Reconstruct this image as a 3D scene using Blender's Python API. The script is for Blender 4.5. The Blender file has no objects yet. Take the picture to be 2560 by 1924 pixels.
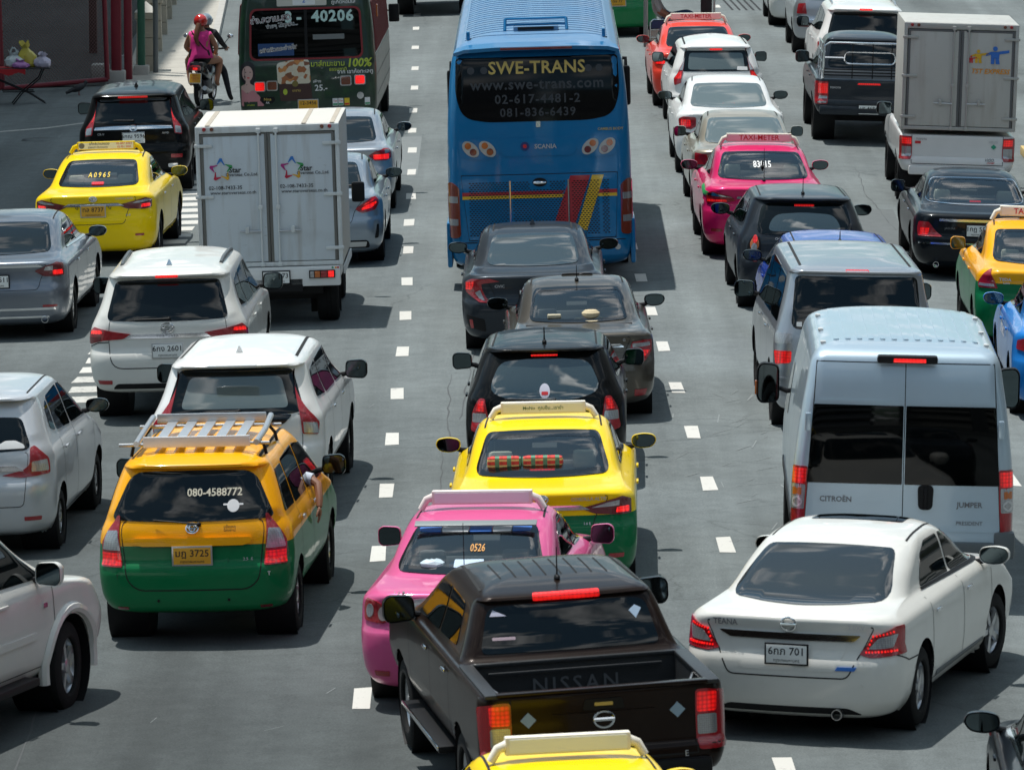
import bpy, bmesh, math, random
import numpy as np
from mathutils import Vector, Matrix
from mathutils.bvhtree import BVHTree
from mathutils.geometry import delaunay_2d_cdt
R = math.radians
random.seed(7)
SC = bpy.context.scene
COL = SC.collection

# ------------------------------------------------------------------ camera
cam = bpy.data.cameras.new('camera'); camo = bpy.data.objects.new('camera', cam); COL.objects.link(camo)
camo.location = (0, 0, 9.2); camo.rotation_euler = (R(90 - 7.659), 0, 0)
cam.sensor_width = 36; cam.lens = 203.5; cam.clip_start = 1; cam.clip_end = 3000
cam.dof.use_dof = True; cam.dof.focus_distance = 76; cam.dof.aperture_fstop = 10
SC.camera = camo

# ------------------------------------------------------------------ sky, sun
SUN = Vector((-.24, .17, 1)).normalized()
SUN_EL = math.asin(SUN.z); SUN_AZ = math.atan2(SUN.x, SUN.y)
W = bpy.data.worlds.new('World'); SC.world = W; W.use_nodes = True
nt = W.node_tree; nt.nodes.clear()
def wn(t): return nt.nodes.new(t)
wo = wn('ShaderNodeOutputWorld'); bg = wn('ShaderNodeBackground'); sky = wn('ShaderNodeTexSky')
sky.sky_type = 'NISHITA'; sky.sun_disc = False; sky.sun_elevation = SUN_EL; sky.sun_rotation = SUN_AZ
sky.air_density = 1.0; sky.dust_density = 1.6; sky.ozone_density = 1.5
tc = wn('ShaderNodeTexCoord'); sep = wn('ShaderNodeSeparateXYZ'); nt.links.new(tc.outputs['Generated'], sep.inputs[0])
zz = wn('ShaderNodeMath'); zz.operation = 'MAXIMUM'; zz.inputs[1].default_value = 0.0; nt.links.new(sep.outputs[2], zz.inputs[0])
za = wn('ShaderNodeMath'); za.operation = 'ADD'; za.inputs[1].default_value = .22; nt.links.new(zz.outputs[0], za.inputs[0])
cmb = wn('ShaderNodeCombineXYZ')
for i in (0, 1):
    dv = wn('ShaderNodeMath'); dv.operation = 'DIVIDE'
    nt.links.new(sep.outputs[i], dv.inputs[0]); nt.links.new(za.outputs[0], dv.inputs[1]); nt.links.new(dv.outputs[0], cmb.inputs[i])
nz = wn('ShaderNodeTexNoise'); nz.inputs['Scale'].default_value = 4.2; nz.inputs['Detail'].default_value = 7; nz.inputs['Roughness'].default_value = .55
nt.links.new(cmb.outputs[0], nz.inputs['Vector'])
cr = wn('ShaderNodeValToRGB'); cr.color_ramp.elements[0].position = .505; cr.color_ramp.elements[1].position = .565
nt.links.new(nz.outputs['Fac'], cr.inputs[0])
# cloud brightness varies inside the cloud (lit tops, grey bases)
nz2 = wn('ShaderNodeTexNoise'); nz2.inputs['Scale'].default_value = 9; nz2.inputs['Detail'].default_value = 3
nt.links.new(cmb.outputs[0], nz2.inputs['Vector'])
cc = wn('ShaderNodeMix'); cc.data_type = 'RGBA'; cc.inputs[6].default_value = (3.6, 4.3, 4.9, 1); cc.inputs[7].default_value = (15, 15.4, 15.6, 1)
cr2 = wn('ShaderNodeValToRGB'); cr2.color_ramp.elements[0].position = .38; cr2.color_ramp.elements[1].position = .66
nt.links.new(nz2.outputs['Fac'], cr2.inputs[0]); nt.links.new(cr2.outputs[0], cc.inputs[0])
mx = wn('ShaderNodeMix'); mx.data_type = 'RGBA'
nt.links.new(cr.outputs[0], mx.inputs[0]); tn = wn('ShaderNodeMix'); tn.data_type = 'RGBA'; tn.blend_type = 'MULTIPLY'; tn.inputs[0].default_value = 1; tn.inputs[7].default_value = (.84, 1.12, 1.04, 1); nt.links.new(sky.outputs[0], tn.inputs[6]); nt.links.new(tn.outputs[2], mx.inputs[6]); nt.links.new(cc.outputs[2], mx.inputs[7])
nt.links.new(mx.outputs[2], bg.inputs[0]); bg.inputs[1].default_value = .12
nt.links.new(bg.outputs[0], wo.inputs[0])
sl = bpy.data.lights.new('sun', 'SUN'); sl.energy = 5.0; sl.angle = R(.5); sl.color = (1, .975, .935)
so = bpy.data.objects.new('sun', sl); COL.objects.link(so); so.location = (0, 60, 60)
so.rotation_euler = (-SUN).to_track_quat('-Z', 'Y').to_euler()
SC.view_settings.view_transform = 'Standard'; SC.view_settings.look = 'None'
SC.view_settings.exposure = -0.18; SC.view_settings.gamma = 1.0
SC.cycles.max_bounces = 6; SC.cycles.diffuse_bounces = 2; SC.cycles.glossy_bounces = 3; SC.cycles.transparent_max_bounces = 12
SC.view_settings.use_curve_mapping = False

# ------------------------------------------------------------------ materials
MATS = {}
def newmat(name):
    m = bpy.data.materials.new(name); m.use_nodes = True
    n = m.node_tree.nodes; n.clear()
    o = n.new('ShaderNodeOutputMaterial'); b = n.new('ShaderNodeBsdfPrincipled')
    m.node_tree.links.new(b.outputs[0], o.inputs[0])
    return m, m.node_tree, b, o
def M(name, col=(.5, .5, .5), rough=.5, metal=0, coat=0, emis=0, ecol=None, ior=1.5, vary=0, bump=0, bscale=40, vscale=3):
    if name in MATS: return MATS[name]
    m, t, b, o = newmat(name)
    b.inputs['Base Color'].default_value = (*col, 1); b.inputs['Roughness'].default_value = rough
    b.inputs['Metallic'].default_value = metal; b.inputs['Coat Weight'].default_value = coat
    b.inputs['Coat Roughness'].default_value = .04; b.inputs['IOR'].default_value = ior
    if emis:
        b.inputs['Emission Color'].default_value = (*(ecol or col), 1); b.inputs['Emission Strength'].default_value = emis
    if vary or bump:
        tcn = t.nodes.new('ShaderNodeTexCoord')
        if vary:
            nz = t.nodes.new('ShaderNodeTexNoise'); nz.inputs['Scale'].default_value = vscale; nz.inputs['Detail'].default_value = 6; nz.inputs['Roughness'].default_value = .65
            t.links.new(tcn.outputs['Object'], nz.inputs['Vector'])
            mxr = t.nodes.new('ShaderNodeMix'); mxr.data_type = 'RGBA'
            mxr.inputs[6].default_value = (*[c * (1 - vary) for c in col], 1); mxr.inputs[7].default_value = (*[min(1, c * (1 + vary)) for c in col], 1)
            t.links.new(nz.outputs['Fac'], mxr.inputs[0]); t.links.new(mxr.outputs[2], b.inputs['Base Color'])
        if bump:
            nb = t.nodes.new('ShaderNodeTexNoise'); nb.inputs['Scale'].default_value = bscale; nb.inputs['Detail'].default_value = 4
            t.links.new(tcn.outputs['Object'], nb.inputs['Vector'])
            bp = t.nodes.new('ShaderNodeBump'); bp.inputs['Strength'].default_value = bump; bp.inputs['Distance'].default_value = .01
            t.links.new(nb.outputs['Fac'], bp.inputs['Height']); t.links.new(bp.outputs[0], b.inputs['Normal'])
    MATS[name] = m
    return m
def paint(name, col, metal=0., rough=.35, dust=.05, coat=1.0):
    """car paint: clear coat over base, with a little uneven road dust"""
    if name in MATS: return MATS[name]
    m, t, b, o = newmat(name)
    tcn = t.nodes.new('ShaderNodeTexCoord')
    nz = t.nodes.new('ShaderNodeTexNoise'); nz.inputs['Scale'].default_value = 2.2; nz.inputs['Detail'].default_value = 4; nz.inputs['Roughness'].default_value = .7
    t.links.new(tcn.outputs['Object'], nz.inputs['Vector'])
    rp = t.nodes.new('ShaderNodeValToRGB'); rp.color_ramp.elements[0].position = .4; rp.color_ramp.elements[1].position = .8
    dust *= .45; rp.color_ramp.elements[1].color = (dust * 4, dust * 4, dust * 4, 1); rp.color_ramp.elements[0].color = (dust * .3, dust * .3, dust * .3, 1)
    t.links.new(nz.outputs['Fac'], rp.inputs[0])
    mxr = t.nodes.new('ShaderNodeMix'); mxr.data_type = 'RGBA'
    mxr.inputs[6].default_value = (*col, 1); mxr.inputs[7].default_value = (.30, .27, .23, 1)
    t.links.new(rp.outputs[0], mxr.inputs[0]); t.links.new(mxr.outputs[2], b.inputs['Base Color'])
    b.inputs['Metallic'].default_value = metal; b.inputs['Roughness'].default_value = rough
    b.inputs['Coat Weight'].default_value = coat; b.inputs['Coat Roughness'].default_value = .05; b.inputs['Coat Tint'].default_value = (1, 1, 1, 1)
    b.inputs['Coat IOR'].default_value = 1.45; b.inputs['Specular IOR Level'].default_value = .08; b.inputs['Coat Weight'].default_value = coat * .65
    nb = t.nodes.new('ShaderNodeTexNoise'); nb.inputs['Scale'].default_value = 1.7; nb.inputs['Detail'].default_value = 1
    t.links.new(tcn.outputs['Object'], nb.inputs['Vector']); bp = t.nodes.new('ShaderNodeBump'); bp.inputs['Strength'].default_value = .12; bp.inputs['Distance'].default_value = .05
    t.links.new(nb.outputs['Fac'], bp.inputs['Height']); t.links.new(bp.outputs[0], b.inputs['Coat Normal'])
    MATS[name] = m
    return m
def glass_clear(name, tint, refl=1.0):
    if name in MATS: return MATS[name]
    m, t, b, o = newmat(name); t.nodes.remove(b)
    tr = t.nodes.new('ShaderNodeBsdfTransparent'); tr.inputs[0].default_value = (*tint, 1)
    gl = t.nodes.new('ShaderNodeBsdfGlossy'); gl.inputs['Roughness'].default_value = .015; gl.inputs[0].default_value = (refl, refl, refl, 1)
    fr = t.nodes.new('ShaderNodeFresnel'); fr.inputs[0].default_value = 1.95
    mixs = t.nodes.new('ShaderNodeMixShader')
    t.links.new(fr.outputs[0], mixs.inputs[0]); t.links.new(tr.outputs[0], mixs.inputs[1]); t.links.new(gl.outputs[0], mixs.inputs[2])
    t.links.new(mixs.outputs[0], o.inputs[0]); MATS[name] = m
    return m
def lens(name, col, emis=0, scale=90, rough=.12, metal=0.):
    """lamp lens with a fine prism pattern"""
    if name in MATS: return MATS[name]
    m, t, b, o = newmat(name)
    tcn = t.nodes.new('ShaderNodeTexCoord')
    vo = t.nodes.new('ShaderNodeTexVoronoi'); vo.inputs['Scale'].default_value = scale; vo.inputs['Randomness'].default_value = .15
    t.links.new(tcn.outputs['Object'], vo.inputs['Vector'])
    mxr = t.nodes.new('ShaderNodeMix'); mxr.data_type = 'RGBA'
    mxr.inputs[6].default_value = (*[min(1, c * 1.35) for c in col], 1); mxr.inputs[7].default_value = (*[c * .55 for c in col], 1)
    t.links.new(vo.outputs['Distance'], mxr.inputs[0]); t.links.new(mxr.outputs[2], b.inputs['Base Color'])
    bp = t.nodes.new('ShaderNodeBump'); bp.inputs['Strength'].default_value = .3; bp.inputs['Distance'].default_value = .004
    t.links.new(vo.outputs['Distance'], bp.inputs['Height']); t.links.new(bp.outputs[0], b.inputs['Normal'])
    b.inputs['Roughness'].default_value = rough + .15; b.inputs['Metallic'].default_value = metal
    b.inputs['Coat Weight'].default_value = 1; b.inputs['Coat Roughness'].default_value = .03
    if emis:
        mm = t.nodes.new('ShaderNodeMath'); mm.operation = 'MULTIPLY_ADD'; mm.inputs[1].default_value = -emis * 1.5; mm.inputs[2].default_value = emis * 1.4
        t.links.new(vo.outputs['Distance'], mm.inputs[0])
        b.inputs['Emission Color'].default_value = (1, .012, .01, 1)
        t.links.new(mm.outputs[0], b.inputs['Emission Strength'])
    MATS[name] = m
    return m
BLK = M('black_plastic', (.010, .010, .011), .5, ior=1.3)
RUB = M('tyre_rubber', (.013, .013, .013), .85, ior=1.3, vary=.3, bump=.3)
GAP = M('seam_black', (.006, .006, .006), .8)
BDG = M('badge_silver', (.55, .56, .58), .3, .6)
CHR = M('chrome', (.75, .76, .78), .12, 1)
STEEL = M('brushed_steel', (.5, .5, .5), .35, 1, vary=.1)
ALU = M('alloy_silver', (.52, .53, .54), .3, .85)
TINT = M('dark_tinted_glass', (.003, .0045, .005), .02, 0, 0, ior=1.48)
TINTB = M('black_tinted_glass', (.0015, .002, .002), .03, 0, 0, ior=1.33)
FRIT = M('glass_edge_black', (.004, .004, .005), .04, 0, 0, ior=1.6)
CLR = glass_clear('clear_window_glass', (.80, .86, .84), 1.0)
CLRD = glass_clear('smoked_window_glass', (.50, .56, .55))
MIRG = M('mirror_glass', (.10, .13, .14), .02, 1)
RED = lens('red_lens', (.34, .006, .012)); REDD = lens('dark_red_lens', (.13, .004, .007))
LIT = lens('lit_brake_lens', (.42, .004, .006), .6, 30); LITH = lens('bright_brake_lens', (.6, .006, .006), 1.3, 30)
CLE = lens('clear_lens', (.42, .42, .43), 0, 60, .1, .5); AMB = lens('amber_lens', (.55, .13, .01)); AMBD = lens('dull_amber_lens', (.16, .035, .01))
WHT = M('white_print', (.75, .75, .74), .5); YEL = M('yellow_print', (.8, .55, .03), .5)
INK = M('black_ink', (.012, .012, .014), .5); REDP = M('red_print', (.6, .02, .03), .5); BLUP = M('blue_print', (.03, .16, .55), .5)
GRNP = M('green_print', (.02, .30, .12), .5); GRYP = M('grey_print', (.16, .16, .17), .5); GOLDP = M('gold_print', (.60, .42, .10), .4)
PLW = M('plate_white', (.80, .81, .78), .45, vary=.06); PLY = M('plate_amber', (.72, .36, .02), .45, vary=.08)
LINING = M('cabin_lining', (.035, .035, .037), .9); SEATG = M('grey_seat_cloth', (.14, .14, .15), .9, vary=.2)
CREAM = M('cream_seat_cover', (.74, .70, .60), .85, vary=.08)

# ------------------------------------------------------------------ object helpers
def link(o, parent=None):
    COL.objects.link(o)
    if parent: o.parent = parent
    return o
def tag(o, label=None, cat=None, group=None, kind=None):
    if label: o['label'] = label
    if cat: o['category'] = cat
    if group: o['group'] = group
    if kind: o['kind'] = kind
    return o
def thing(name, label, cat, loc=(0, 0, 0), rot=(0, 0, 0), group=None):
    o = bpy.data.objects.new(name, None); o.empty_display_size = .3
    o.location = loc; o.rotation_euler = rot
    return tag(link(o), label, cat, group)
def meshob(name, verts, faces, mat, parent=None, smooth=True, angle=35, normals=None):
    me = bpy.data.meshes.new(name); me.from_pydata([tuple(v) for v in verts], [], [tuple(int(i) for i in f) for f in faces])
    if isinstance(mat, (list, tuple)):
        for q in mat: me.materials.append(q)
    elif mat: me.materials.append(mat)
    if smooth:
        me.polygons.foreach_set('use_smooth', [True] * len(me.polygons))
        if normals is None and angle: me.set_sharp_from_angle(angle=R(angle))
    if normals is not None: me.normals_split_custom_set_from_vertices(normals)
    me.update()
    o = bpy.data.objects.new(name, me)
    return link(o, parent)
class MB:
    """collects pieces of one part"""
    def __init__(s): s.v = []; s.f = []
    def add(s, vs, fs):
        n = len(s.v); s.v += [tuple(v) for v in vs]; s.f += [tuple(i + n for i in f) for f in fs]; return s
    def box(s, c, d, rot=None, bev=0):
        x, y, z = d[0] / 2, d[1] / 2, d[2] / 2
        if bev <= 0:
            vs = [Vector((a * x, b * y, e * z)) for a in (-1, 1) for b in (-1, 1) for e in (-1, 1)]
            fs = [(0, 1, 3, 2), (4, 6, 7, 5), (0, 4, 5, 1), (2, 3, 7, 6), (0, 2, 6, 4), (1, 5, 7, 3)]
        else:
            bm = bmesh.new(); bmesh.ops.create_cube(bm, size=1)
            for v in bm.verts: v.co = Vector((v.co.x * d[0], v.co.y * d[1], v.co.z * d[2]))
            bmesh.ops.bevel(bm, geom=bm.edges[:], offset=bev, segments=2, affect='EDGES', profile=.6)
            bm.verts.index_update(); vs = [v.co.copy() for v in bm.verts]; fs = [[v.index for v in f.verts] for f in bm.faces]; bm.free()
        m = rot if rot is not None else Matrix.Identity(3)
        return s.add([m @ v + Vector(c) for v in vs], fs)
    def tube(s, pts, r, n=8, cap=True):
        pts = [Vector(p) for p in pts]; rr = r if isinstance(r, (list, tuple)) else [r] * len(pts)
        vs, fs = [], []; up = None
        for i, p in enumerate(pts):
            d = (pts[min(i + 1, len(pts) - 1)] - pts[max(i - 1, 0)]).normalized()
            if up is None: up = d.orthogonal().normalized()
            a = (up - d * up.dot(d)); a = a.normalized() if a.length > 1e-6 else d.orthogonal().normalized(); up = a; b = d.cross(a)
            for k in range(n):
                t = 2 * math.pi * k / n; vs.append(p + (a * math.cos(t) + b * math.sin(t)) * rr[i])
        for i in range(len(pts) - 1):
            for k in range(n): fs.append((i * n + k, i * n + (k + 1) % n, (i + 1) * n + (k + 1) % n, (i + 1) * n + k))
        if cap: fs += [tuple(range(n))[::-1], tuple((len(pts) - 1) * n + k for k in range(n))]
        return s.add(vs, fs)
    def lathe(s, prof, n=24, mat=None):
        """profile (r, h) turned round local z"""
        vs, fs = [], []
        for r_, h in prof:
            for k in range(n):
                t = 2 * math.pi * k / n; vs.append(Vector((r_ * math.cos(t), r_ * math.sin(t), h)))
        for i in range(len(prof) - 1):
            for k in range(n): fs.append((i * n + k, i * n + (k + 1) % n, (i + 1) * n + (k + 1) % n, (i + 1) * n + k))
        if mat is not None: vs = [mat @ v for v in vs]
        return s.add(vs, fs)
    def prism(s, poly, y0, y1):
        """polygon in x,z pushed along y"""
        n = len(poly)
        return s.add([(p[0], y0, p[1]) for p in poly] + [(p[0], y1, p[1]) for p in poly],
                     [tuple(range(n))[::-1], tuple(range(n, 2 * n))] + [(i, (i + 1) % n, n + (i + 1) % n, n + i) for i in range(n)])
    def build(s, name, mat, parent=None, smooth=True, angle=35): return meshob(name, s.v, s.f, mat, parent, smooth, angle)
def ellipsoid(c, r, n=12, m=8, pw=1.0):
    vs, fs = [], []
    def sg(v): return math.copysign(abs(v) ** pw, v)
    for i in range(m + 1):
        a = -math.pi / 2 + math.pi * i / m
        for k in range(n):
            t = 2 * math.pi * k / n
            vs.append((c[0] + r[0] * sg(math.cos(a)) * sg(math.cos(t)), c[1] + r[1] * sg(math.cos(a)) * sg(math.sin(t)), c[2] + r[2] * sg(math.sin(a))))
    for i in range(m):
        for k in range(n): fs.append((i * n + k, i * n + (k + 1) % n, (i + 1) * n + (k + 1) % n, (i + 1) * n + k))
    return vs, fs
def rp(pts, r=.03, seg=4):
    """round the corners of a polygon"""
    out = []; n = len(pts)
    for i in range(n):
        p = Vector(pts[i][:2]); a = Vector(pts[i - 1][:2]) - p; b = Vector(pts[(i + 1) % n][:2]) - p
        rr = pts[i][2] if len(pts[i]) > 2 else r
        la, lb = a.length, b.length
        d = min(rr, la * .48, lb * .48)
        if d < 1e-4: out.append((p.x, p.y)); continue
        p0 = p + a / la * d; p1 = p + b / lb * d
        for k in range(seg + 1):
            t = k / seg; q = p0 * (1 - t) ** 2 + p * 2 * t * (1 - t) + p1 * t ** 2
            out.append((q.x, q.y))
    return out
def inset(poly, d):
    n = len(poly); out = []
    ar = sum(poly[i][0] * poly[(i + 1) % n][1] - poly[(i + 1) % n][0] * poly[i][1] for i in range(n))
    sg = 1 if ar > 0 else -1
    for i in range(n):
        p = Vector(poly[i]); a = Vector(poly[i - 1]); b = Vector(poly[(i + 1) % n])
        e1 = (p - a); e2 = (b - p)
        if e1.length < 1e-6: e1 = e2
        if e2.length < 1e-6: e2 = e1
        n1 = Vector((-e1.y, e1.x)).normalized() * sg; n2 = Vector((-e2.y, e2.x)).normalized() * sg
        m = n1 + n2; m = m.normalized() if m.length > 1e-6 else n1
        out.append(tuple(p + m * d / max(.5, m.dot(n1))))
    return out
def pin(p, poly):
    x, y = p; c = False; n = len(poly)
    for i in range(n):
        x1, y1 = poly[i]; x2, y2 = poly[i - 1]
        if (y1 > y) != (y2 > y) and x < (x2 - x1) * (y - y1) / (y2 - y1) + x1: c = not c
    return c
def circ(cx, cz, r, n=16, rz=None):
    return [(cx + r * math.cos(2 * math.pi * k / n), cz + (rz or r) * math.sin(2 * math.pi * k / n)) for k in range(n)]
TXC = {}
def text_geo(s, size, bold=0, shear=0, align='CENTER', space=1.0):
    key = (s, bold, shear, align, space)
    if key not in TXC:
        c = bpy.data.curves.new('txt', 'FONT'); c.body = s; c.size = 1; c.align_x = align; c.align_y = 'CENTER'; c.offset = bold; c.shear = shear
        c.resolution_u = 2; c.space_character = space
        o = bpy.data.objects.new('txt', c); COL.objects.link(o)
        me = bpy.data.meshes.new_from_object(o)
        TXC[key] = ([v.co.copy() for v in me.vertices], [tuple(p.vertices) for p in me.polygons])
        bpy.data.objects.remove(o); bpy.data.meshes.remove(me); bpy.data.curves.remove(c)
    vs, fs = TXC[key]
    return [(v.x * size, v.y * size) for v in vs], fs
def flat_text(name, s, size, loc, mat, parent, rot=(R(90), 0, 0), **k):
    p, f = text_geo(s, size, **k)
    o = meshob(name, [(a, b, 0) for a, b in p], f, mat, parent, smooth=False); o.location = loc; o.rotation_euler = rot
    return o

# ------------------------------------------------------------------ lofted bodies
def pchip(x, y, q):
    x = np.asarray(x, float); y = np.asarray(y, float); h = np.diff(x); d = np.diff(y) / h; n = len(x); m = np.zeros(n)
    for i in range(1, n - 1):
        if d[i - 1] * d[i] > 0:
            w1 = 2 * h[i] + h[i - 1]; w2 = h[i] + 2 * h[i - 1]; m[i] = (w1 + w2) / (w1 / d[i - 1] + w2 / d[i])
    m[0], m[-1] = d[0], d[-1]
    k = np.clip(np.searchsorted(x, q, 'right') - 1, 0, n - 2); t = (q - x[k]) / h[k]
    return ((1 + 2 * t) * (1 - t) ** 2) * y[k] + t * (1 - t) ** 2 * h[k] * m[k] + t * t * (3 - 2 * t) * y[k + 1] + t * t * (t - 1) * h[k] * m[k + 1]
class Surf:
    """smooth shell that parts can be laid on"""
    def __init__(s, V, F, L, Wd):
        s.V = V; s.F = F; s.L = L; s.W = Wd
        tris = []; 
        for f in F:
            for k in range(1, len(f) - 1): tris.append((f[0], f[k], f[k + 1]))
        s.T = tris
        A = np.array(V); T = np.array(tris); fn = np.cross(A[T[:, 1]] - A[T[:, 0]], A[T[:, 2]] - A[T[:, 0]])
        N = np.zeros_like(A)
        for k in range(3): np.add.at(N, T[:, k], fn)
        N /= np.maximum(np.linalg.norm(N, axis=1), 1e-12)[:, None]; s.N = N; s.A = A
        s.bvh = BVHTree.FromPolygons([tuple(v) for v in V], tris)
    def interp(s, P, i):
        a, b, c = (Vector(s.A[j]) for j in s.T[i]); v0, v1, v2 = b - a, c - a, P - a
        d00, d01, d11, d20, d21 = v0.dot(v0), v0.dot(v1), v1.dot(v1), v2.dot(v0), v2.dot(v1); den = d00 * d11 - d01 * d01
        if abs(den) < 1e-14: return Vector(s.N[s.T[i][0]])
        v = (d11 * d20 - d01 * d21) / den; w = (d00 * d21 - d01 * d20) / den
        n = s.N[s.T[i][0]] * (1 - v - w) + s.N[s.T[i][1]] * v + s.N[s.T[i][2]] * w
        return Vector(n).normalized()
    def ray(s, pr, a, b):
        if pr == 'R':
            w = s.W / 2; q = .3; sg = 1 if a >= 0 else -1; t = abs(a)
            if t <= w - q: return Vector((a, -2, b)), Vector((0, 1, 0))
            th = (t - (w - q)) / q
            if th < math.pi / 2:
                d = Vector((sg * math.sin(th), -math.cos(th), 0)); return Vector((sg * (w - q), q, b)) + d * 3, -d
            return Vector((sg * 4, q + (th - math.pi / 2) * q, b)), Vector((-sg, 0, 0))
        if pr == 'B': return Vector((a, -2, b)), Vector((0, 1, 0))
        if pr == 'S': return Vector((4, a, b)), Vector((-1, 0, 0))
        if pr == 'T': return Vector((a, b, 6)), Vector((0, 0, -1))
        if pr == 'F': return Vector((a, s.L + 2, b)), Vector((0, -1, 0))
    def hit(s, pr, a, b):
        o, d = s.ray(pr, a, b)
        P, n, i, _ = s.bvh.ray_cast(o, d)
        if P is None:
            # aim at the nearest place on the shell along the ray
            P, n, i, _ = s.bvh.find_nearest(o + d * (abs(o.dot(d)) if pr != 'R' else 2.8))
        return P, s.interp(P, i)
    def shell_geo(s, poly, pr='R', off=.004, step=.05, inner=None, sink=.006):
        pts = []
        def loop(pl):
            st = len(pts); n = len(pl)
            for i in range(n):
                a, b = Vector(pl[i]), Vector(pl[(i + 1) % n]); k = max(1, int((b - a).length / step))
                for j in range(k): pts.append(a.lerp(b, j / k))
            return [(i, i + 1 if i + 1 < len(pts) else st) for i in range(st, len(pts))]
        ed = loop(poly); n_out = len(pts); hole = None
        if inner: ed += loop(inner); hole = inner
        nb = len(pts)
        xs = [p.x for p in pts]; ys = [p.y for p in pts]; ins = inset(poly, step * .35)
        x = min(xs) + step * .5
        while x < max(xs):
            y = min(ys) + step * .5
            while y < max(ys):
                if pin((x, y), ins) and not (hole and pin((x, y), hole)): pts.append(Vector((x, y)))
                y += step
            x += step
        rv, re, rf, ov, oe, of = delaunay_2d_cdt(pts, ed, [], 1 if not hole else 1, 1e-6)
        tris = []
        for f in rf:
            c = sum((rv[i] for i in f), Vector((0, 0))) / len(f)
            if hole and pin(c, hole): continue
            tris.append(tuple(f))
        vs, ns = [], []
        for p in rv:
            P, N = s.hit(pr, p.x, p.y); vs.append(P + N * off); ns.append(N)
        # orient
        if tris:
            acc = 0
            for f in tris[:60]:
                a, b, c = (vs[i] for i in f[:3]); acc += 1 if (b - a).cross(c - a).dot(ns[f[0]]) > 0 else -1
            if acc < 0: tris = [f[::-1] for f in tris]
        # rim walls
        cnt = {}
        for f in tris:
            for i in range(len(f)): cnt[(f[i], f[(i + 1) % len(f)])] = 1
        n0 = len(vs); mp = {}; walls = []
        for (a, b) in list(cnt):
            if (b, a) in cnt: continue
            for q in (a, b):
                if q not in mp:
                    mp[q] = (n0 + 2 * len(mp)); 
            walls.append((a, b))
        ext = [None] * (2 * len(mp)); extn = [None] * (2 * len(mp))
        for q, k in mp.items():
            ext[k - n0] = vs[q]; ext[k - n0 + 1] = vs[q] - ns[q] * (off + sink)
        wn_ = {}
        for a, b in walls:
            e = (vs[b] - vs[a]); nn = e.cross(ns[a]); 
            for q in (a, b): wn_[q] = wn_.get(q, Vector((0, 0, 0))) + (nn.normalized() if nn.length > 1e-9 else Vector((0, 0, 0)))
        for q, k in mp.items():
            w = wn_[q]; w = w.normalized() if w.length > 1e-6 else ns[q]
            extn[k - n0] = w; extn[k - n0 + 1] = w
        V = vs + ext; N = ns + extn
        Fc = tris + [(mp[a], mp[a] + 1, mp[b] + 1, mp[b]) for a, b in walls]
        return V, Fc, N
    def shell(s, name, poly, mat, parent, pr='R', off=.004, step=.05, mirror=False, inner=None, sink=.006, label=None):
        V, Fc, N = s.shell_geo(poly, pr, off, step, inner, sink)
        if mirror:
            V = [(-v[0], v[1], v[2]) for v in V]; N = [(-n[0], n[1], n[2]) for n in N]; Fc = [tuple(f)[::-1] for f in Fc]
        o = meshob(name, V, Fc, mat, parent, normals=N)
        if label: o['label'] = label
        return o
    def pair(s, *a, **k):
        return s.shell(*a, **k), s.shell(*a, mirror=True, **k)
    def ribbon(s, mb, pts, w=.011, pr='R', off=.003, step=.05, close=False, mir=True):
        """thin strip along a polyline, laid on the shell; gathered into mb"""
        P = [Vector(p) for p in pts]
        if close: P.append(P[0])
        d = []
        for i in range(len(P) - 1):
            k = max(1, int((P[i + 1] - P[i]).length / step))
            for j in range(k): d.append(P[i].lerp(P[i + 1], j / k))
        d.append(P[-1]); vs = []
        for i, p in enumerate(d):
            t = (d[min(i + 1, len(d) - 1)] - d[max(i - 1, 0)]); t = t.normalized() if t.length > 1e-9 else Vector((1, 0)); n = Vector((-t.y, t.x)) * w / 2
            for sg in (-1, 1):
                q = p + n * sg; H_, N_ = s.hit(pr, q.x, q.y); vs.append(H_ + N_ * off)
        fs = [(2 * i, 2 * i + 1, 2 * i + 3, 2 * i + 2) for i in range(len(d) - 1)]
        mb.add(vs, fs)
        if mir: mb.add([(-v[0], v[1], v[2]) for v in vs], [f[::-1] for f in fs])
    def text(s, name, st, a, b, size, mat, parent, pr='R', off=.011, bold=.01, rot=0, **k):
        p, f = text_geo(st, size, bold=bold, **k); c_, s_ = math.cos(rot), math.sin(rot); vs = []
        for x, y in p:
            H_, N_ = s.hit(pr, a + x * c_ - y * s_, b + x * s_ + y * c_); vs.append(H_ + N_ * off)
        return meshob(name, vs, f, mat, parent, smooth=False)
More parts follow.
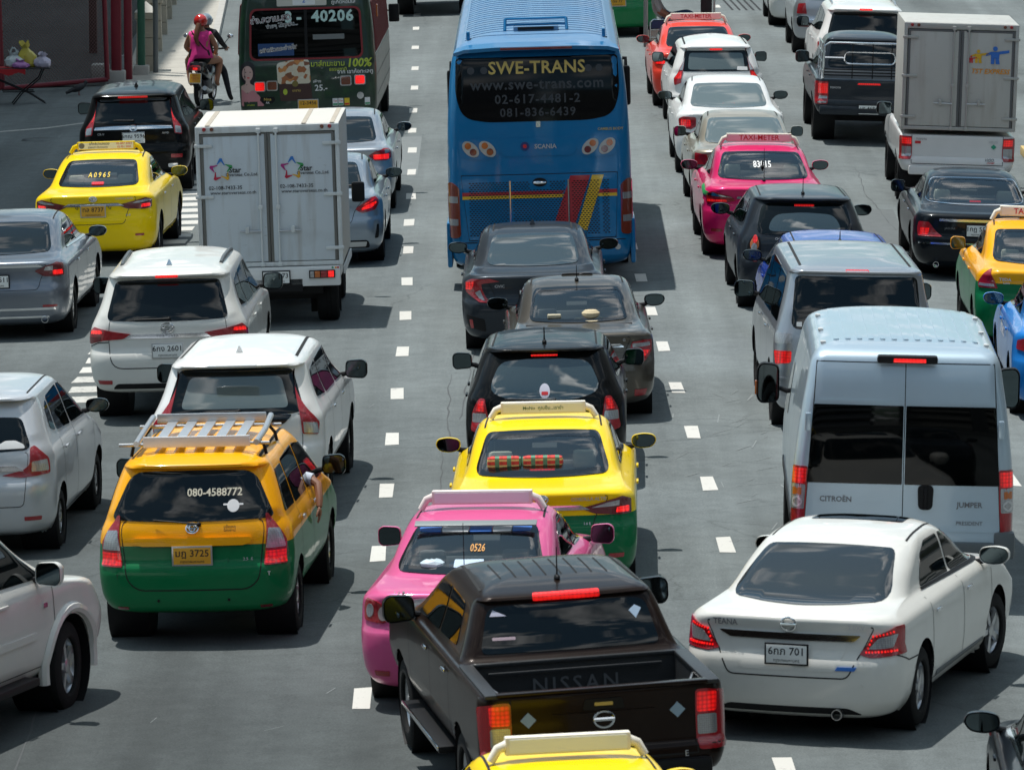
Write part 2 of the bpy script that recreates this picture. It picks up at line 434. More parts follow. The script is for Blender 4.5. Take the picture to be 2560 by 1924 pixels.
def loft(K, L, nrs=.05, side=.09, fr=None):
    """rings of plan outlines up the height; K rows: z, yr, d, w, cx, cy, bow"""
    K = np.array(K, float); z, yr, d, w = K[:, 0], K[:, 1], K[:, 2], K[:, 3]
    seg = np.sqrt(np.diff(z) ** 2 + (np.diff(yr)) ** 2 + np.diff(w) ** 2 + (.35 * np.diff(d)) ** 2); t = np.concatenate([[0], np.cumsum(seg)])
    n = int(t[-1] / nrs) + 1; q = np.unique(np.concatenate([np.linspace(0, t[-1], n), t]))
    q = q[np.concatenate([[True], np.diff(q) > nrs * .2])]; q[-1] = t[-1]
    c = [pchip(t, K[:, j], q) for j in range(7)]
    rings = []
    nst, ncr, nfs, ncf = max(8, int(K[:, 3].max() / nrs)), 9, 7, 6; nsd = max(10, int(L / side))
    for i in range(len(q)):
        zi, yri, di, wi, cx, cy, bow = (c[j][i] for j in range(7)); yfi = max(L - di, yri + .04)
        span = yfi - yri; cx = min(cx, wi * .8); cy = min(cy, span * .4); bow = min(bow, span * .12)
        cxf = min((fr or (.38, .5, .15))[0], wi * .8); cyf = min((fr or (.38, .5, .15))[1], span * .4); bf = min((fr or (.38, .5, .15))[2], span * .12)
        pts = []
        x1 = wi - cx
        for k in range(nst + 1):
            x = x1 * k / nst; pts.append((x, yri + bow * (x / max(wi, 1e-6)) ** 2))
        yc = pts[-1][1] + cy
        for k in range(1, ncr + 1):
            a = math.pi / 2 * k / ncr; pts.append((x1 + cx * math.sin(a), yc - cy * math.cos(a)))
        xf = wi - cxf; yfc = yfi - bf * (xf / max(wi, 1e-6)) ** 2 - cyf
        for k in range(1, nsd): pts.append((wi, yc + (yfc - yc) * k / nsd))
        for k in range(ncf + 1):
            a = math.pi / 2 * k / ncf; pts.append((xf + cxf * math.cos(a), yfc + cyf * math.sin(a)))
        for k in range(1, nfs + 1):
            x = xf * (1 - k / nfs); pts.append((x, yfi - bf * (x / max(wi, 1e-6)) ** 2))
        full = [(x, y, zi) for x, y in pts] + [(-x, y, zi) for x, y in pts[1:-1][::-1]]
        rings.append(full)
    m = len(rings[0]); V = [p for r in rings for p in r]; Fc = []
    for i in range(len(rings) - 1):
        for k in range(m): Fc.append((i * m + k, i * m + (k + 1) % m, (i + 1) * m + (k + 1) % m, (i + 1) * m + k))
    Fc.append(tuple((len(rings) - 1) * m + k for k in range(m)))
    return V, Fc
def gz(x, y):
    d = x - (2.2 + (y - 45) * .03)
    return -.032 * (math.sqrt(d * d + 2.2) - math.sqrt(2.2))
def groll(x, y): return -math.atan(gz(x + .5, y) - gz(x - .5, y))
# ------------------------------------------------------------------ vehicles: shapes (z, rear y, distance from nose, half width)
SHAPES = dict(
 sedan=(1.475, 1.776, [(.19,.20,.30,.72),(.24,.07,.14,.80),(.36,.02,.03,.865),(.55,0,0,.886),(.68,.015,.02,.888),(.725,.05,.10,.887),(.90,.075,.48,.878),(.955,.062,.80,.864),(.99,.055,1.0,.836),(1.02,.075,1.12,.796),(1.04,.22,1.19,.768),(1.055,.45,1.24,.75),(1.07,.62,1.28,.738),(1.11,.74,1.35,.720),(1.25,1.08,1.60,.68),(1.35,1.36,1.80,.642),(1.405,1.55,1.93,.605),(1.44,1.72,2.05,.54),(1.46,1.87,2.18,.43),(1.47,2.0,2.32,.27),(1.475,2.1,2.45,.08)]),
 hatch=(1.525, 1.695, [(.20,.20,.3,.68),(.25,.06,.14,.77),(.38,.015,.03,.83),(.58,0,0,.847),(.70,.02,.05,.848),(.745,.05,.12,.847),(.90,.075,.50,.838),(.99,.095,.80,.815),(1.06,.125,.95,.78),(1.15,.18,1.1,.745),(1.28,.27,1.35,.70),(1.39,.35,1.57,.655),(1.435,.385,1.66,.632),(1.455,.30,1.7,.62),(1.475,.30,1.76,.595),(1.495,.42,1.84,.54),(1.512,.62,1.98,.42),(1.521,.85,2.12,.26),(1.525,1.05,2.25,.08)]),
 suv=(1.835, 1.855, [(.36,.22,.3,.74),(.41,.06,.14,.84),(.55,.012,.03,.905),(.74,0,0,.925),(.83,.02,.03,.927),(.88,.06,.06,.925),(1.05,.075,.2,.918),(1.15,.085,.75,.90),(1.21,.10,.95,.872),(1.28,.13,1.1,.84),(1.42,.21,1.35,.785),(1.60,.31,1.6,.735),(1.69,.36,1.72,.708),(1.715,.25,1.76,.695),(1.74,.24,1.82,.67),(1.77,.32,1.92,.62),(1.797,.5,2.02,.54),(1.815,.8,2.15,.42),(1.83,1.1,2.3,.25),(1.835,1.3,2.45,.08)]),
 mpv=(1.745, 1.77, [(.30,.2,.3,.70),(.35,.05,.12,.80),(.48,.01,.03,.865),(.66,0,0,.884),(.74,.015,.03,.885),(.785,.05,.1,.884),(.95,.065,.4,.876),(1.06,.085,.75,.855),(1.13,.11,.9,.825),(1.22,.15,1.05,.795),(1.38,.23,1.35,.745),(1.53,.31,1.62,.69),(1.585,.34,1.72,.665),(1.605,.27,1.76,.652),(1.63,.27,1.8,.63),(1.66,.36,1.9,.58),(1.70,.6,2.02,.46),(1.727,.9,2.15,.30),(1.745,1.2,2.3,.1)]),
 van=(1.9, 1.83, [(.22,.2,.3,.72),(.28,.04,.12,.83),(.42,0,.03,.90),(.65,0,0,.915),(.85,.02,.1,.915),(1.05,.04,.5,.91),(1.15,.06,.7,.895),(1.22,.075,.8,.875),(1.4,.12,1.0,.835),(1.6,.19,1.25,.79),(1.79,.25,1.4,.755),(1.815,.15,1.45,.745),(1.838,.14,1.5,.725),(1.856,.22,1.6,.68),(1.876,.45,1.75,.57),(1.888,.8,1.9,.43),(1.896,1.1,2.05,.27),(1.9,1.4,2.2,.08)]),
 panel=(2.46, 2.05, [(.42,.12,.3,.90),(.48,.03,.1,.98),(.6,0,0,1.01),(.8,.02,0,1.02),(1.1,.04,.2,1.02),(1.3,.045,.6,1.015),(1.6,.055,1.0,.985),(1.9,.075,1.3,.945),(2.1,.10,1.5,.912),(2.25,.13,1.7,.888),(2.32,.15,1.78,.868),(2.37,.19,1.85,.838),(2.41,.28,1.95,.78),(2.44,.45,2.05,.65),(2.455,.7,2.15,.45),(2.46,.9,2.3,.1)]),
 pickup_high=(1.77, 1.85, [(.52,.2,.3,.76),(.56,.06,.12,.86),(.68,.01,.03,.91),(.76,.02,0,.922),(.79,.06,0,.925),(1.0,.06,.1,.925),(1.16,.05,.5,.918),(1.21,.055,.9,.905),(1.22,.10,1.0,.885),(1.225,1.26,1.05,.862),(1.235,1.36,1.1,.848),(1.27,1.40,1.2,.83),(1.44,1.48,1.55,.765),(1.60,1.57,1.85,.71),(1.65,1.60,1.97,.685),(1.67,1.56,2.0,.672),(1.69,1.57,2.05,.65),(1.72,1.72,2.15,.585),(1.748,1.98,2.3,.46),(1.763,2.25,2.45,.29),(1.77,2.5,2.6,.08)]),
 pickup=(1.795, 1.85, [(.52,.2,.3,.76),(.56,.06,.12,.86),(.68,.01,.03,.91),(.76,.02,0,.922),(.79,.06,0,.925),(.95,.06,.1,.925),(1.08,.05,.5,.918),(1.125,.055,.9,.905),(1.135,.10,1.0,.885),(1.14,1.30,1.05,.86),(1.15,1.48,1.1,.845),(1.2,1.53,1.2,.825),(1.42,1.62,1.55,.755),(1.60,1.71,1.85,.70),(1.665,1.75,1.97,.672),(1.685,1.70,2.0,.66),(1.71,1.71,2.05,.635),(1.745,1.85,2.15,.57),(1.775,2.1,2.3,.45),(1.79,2.35,2.45,.28),(1.795,2.55,2.6,.08)]),
)
# wheel meshes, axle along x, outer face +x, radius 1
def _wheel_meshes():
    mb = MB(); mt = Matrix.Rotation(R(90), 4, 'Y')
    mb.lathe([(.62, -.33), (.66, -.36), (.9, -.35), (.97, -.30), (1.0, -.2), (1.0, -.07), (.985, -.06), (.985, -.04), (1.0, -.03), (1.0, .07), (.985, .08), (.985, .10), (1.0, .11), (1.0, .2), (.97, .30), (.9, .35), (.66, .36), (.62, .33), (.6, .0)], 36, mt)
    ty = mb.build('tyre', RUB); tyre = ty.data; bpy.data.objects.remove(ty)
    rims = {}
    for kind, ns, wd in (('five', 5, .17), ('ten', 10, .075), ('steel', 8, .30)):
        mb = MB()
        mb.lathe([(.63, .30), (.67, .335), (.66, .30), (.62, .27), (.56, .10)], 36, mt)
        for k in range(ns):
            a = 2 * math.pi * k / ns; c, s_ = math.cos(a), math.sin(a); vs = []
            for r_, w_, h in ((.10, wd * .8, .27), (.64, wd * (1.0 if kind != 'steel' else 1.0), .27)):
                for e in (-1, 1):
                    for hh in (h, h - .10): vs.append((hh, c * r_ - s_ * e * w_ / 2, s_ * r_ + c * e * w_ / 2))
            mb.add(vs, [(0, 2, 6, 4), (0, 4, 5, 1), (2, 3, 7, 6), (1, 5, 7, 3)])
        mb.lathe([(.17, .2), (.17, .29), (.13, .31), (.001, .31)], 14, mt); n1 = len(mb.f)
        mb.lathe([(.62, .08), (.001, .08)], 24, mt)
        o = mb.build('rim', [ALU if kind != 'steel' else STEEL, BLK])
        for p in o.data.polygons:
            if p.index >= n1: p.material_index = 1
        rims[kind] = o.data; bpy.data.objects.remove(o)
    return tyre, rims
TYRE, RIMS = _wheel_meshes()
# door mirror meshes (right hand side), unit sized, glass faces -y
def _mirror_meshes():
    out = {}
    for kind, poly in (('oval', [(-.12, -.045), (-.03, -.075), (.08, -.06), (.125, 0), (.10, .06), (.0, .078), (-.12, .055)]),
                       ('tall', [(-.075, -.13), (.05, -.14), (.08, -.10), (.08, .10), (.05, .14), (-.07, .13)]), ('square', [(-.11, -.085), (.08, -.10), (.115, -.06), (.115, .06), (.07, .095), (-.10, .085)])):
        pl = rp(poly, .05, 4); n = len(pl); vs = []; fs = []
        for y, sc in ((-.05, .96), (-.058, 1.0), (-.02, 1.04), (.03, .95), (.075, .72), (.10, .35)):
            vs += [(p[0] * sc, y, p[1] * sc) for p in pl]
        for i in range(5):
            for k in range(n): fs.append((i * n + k, i * n + (k + 1) % n, (i + 1) * n + (k + 1) % n, (i + 1) * n + k))
        fs.append(tuple(range(5 * n, 6 * n)))
        o = meshob('m', vs, fs, BLK); h = o.data; bpy.data.objects.remove(o)
        q = inset(pl, .010); o = meshob('g', [(p[0], -.049, p[1]) for p in q], [tuple(range(n))], MIRG); g = o.data; bpy.data.objects.remove(o)
        out[kind] = (h, g)
    return out
MIRR = _mirror_meshes()

class Car:
    def __init__(c, name, label, cat, kind, X, Y, head, L, Wd, H, pt, wb=2.7, ro=.98, wr=.32, tw=.2, rim='ten', split=None, group=None, track=0, shape=None, cab=0, fr=None):
        c.L, c.W, c.H = L, Wd, H; c.pt = pt; c.kind = kind; c.wr = wr; c.split = split
        h0, w0, K = SHAPES[kind] if shape is None else shape
        c.kz = H / h0; kw = Wd / w0
        rows = []
        zc = {'sedan': 1.06, 'hatch': 1.1, 'suv': 1.25, 'mpv': 1.15, 'van': 1.3, 'panel': 3, 'pickup': 1.138, 'pickup_high': 1.223}.get(kind, 1.2)
        lc = {'sedan': (.27, .31, .08), 'hatch': (.30, .33, .08), 'suv': (.25, .27, .06), 'mpv': (.28, .30, .07), 'van': (.2, .22, .05), 'panel': (.12, .14, .03), 'pickup': (.14, .14, .03), 'pickup_high': (.14, .14, .03)}.get(kind, (.2, .2, .05))
        cc_ = {'sedan': (.20, .40, .08), 'hatch': (.20, .34, .08), 'suv': (.16, .30, .07), 'mpv': (.15, .28, .06), 'van': (.14, .24, .05), 'panel': (.12, .14, .03), 'pickup': (.10, .14, .05), 'pickup_high': (.10, .14, .05)}.get(kind, (.15, .2, .04))
        for z, yr, d, w in K:
            q = cc_ if z >= zc else lc
            yy = yr + (cab if z >= zc else 0)
            rows.append((z * c.kz, yy, d, w * kw, *q))
        if split: rows = c._insert(rows, split)
        c.V, c.F = loft(rows, L, fr=fr)
        c.S = Surf(c.V, c.F, L, Wd)
        rz = gz(X, Y)
        c.root = thing(name, label, cat, (X, Y, rz), (0, groll(X, Y), R(-head)), group)
        c.holes = []; c.seams = MB(); c.wheels_at = [(ro, wr), (ro + wb, wr)]; c.ro, c.wb, c.tw = ro, wb, tw
        c.mir_xyz = None; c.rimk = rim; c.track = track or (Wd / 2 - tw / 2 - .03); c.drop = []
        c.bed = None; c.steer = 0
    def _insert(c, rows, z):
        r = np.array(rows)
        if min(abs(r[:, 0] - z)) < .004: return rows
        i = int(np.searchsorted(r[:, 0], z)); t = (z - r[i - 1, 0]) / (r[i, 0] - r[i - 1, 0])
        return rows[:i] + [tuple(r[i - 1] * (1 - t) + r[i] * t)] + rows[i:]
    # --- surfaces
    def win(c, poly, pr='R', name='rear_window', mat=None, see=False, frit=.045, off=.006, pair=False, step=.045, fm=None):
        mat = mat or (CLR if see else TINT)
        if see:
            inn = inset(poly, frit); c.holes.append((pr, inn))
            g = c.S.shell(name, poly, mat, c.root, pr, off, step); objs = [g]
            e = c.S.shell('window_border', poly, fm or FRIT, g, pr, off + .0015, step, inner=inn, sink=0)
            if pair:
                g2 = c.S.shell(name, poly, mat, c.root, pr, off, step, mirror=True); c.S.shell('window_border', poly, fm or FRIT, g2, pr, off + .0015, step, inner=inn, sink=0, mirror=True); objs.append(g2)
            return objs
        if pair: return list(c.S.pair(name, poly, mat, c.root, pr, off, step))
        return [c.S.shell(name, poly, mat, c.root, pr, off, step)]
    def rear_glass(c, z0, h0, z1, h1, r0=.08, r1=.06, sag=.02, see=False, mat=None, frit=.045, crown=.015):
        p = rp([(-h0, z0, r0), (-h0 * .5, z0 - sag * .75, .1), (0, z0 - sag, .1), (h0 * .5, z0 - sag * .75, .1), (h0, z0, r0), (h1, z1, r1), (h1 * .5, z1 + crown * .8, .1), (0, z1 + crown, .1), (-h1 * .5, z1 + crown * .8, .1), (-h1, z1, r1)])
        c.rg = p
        return c.win(p, 'B', see=see, mat=mat, frit=frit)[0]
    def side_glass(c, polys, see=False, mat=None, r=.04):
        for p in polys:
            pl = rp(p, r, 3); c.win(pl, 'S', 'side_window', mat, see, .02, pair=True)
    def front_glass(c, z0, h0, z1, h1, see=False):
        p = rp([(-h0, z0), (h0, z0), (h1, z1), (-h1, z1)], .08); c.win(p, 'F', 'windscreen', None, see, .05)
    def lamp(c, pieces, label=None, name='tail_light'):
        """pieces: list of (polygon right side, material[, off]); first is the housing, the rest its lenses"""
        for mir in (False, True):
            root = None
            for i, pc in enumerate(pieces):
                poly, mt = pc[0], pc[1]; off = pc[2] if len(pc) > 2 else (.012 if i == 0 else .0155)
                o = c.S.shell(name if i == 0 else 'lens', poly, mt, root or c.root, 'R', off, .04, mirror=mir, sink=.01)
                if i == 0: root = o
    def brake3(c, z, hw, h=.022, mat=None, off=.012, pr='B'):
        return c.S.shell('brake_light', rp([(-hw, z - h / 2), (hw, z - h / 2), (hw, z + h / 2), (-hw, z + h / 2)], h * .4), mat or LIT, c.root, pr, off, .03)
    def plate(c, z, txt, prov=True, mat=None, x=0, frame=BLK, w=.34, h=.15, tilt=0, off=None):
        mat = mat or PLW
        P, N = c.S.hit('B', x, z); y = P.y - (.022 if off is None else off)
        for q in (z - h / 2, z + h / 2): y = min(y, c.S.hit('B', x, q)[0].y - .014)
        root = MB().box((x, y, z), (w + .03, .014, h + .03), bev=.004).build('license_plate', frame, c.root)
        MB().box((x, y - .006, z), (w, .006, h), bev=.001).build('plate_face', mat, root)
        flat_text('plate_number', txt, .088, (x, y - .0105, z + .022), INK, root, bold=.012, space=1.02)
        if prov: flat_text('plate_province', 'กรุงเทพมหานคร', .034, (x, y - .0105, z - .052), INK, root, bold=.006)
        return root
    def plate_y(c, z, txt, **k): return c.plate(z, txt, mat=PLY, frame=k.pop('frame', STEEL), **k)
    def chrome(c, poly, mat=None, name='trim_strip', off=.014, pair=False, pr='R'):
        if pair: return c.S.pair(name, poly, mat or CHR, c.root, pr, off, .05)
        return c.S.shell(name, poly, mat or CHR, c.root, pr, off, .05)
    def ring(c, x, z, rx, rz, t=.008, mat=None, name='emblem', bars=()):
        """round or oval badge with bars"""
        P, N = c.S.hit('B', x, z); m = Matrix.Translation(P + N * .008) @ N.to_track_quat('Z', 'Y').to_matrix().to_4x4()
        mb = MB()
        def loop(ax, az, ox=0, oz=0):
            pts = [m @ Vector((ox + ax * math.cos(2 * math.pi * k / 20), oz + az * math.sin(2 * math.pi * k / 20), 0)) for k in range(21)]; mb.tube(pts, t, 6, False)
        loop(rx, rz)
        if 'T' in bars: loop(rx * .48, rz * .62, 0, -rz * .28 if False else 0); loop(rx * .8, rz * .36, 0, rz * .3)
        if 'N' in bars: mb.tube([m @ Vector((-rx * 1.05, 0, .004)), m @ Vector((rx * 1.05, 0, .004))], t * 1.3, 6)
        if 'H' in bars:
            for s_ in (-1, 1): mb.tube([m @ Vector((s_ * rx * .55, -rz * .7, .003)), m @ Vector((s_ * rx * .62, rz * .7, .003))], t, 6)
            mb.tube([m @ Vector((-rx * .55, 0, .003)), m @ Vector((rx * .55, 0, .003))], t, 6)
        if 'X' in bars: mb.tube([m @ Vector((-rx, 0, .003)), m @ Vector((rx, 0, .003))], t * 1.6, 6)
        return mb.build(name, mat or CHR, c.root)
    def text(c, s, x, z, size, mat=None, pr='B', name='lettering', **k): return c.S.text(name, s, x, z, size, mat or BDG, c.root, pr, **k)
    def seam(c, pts, pr='R', w=.011, mir=True, close=False): c.S.ribbon(c.seams, pts, w, pr, close=close, mir=mir)
    def panel(c, poly, name='tailgate', off=.006, mat=None, pr='R', step=.05): return c.S.shell(name, poly, mat or c.pt, c.root, pr, off, step, sink=.012)
    def reflectors(c, z, x0, x1, h=.03, mat=None): c.S.pair('reflector', rp([(x0, z - h / 2), (x1, z - h / 2), (x1, z + h / 2), (x0, z + h / 2)], .01), mat or REDD, c.root, 'R', .008, .05)
    def sensors(c, z, xs, mat=None):
        for x in xs: c.S.shell('parking_sensor', circ(x, z, .013, 10), mat or c.pt, c.root, 'R', .006, .03)
    def handle(c, ys, z, mat=None):
        for y in ys:
            for sg in (1, -1):
                P, N = c.S.hit('S', y, z); x = P.x + .018
                MB().box((sg * x, y, z), (.022, .17, .028), bev=.008).build('door_handle', mat or c.pt, c.root)
    def wiper(c, x0, z0, x1, z1, pr='B'):
        mb = MB(); pts = []
        for k in range(6):
            t = k / 5; P, N = c.S.hit(pr, x0 + (x1 - x0) * t, z0 + (z1 - z0) * t); pts.append(P + N * (.022 + .01 * math.sin(t * 3)))
        mb.tube(pts, [.012, .010, .008, .007, .006, .005], 6)
        P, N = c.S.hit(pr, x0, z0); mb.add(*ellipsoid(P + N * .015, (.025, .02, .022), 8, 6))
        mb.build('wiper', BLK, c.root)
    def antenna(c, x, y, h=.25, lean=-.5, r=.0035, base=True):
        P, N = c.S.hit('T', x, y); mb = MB(); tip = P + Vector((0, lean * h, h * .85)); mb.tube([P, P + (tip - P) * .35, tip], [r * 2, r * 1.4, r], 6)
        if base: mb.add(*ellipsoid(P + Vector((0, 0, .01)), (.025, .05, .028), 10, 6))
        mb.build('antenna', BLK, c.root)
    def fin(c, y, mat=None, x=0):
        P, N = c.S.hit('T', x, y); mb = MB()
        mb.add([P + Vector(q) for q in ((-.035, -.07, 0), (.035, -.07, 0), (.022, .09, 0), (-.022, .09, 0), (-.006, -.055, .065), (.006, -.055, .065))], [(0, 1, 5, 4), (1, 2, 5), (2, 3, 4, 5), (3, 0, 4)])
        mb.build('antenna_fin', mat or c.pt, c.root)
    def roof_lines(c, x0, y0, x1, y1, w=.018): c.seam([(x0, y0), ((x0 + x1) / 2, (y0 + y1) / 2), (x1, y1)], 'T', w)
    def rails(c, x0, y0, x1, y1, mat=None, r=.018, h=.05):
        for sg in (1, -1):
            pts = []
            for k in range(9):
                t = k / 8; P, N = c.S.hit('T', x0 + (x1 - x0) * t, y0 + (y1 - y0) * t); pts.append(Vector((sg * P.x, P.y, P.z + h * min(1, 5 * min(t, 1 - t)) + .004)))
            MB().tube(pts, r, 8).build('roof_rail', mat or ALU, c.root)
    def mirrors(c, y, z, kind='oval', s=1.0, mat=None, x=None, both=True, dx=.0):
        P, N = c.S.hit('S', y, z - .06); xb = P.x if x is None else x
        h, g = MIRR[kind]
        for sg in ((1, -1) if both else (1,)):
            hd = h
            if mat:
                key = h.name + mat.name
                hd = bpy.data.meshes.get(key)
                if hd is None: hd = h.copy(); hd.name = key; hd.materials.clear(); hd.materials.append(mat)
            o = bpy.data.objects.new('door_mirror', hd); link(o, c.root); o.location = (sg * (xb + .13 * s + .03 + dx), y, z); o.scale = (sg * s, s, s)
            if sg < 0: pass
            q = bpy.data.objects.new('mirror_glass', g); link(q, o)
            MB().tube([(sg * (xb - .02), y + .03, z - .07 * s), (sg * (xb + .05), y + .02, z - .055 * s), (sg * (xb + .09 * s + dx), y + .02, z - .035 * s)], [.03, .025, .02], 8).build('mirror_arm', BLK, c.root)
    def exhaust(c, x, z, y=.06, r=.035, mat=None):
        mb = MB(); m = Matrix.Translation((x, y, z)) @ Matrix.Rotation(R(90), 4, 'X')
        mb.lathe([(r, -.2), (r, .03), (r * .86, .03), (r * .82, -.1), (.001, -.1)], 16, m); mb.build('exhaust_pipe', mat or CHR, c.root)
    def sign(c, y, txt, col=None, w=.80, h=.11, tcol=None, size=.07, body=None, extra=None, z=None):
        """taxi sign on the roof, facing the rear"""
        P, N = c.S.hit('T', 0, y); z = P.z
        body = body or M('sign_cream', (.86, .79, .66), .5, vary=.06)
        root = MB().box((0, y, z + .035 + h / 2), (w, .085, h), bev=.012).build('taxi_sign', body, c.root)
        fx = MB(); pl = rp([(-w / 2 + .025, z + .05), (w / 2 - .025, z + .05), (w / 2 - .025, z + .02 + h), (-w / 2 + .025, z + .02 + h)], .008, 2)
        fx.prism(pl, y - .048, y - .041); fx.build('sign_panel', col or M('sign_pale', (.86, .85, .80), .4, vary=.05), root)
        for sg in (1, -1):
            P2, _ = c.S.hit('T', sg * (w / 2 + .09), y)
            MB().tube([(sg * (w / 2 - .02), y, z + .06 + h * .35), (sg * (w / 2 + .05), y, z + .04 + h * .3), (sg * (w / 2 + .10), y, P2.z + .02)], [.038, .034, .03], 12).build('sign_mount', body, root)
        if txt: flat_text('sign_lettering', txt, size, (0 if not extra else -.03, y - .050, z + .035 + h / 2), tcol or REDP, root, bold=.015)
        return root
    def interior(c, y_rear, z_shelf, head=None, hz=1.12, front=True, seat=None, hx=.36, rear_heads=True):
        """shelf, rear bench, front seats with headrests seen through the glass"""
        seat = seat or SEATG; w = c.W * .36
        MB().box((0, y_rear + .22, z_shelf - .02), (w * 2, .55, .03), bev=.01).build('parcel_shelf', LINING, c.root)
        b = MB(); b.box((0, y_rear + .60, z_shelf - .2), (w * 1.95, .16, .55), Matrix.Rotation(R(-14), 3, 'X'), .05); b.box((0, y_rear + .95, z_shelf - .5), (w * 1.95, .55, .15), bev=.05)
        rs = b.build('rear_seat', seat, c.root)
        if rear_heads:
            for x in (-hx, hx): MB().box((x, y_rear + .52, hz), (.23, .10, .17), Matrix.Rotation(R(-8), 3, 'X'), .04).build('headrest', head or seat, rs)
        if front:
            for x in (-.36, .36):
                fs_ = MB(); fs_.box((x, y_rear + 1.45, z_shelf - .12), (.48, .16, .65), Matrix.Rotation(R(-14), 3, 'X'), .05); fs_.box((x, y_rear + 1.75, z_shelf - .5), (.48, .5, .15), bev=.05)
                q = fs_.build('front_seat', seat, c.root); MB().box((x, y_rear + 1.36, hz + .05), (.25, .09, .18), bev=.04).build('headrest', seat, q)
        MB().box((0, c.L - 1.55, z_shelf - .12), (c.W * .76, .35, .2), bev=.05).build('dashboard', LINING, c.root)
        MB().box((0, c.L * .5, .42), (c.W * .8, c.L * .62, .05)).build('cabin_floor', LINING, c.root)
    def common(c, doors, belt, low=.32, lamps=True, handles=True, hm=None, bumper=.70, rear_x=None):
        """door seams and handles; doors = list of y positions of the vertical shut lines"""
        for y in doors: c.seam([(y, low), (y, belt)], 'S', .009)
        c.seam([(doors[0], low), (doors[-1], low)], 'S', .009)
        if handles and len(doors) >= 3:
            for a, b in zip(doors[:-1], doors[1:]): c.handle([a + .16], belt - .12, hm)
    def finish(c):
        A = np.array(c.V); n = len(A); keep_v = A.copy(); W2 = c.W / 2
        dead = np.zeros(n, bool)
        for y0, r_ in c.wheels_at:
            ra = r_ + .055; cz_ = r_ + .01
            dd = np.hypot(A[:, 1] - y0, A[:, 2] - cz_); side = np.abs(A[:, 0]) > W2 - .40
            dead |= (dd < ra) & side & (A[:, 2] < cz_ + ra)
        faces = []; hole_v = np.zeros(n, bool)
        for pr, poly in c.holes:
            xs = [p[0] for p in poly]; ys = [p[1] for p in poly]
            if pr == 'S': cand = np.where((np.abs(c.S.N[:, 0]) > .5) & (A[:, 1] > min(xs)) & (A[:, 1] < max(xs)) & (A[:, 2] > min(ys)) & (A[:, 2] < max(ys)))[0]; f = lambda v: (v[1], v[2])
            elif pr == 'F': cand = np.where((A[:, 1] > c.L * .45) & (c.S.N[:, 1] > .1) & (A[:, 2] > min(ys)) & (A[:, 2] < max(ys)))[0]; f = lambda v: (v[0], v[2])
            else: cand = np.where((A[:, 1] < c.L * .45) & (c.S.N[:, 1] < -.1) & (A[:, 2] > min(ys)) & (A[:, 2] < max(ys)))[0]; f = lambda v: (v[0], v[2])
            for i in cand:
                if pin(f(A[i]), poly): hole_v[i] = True
        drop = np.zeros(n, bool)
        for fn in c.drop: drop |= fn(A)
        snap = set(); lining = []
        for f in c.F:
            f = list(f)
            dk = sum(dead[i] for i in f)
            if dk == len(f): continue
            if any(hole_v[i] for i in f): continue
            if any(drop[i] for i in f): continue
            if dk: snap.update(i for i in f if dead[i])
            faces.append(f)
        for i in snap:
            for y0, r_ in c.wheels_at:
                ra = r_ + .055; cz_ = r_ + .01; v = keep_v[i]; d = np.array([v[1] - y0, v[2] - cz_]); l = np.hypot(*d)
                if l < ra:
                    u = d / l if l > 1e-6 else np.array([0, 1.]); keep_v[i, 1] = y0 + u[0] * ra; keep_v[i, 2] = cz_ + u[1] * ra
        used = sorted({i for f in faces for i in f}); mp = {k: j for j, k in enumerate(used)}
        mats = [c.pt] + ([c.pt2] if c.split else [])
        o = meshob('body', keep_v[used], [[mp[i] for i in f] for f in faces], mats, c.root, angle=50)
        if c.split:
            for p in o.data.polygons:
                if c.split_fn(p.center): p.material_index = 1
        # dark underbody with wheel wells
        mb = MB(); zb = float(A[:, 2].min())
        mb.box((0, c.L / 2, zb + .14), (c.W * .62, c.L * .9, .24))
        for y0, r_ in c.wheels_at:
            for sg in (1, -1):
                m = Matrix.Translation((0, y0, r_ + .01)) @ Matrix.Rotation(R(90 * sg), 4, 'Y')
                mb.lathe([(r_ + .056, W2 - .03), (r_ + .056, W2 - .40), (.001, W2 - .40)], 28, m)
        mb.box((0, c.ro, c.wr), (c.W * .8, .12, .12)); mb.box((0, c.ro + c.wb, c.wr), (c.W * .8, .12, .12))
        mb.build('underbody', BLK, c.root)
        if c.holes:
            zc = min(min(p[1] for p in poly) for _, poly in c.holes) - .12
            fv = [f for f in faces if all(A[i, 2] > zc for i in f)]
            us = sorted({i for f in fv for i in f}); mq = {k: j for j, k in enumerate(us)}
            meshob('cabin_lining', [A[i] - c.S.N[i] * .022 for i in us], [[mq[i] for i in f] for f in fv], LINING, c.root, angle=50)
        for y0, r_ in c.wheels_at:
            for sg in (1, -1):
                w = bpy.data.objects.new('wheel', TYRE); link(w, c.root); w.location = (sg * c.track, y0, r_); w.scale = (c.tw / .70, r_, r_)
                ang = 0 if sg > 0 else math.pi
                if y0 > c.L / 2: ang += R(-c.steer)
                w.rotation_euler = (R(random.uniform(0, 60)), 0, ang)
                rm = bpy.data.objects.new('rim', RIMS[c.rimk]); link(rm, w)
        if c.seams.v: c.seams.build('panel_seams', GAP, c.root, smooth=False)['kind'] = 'stuff'
        return c.root
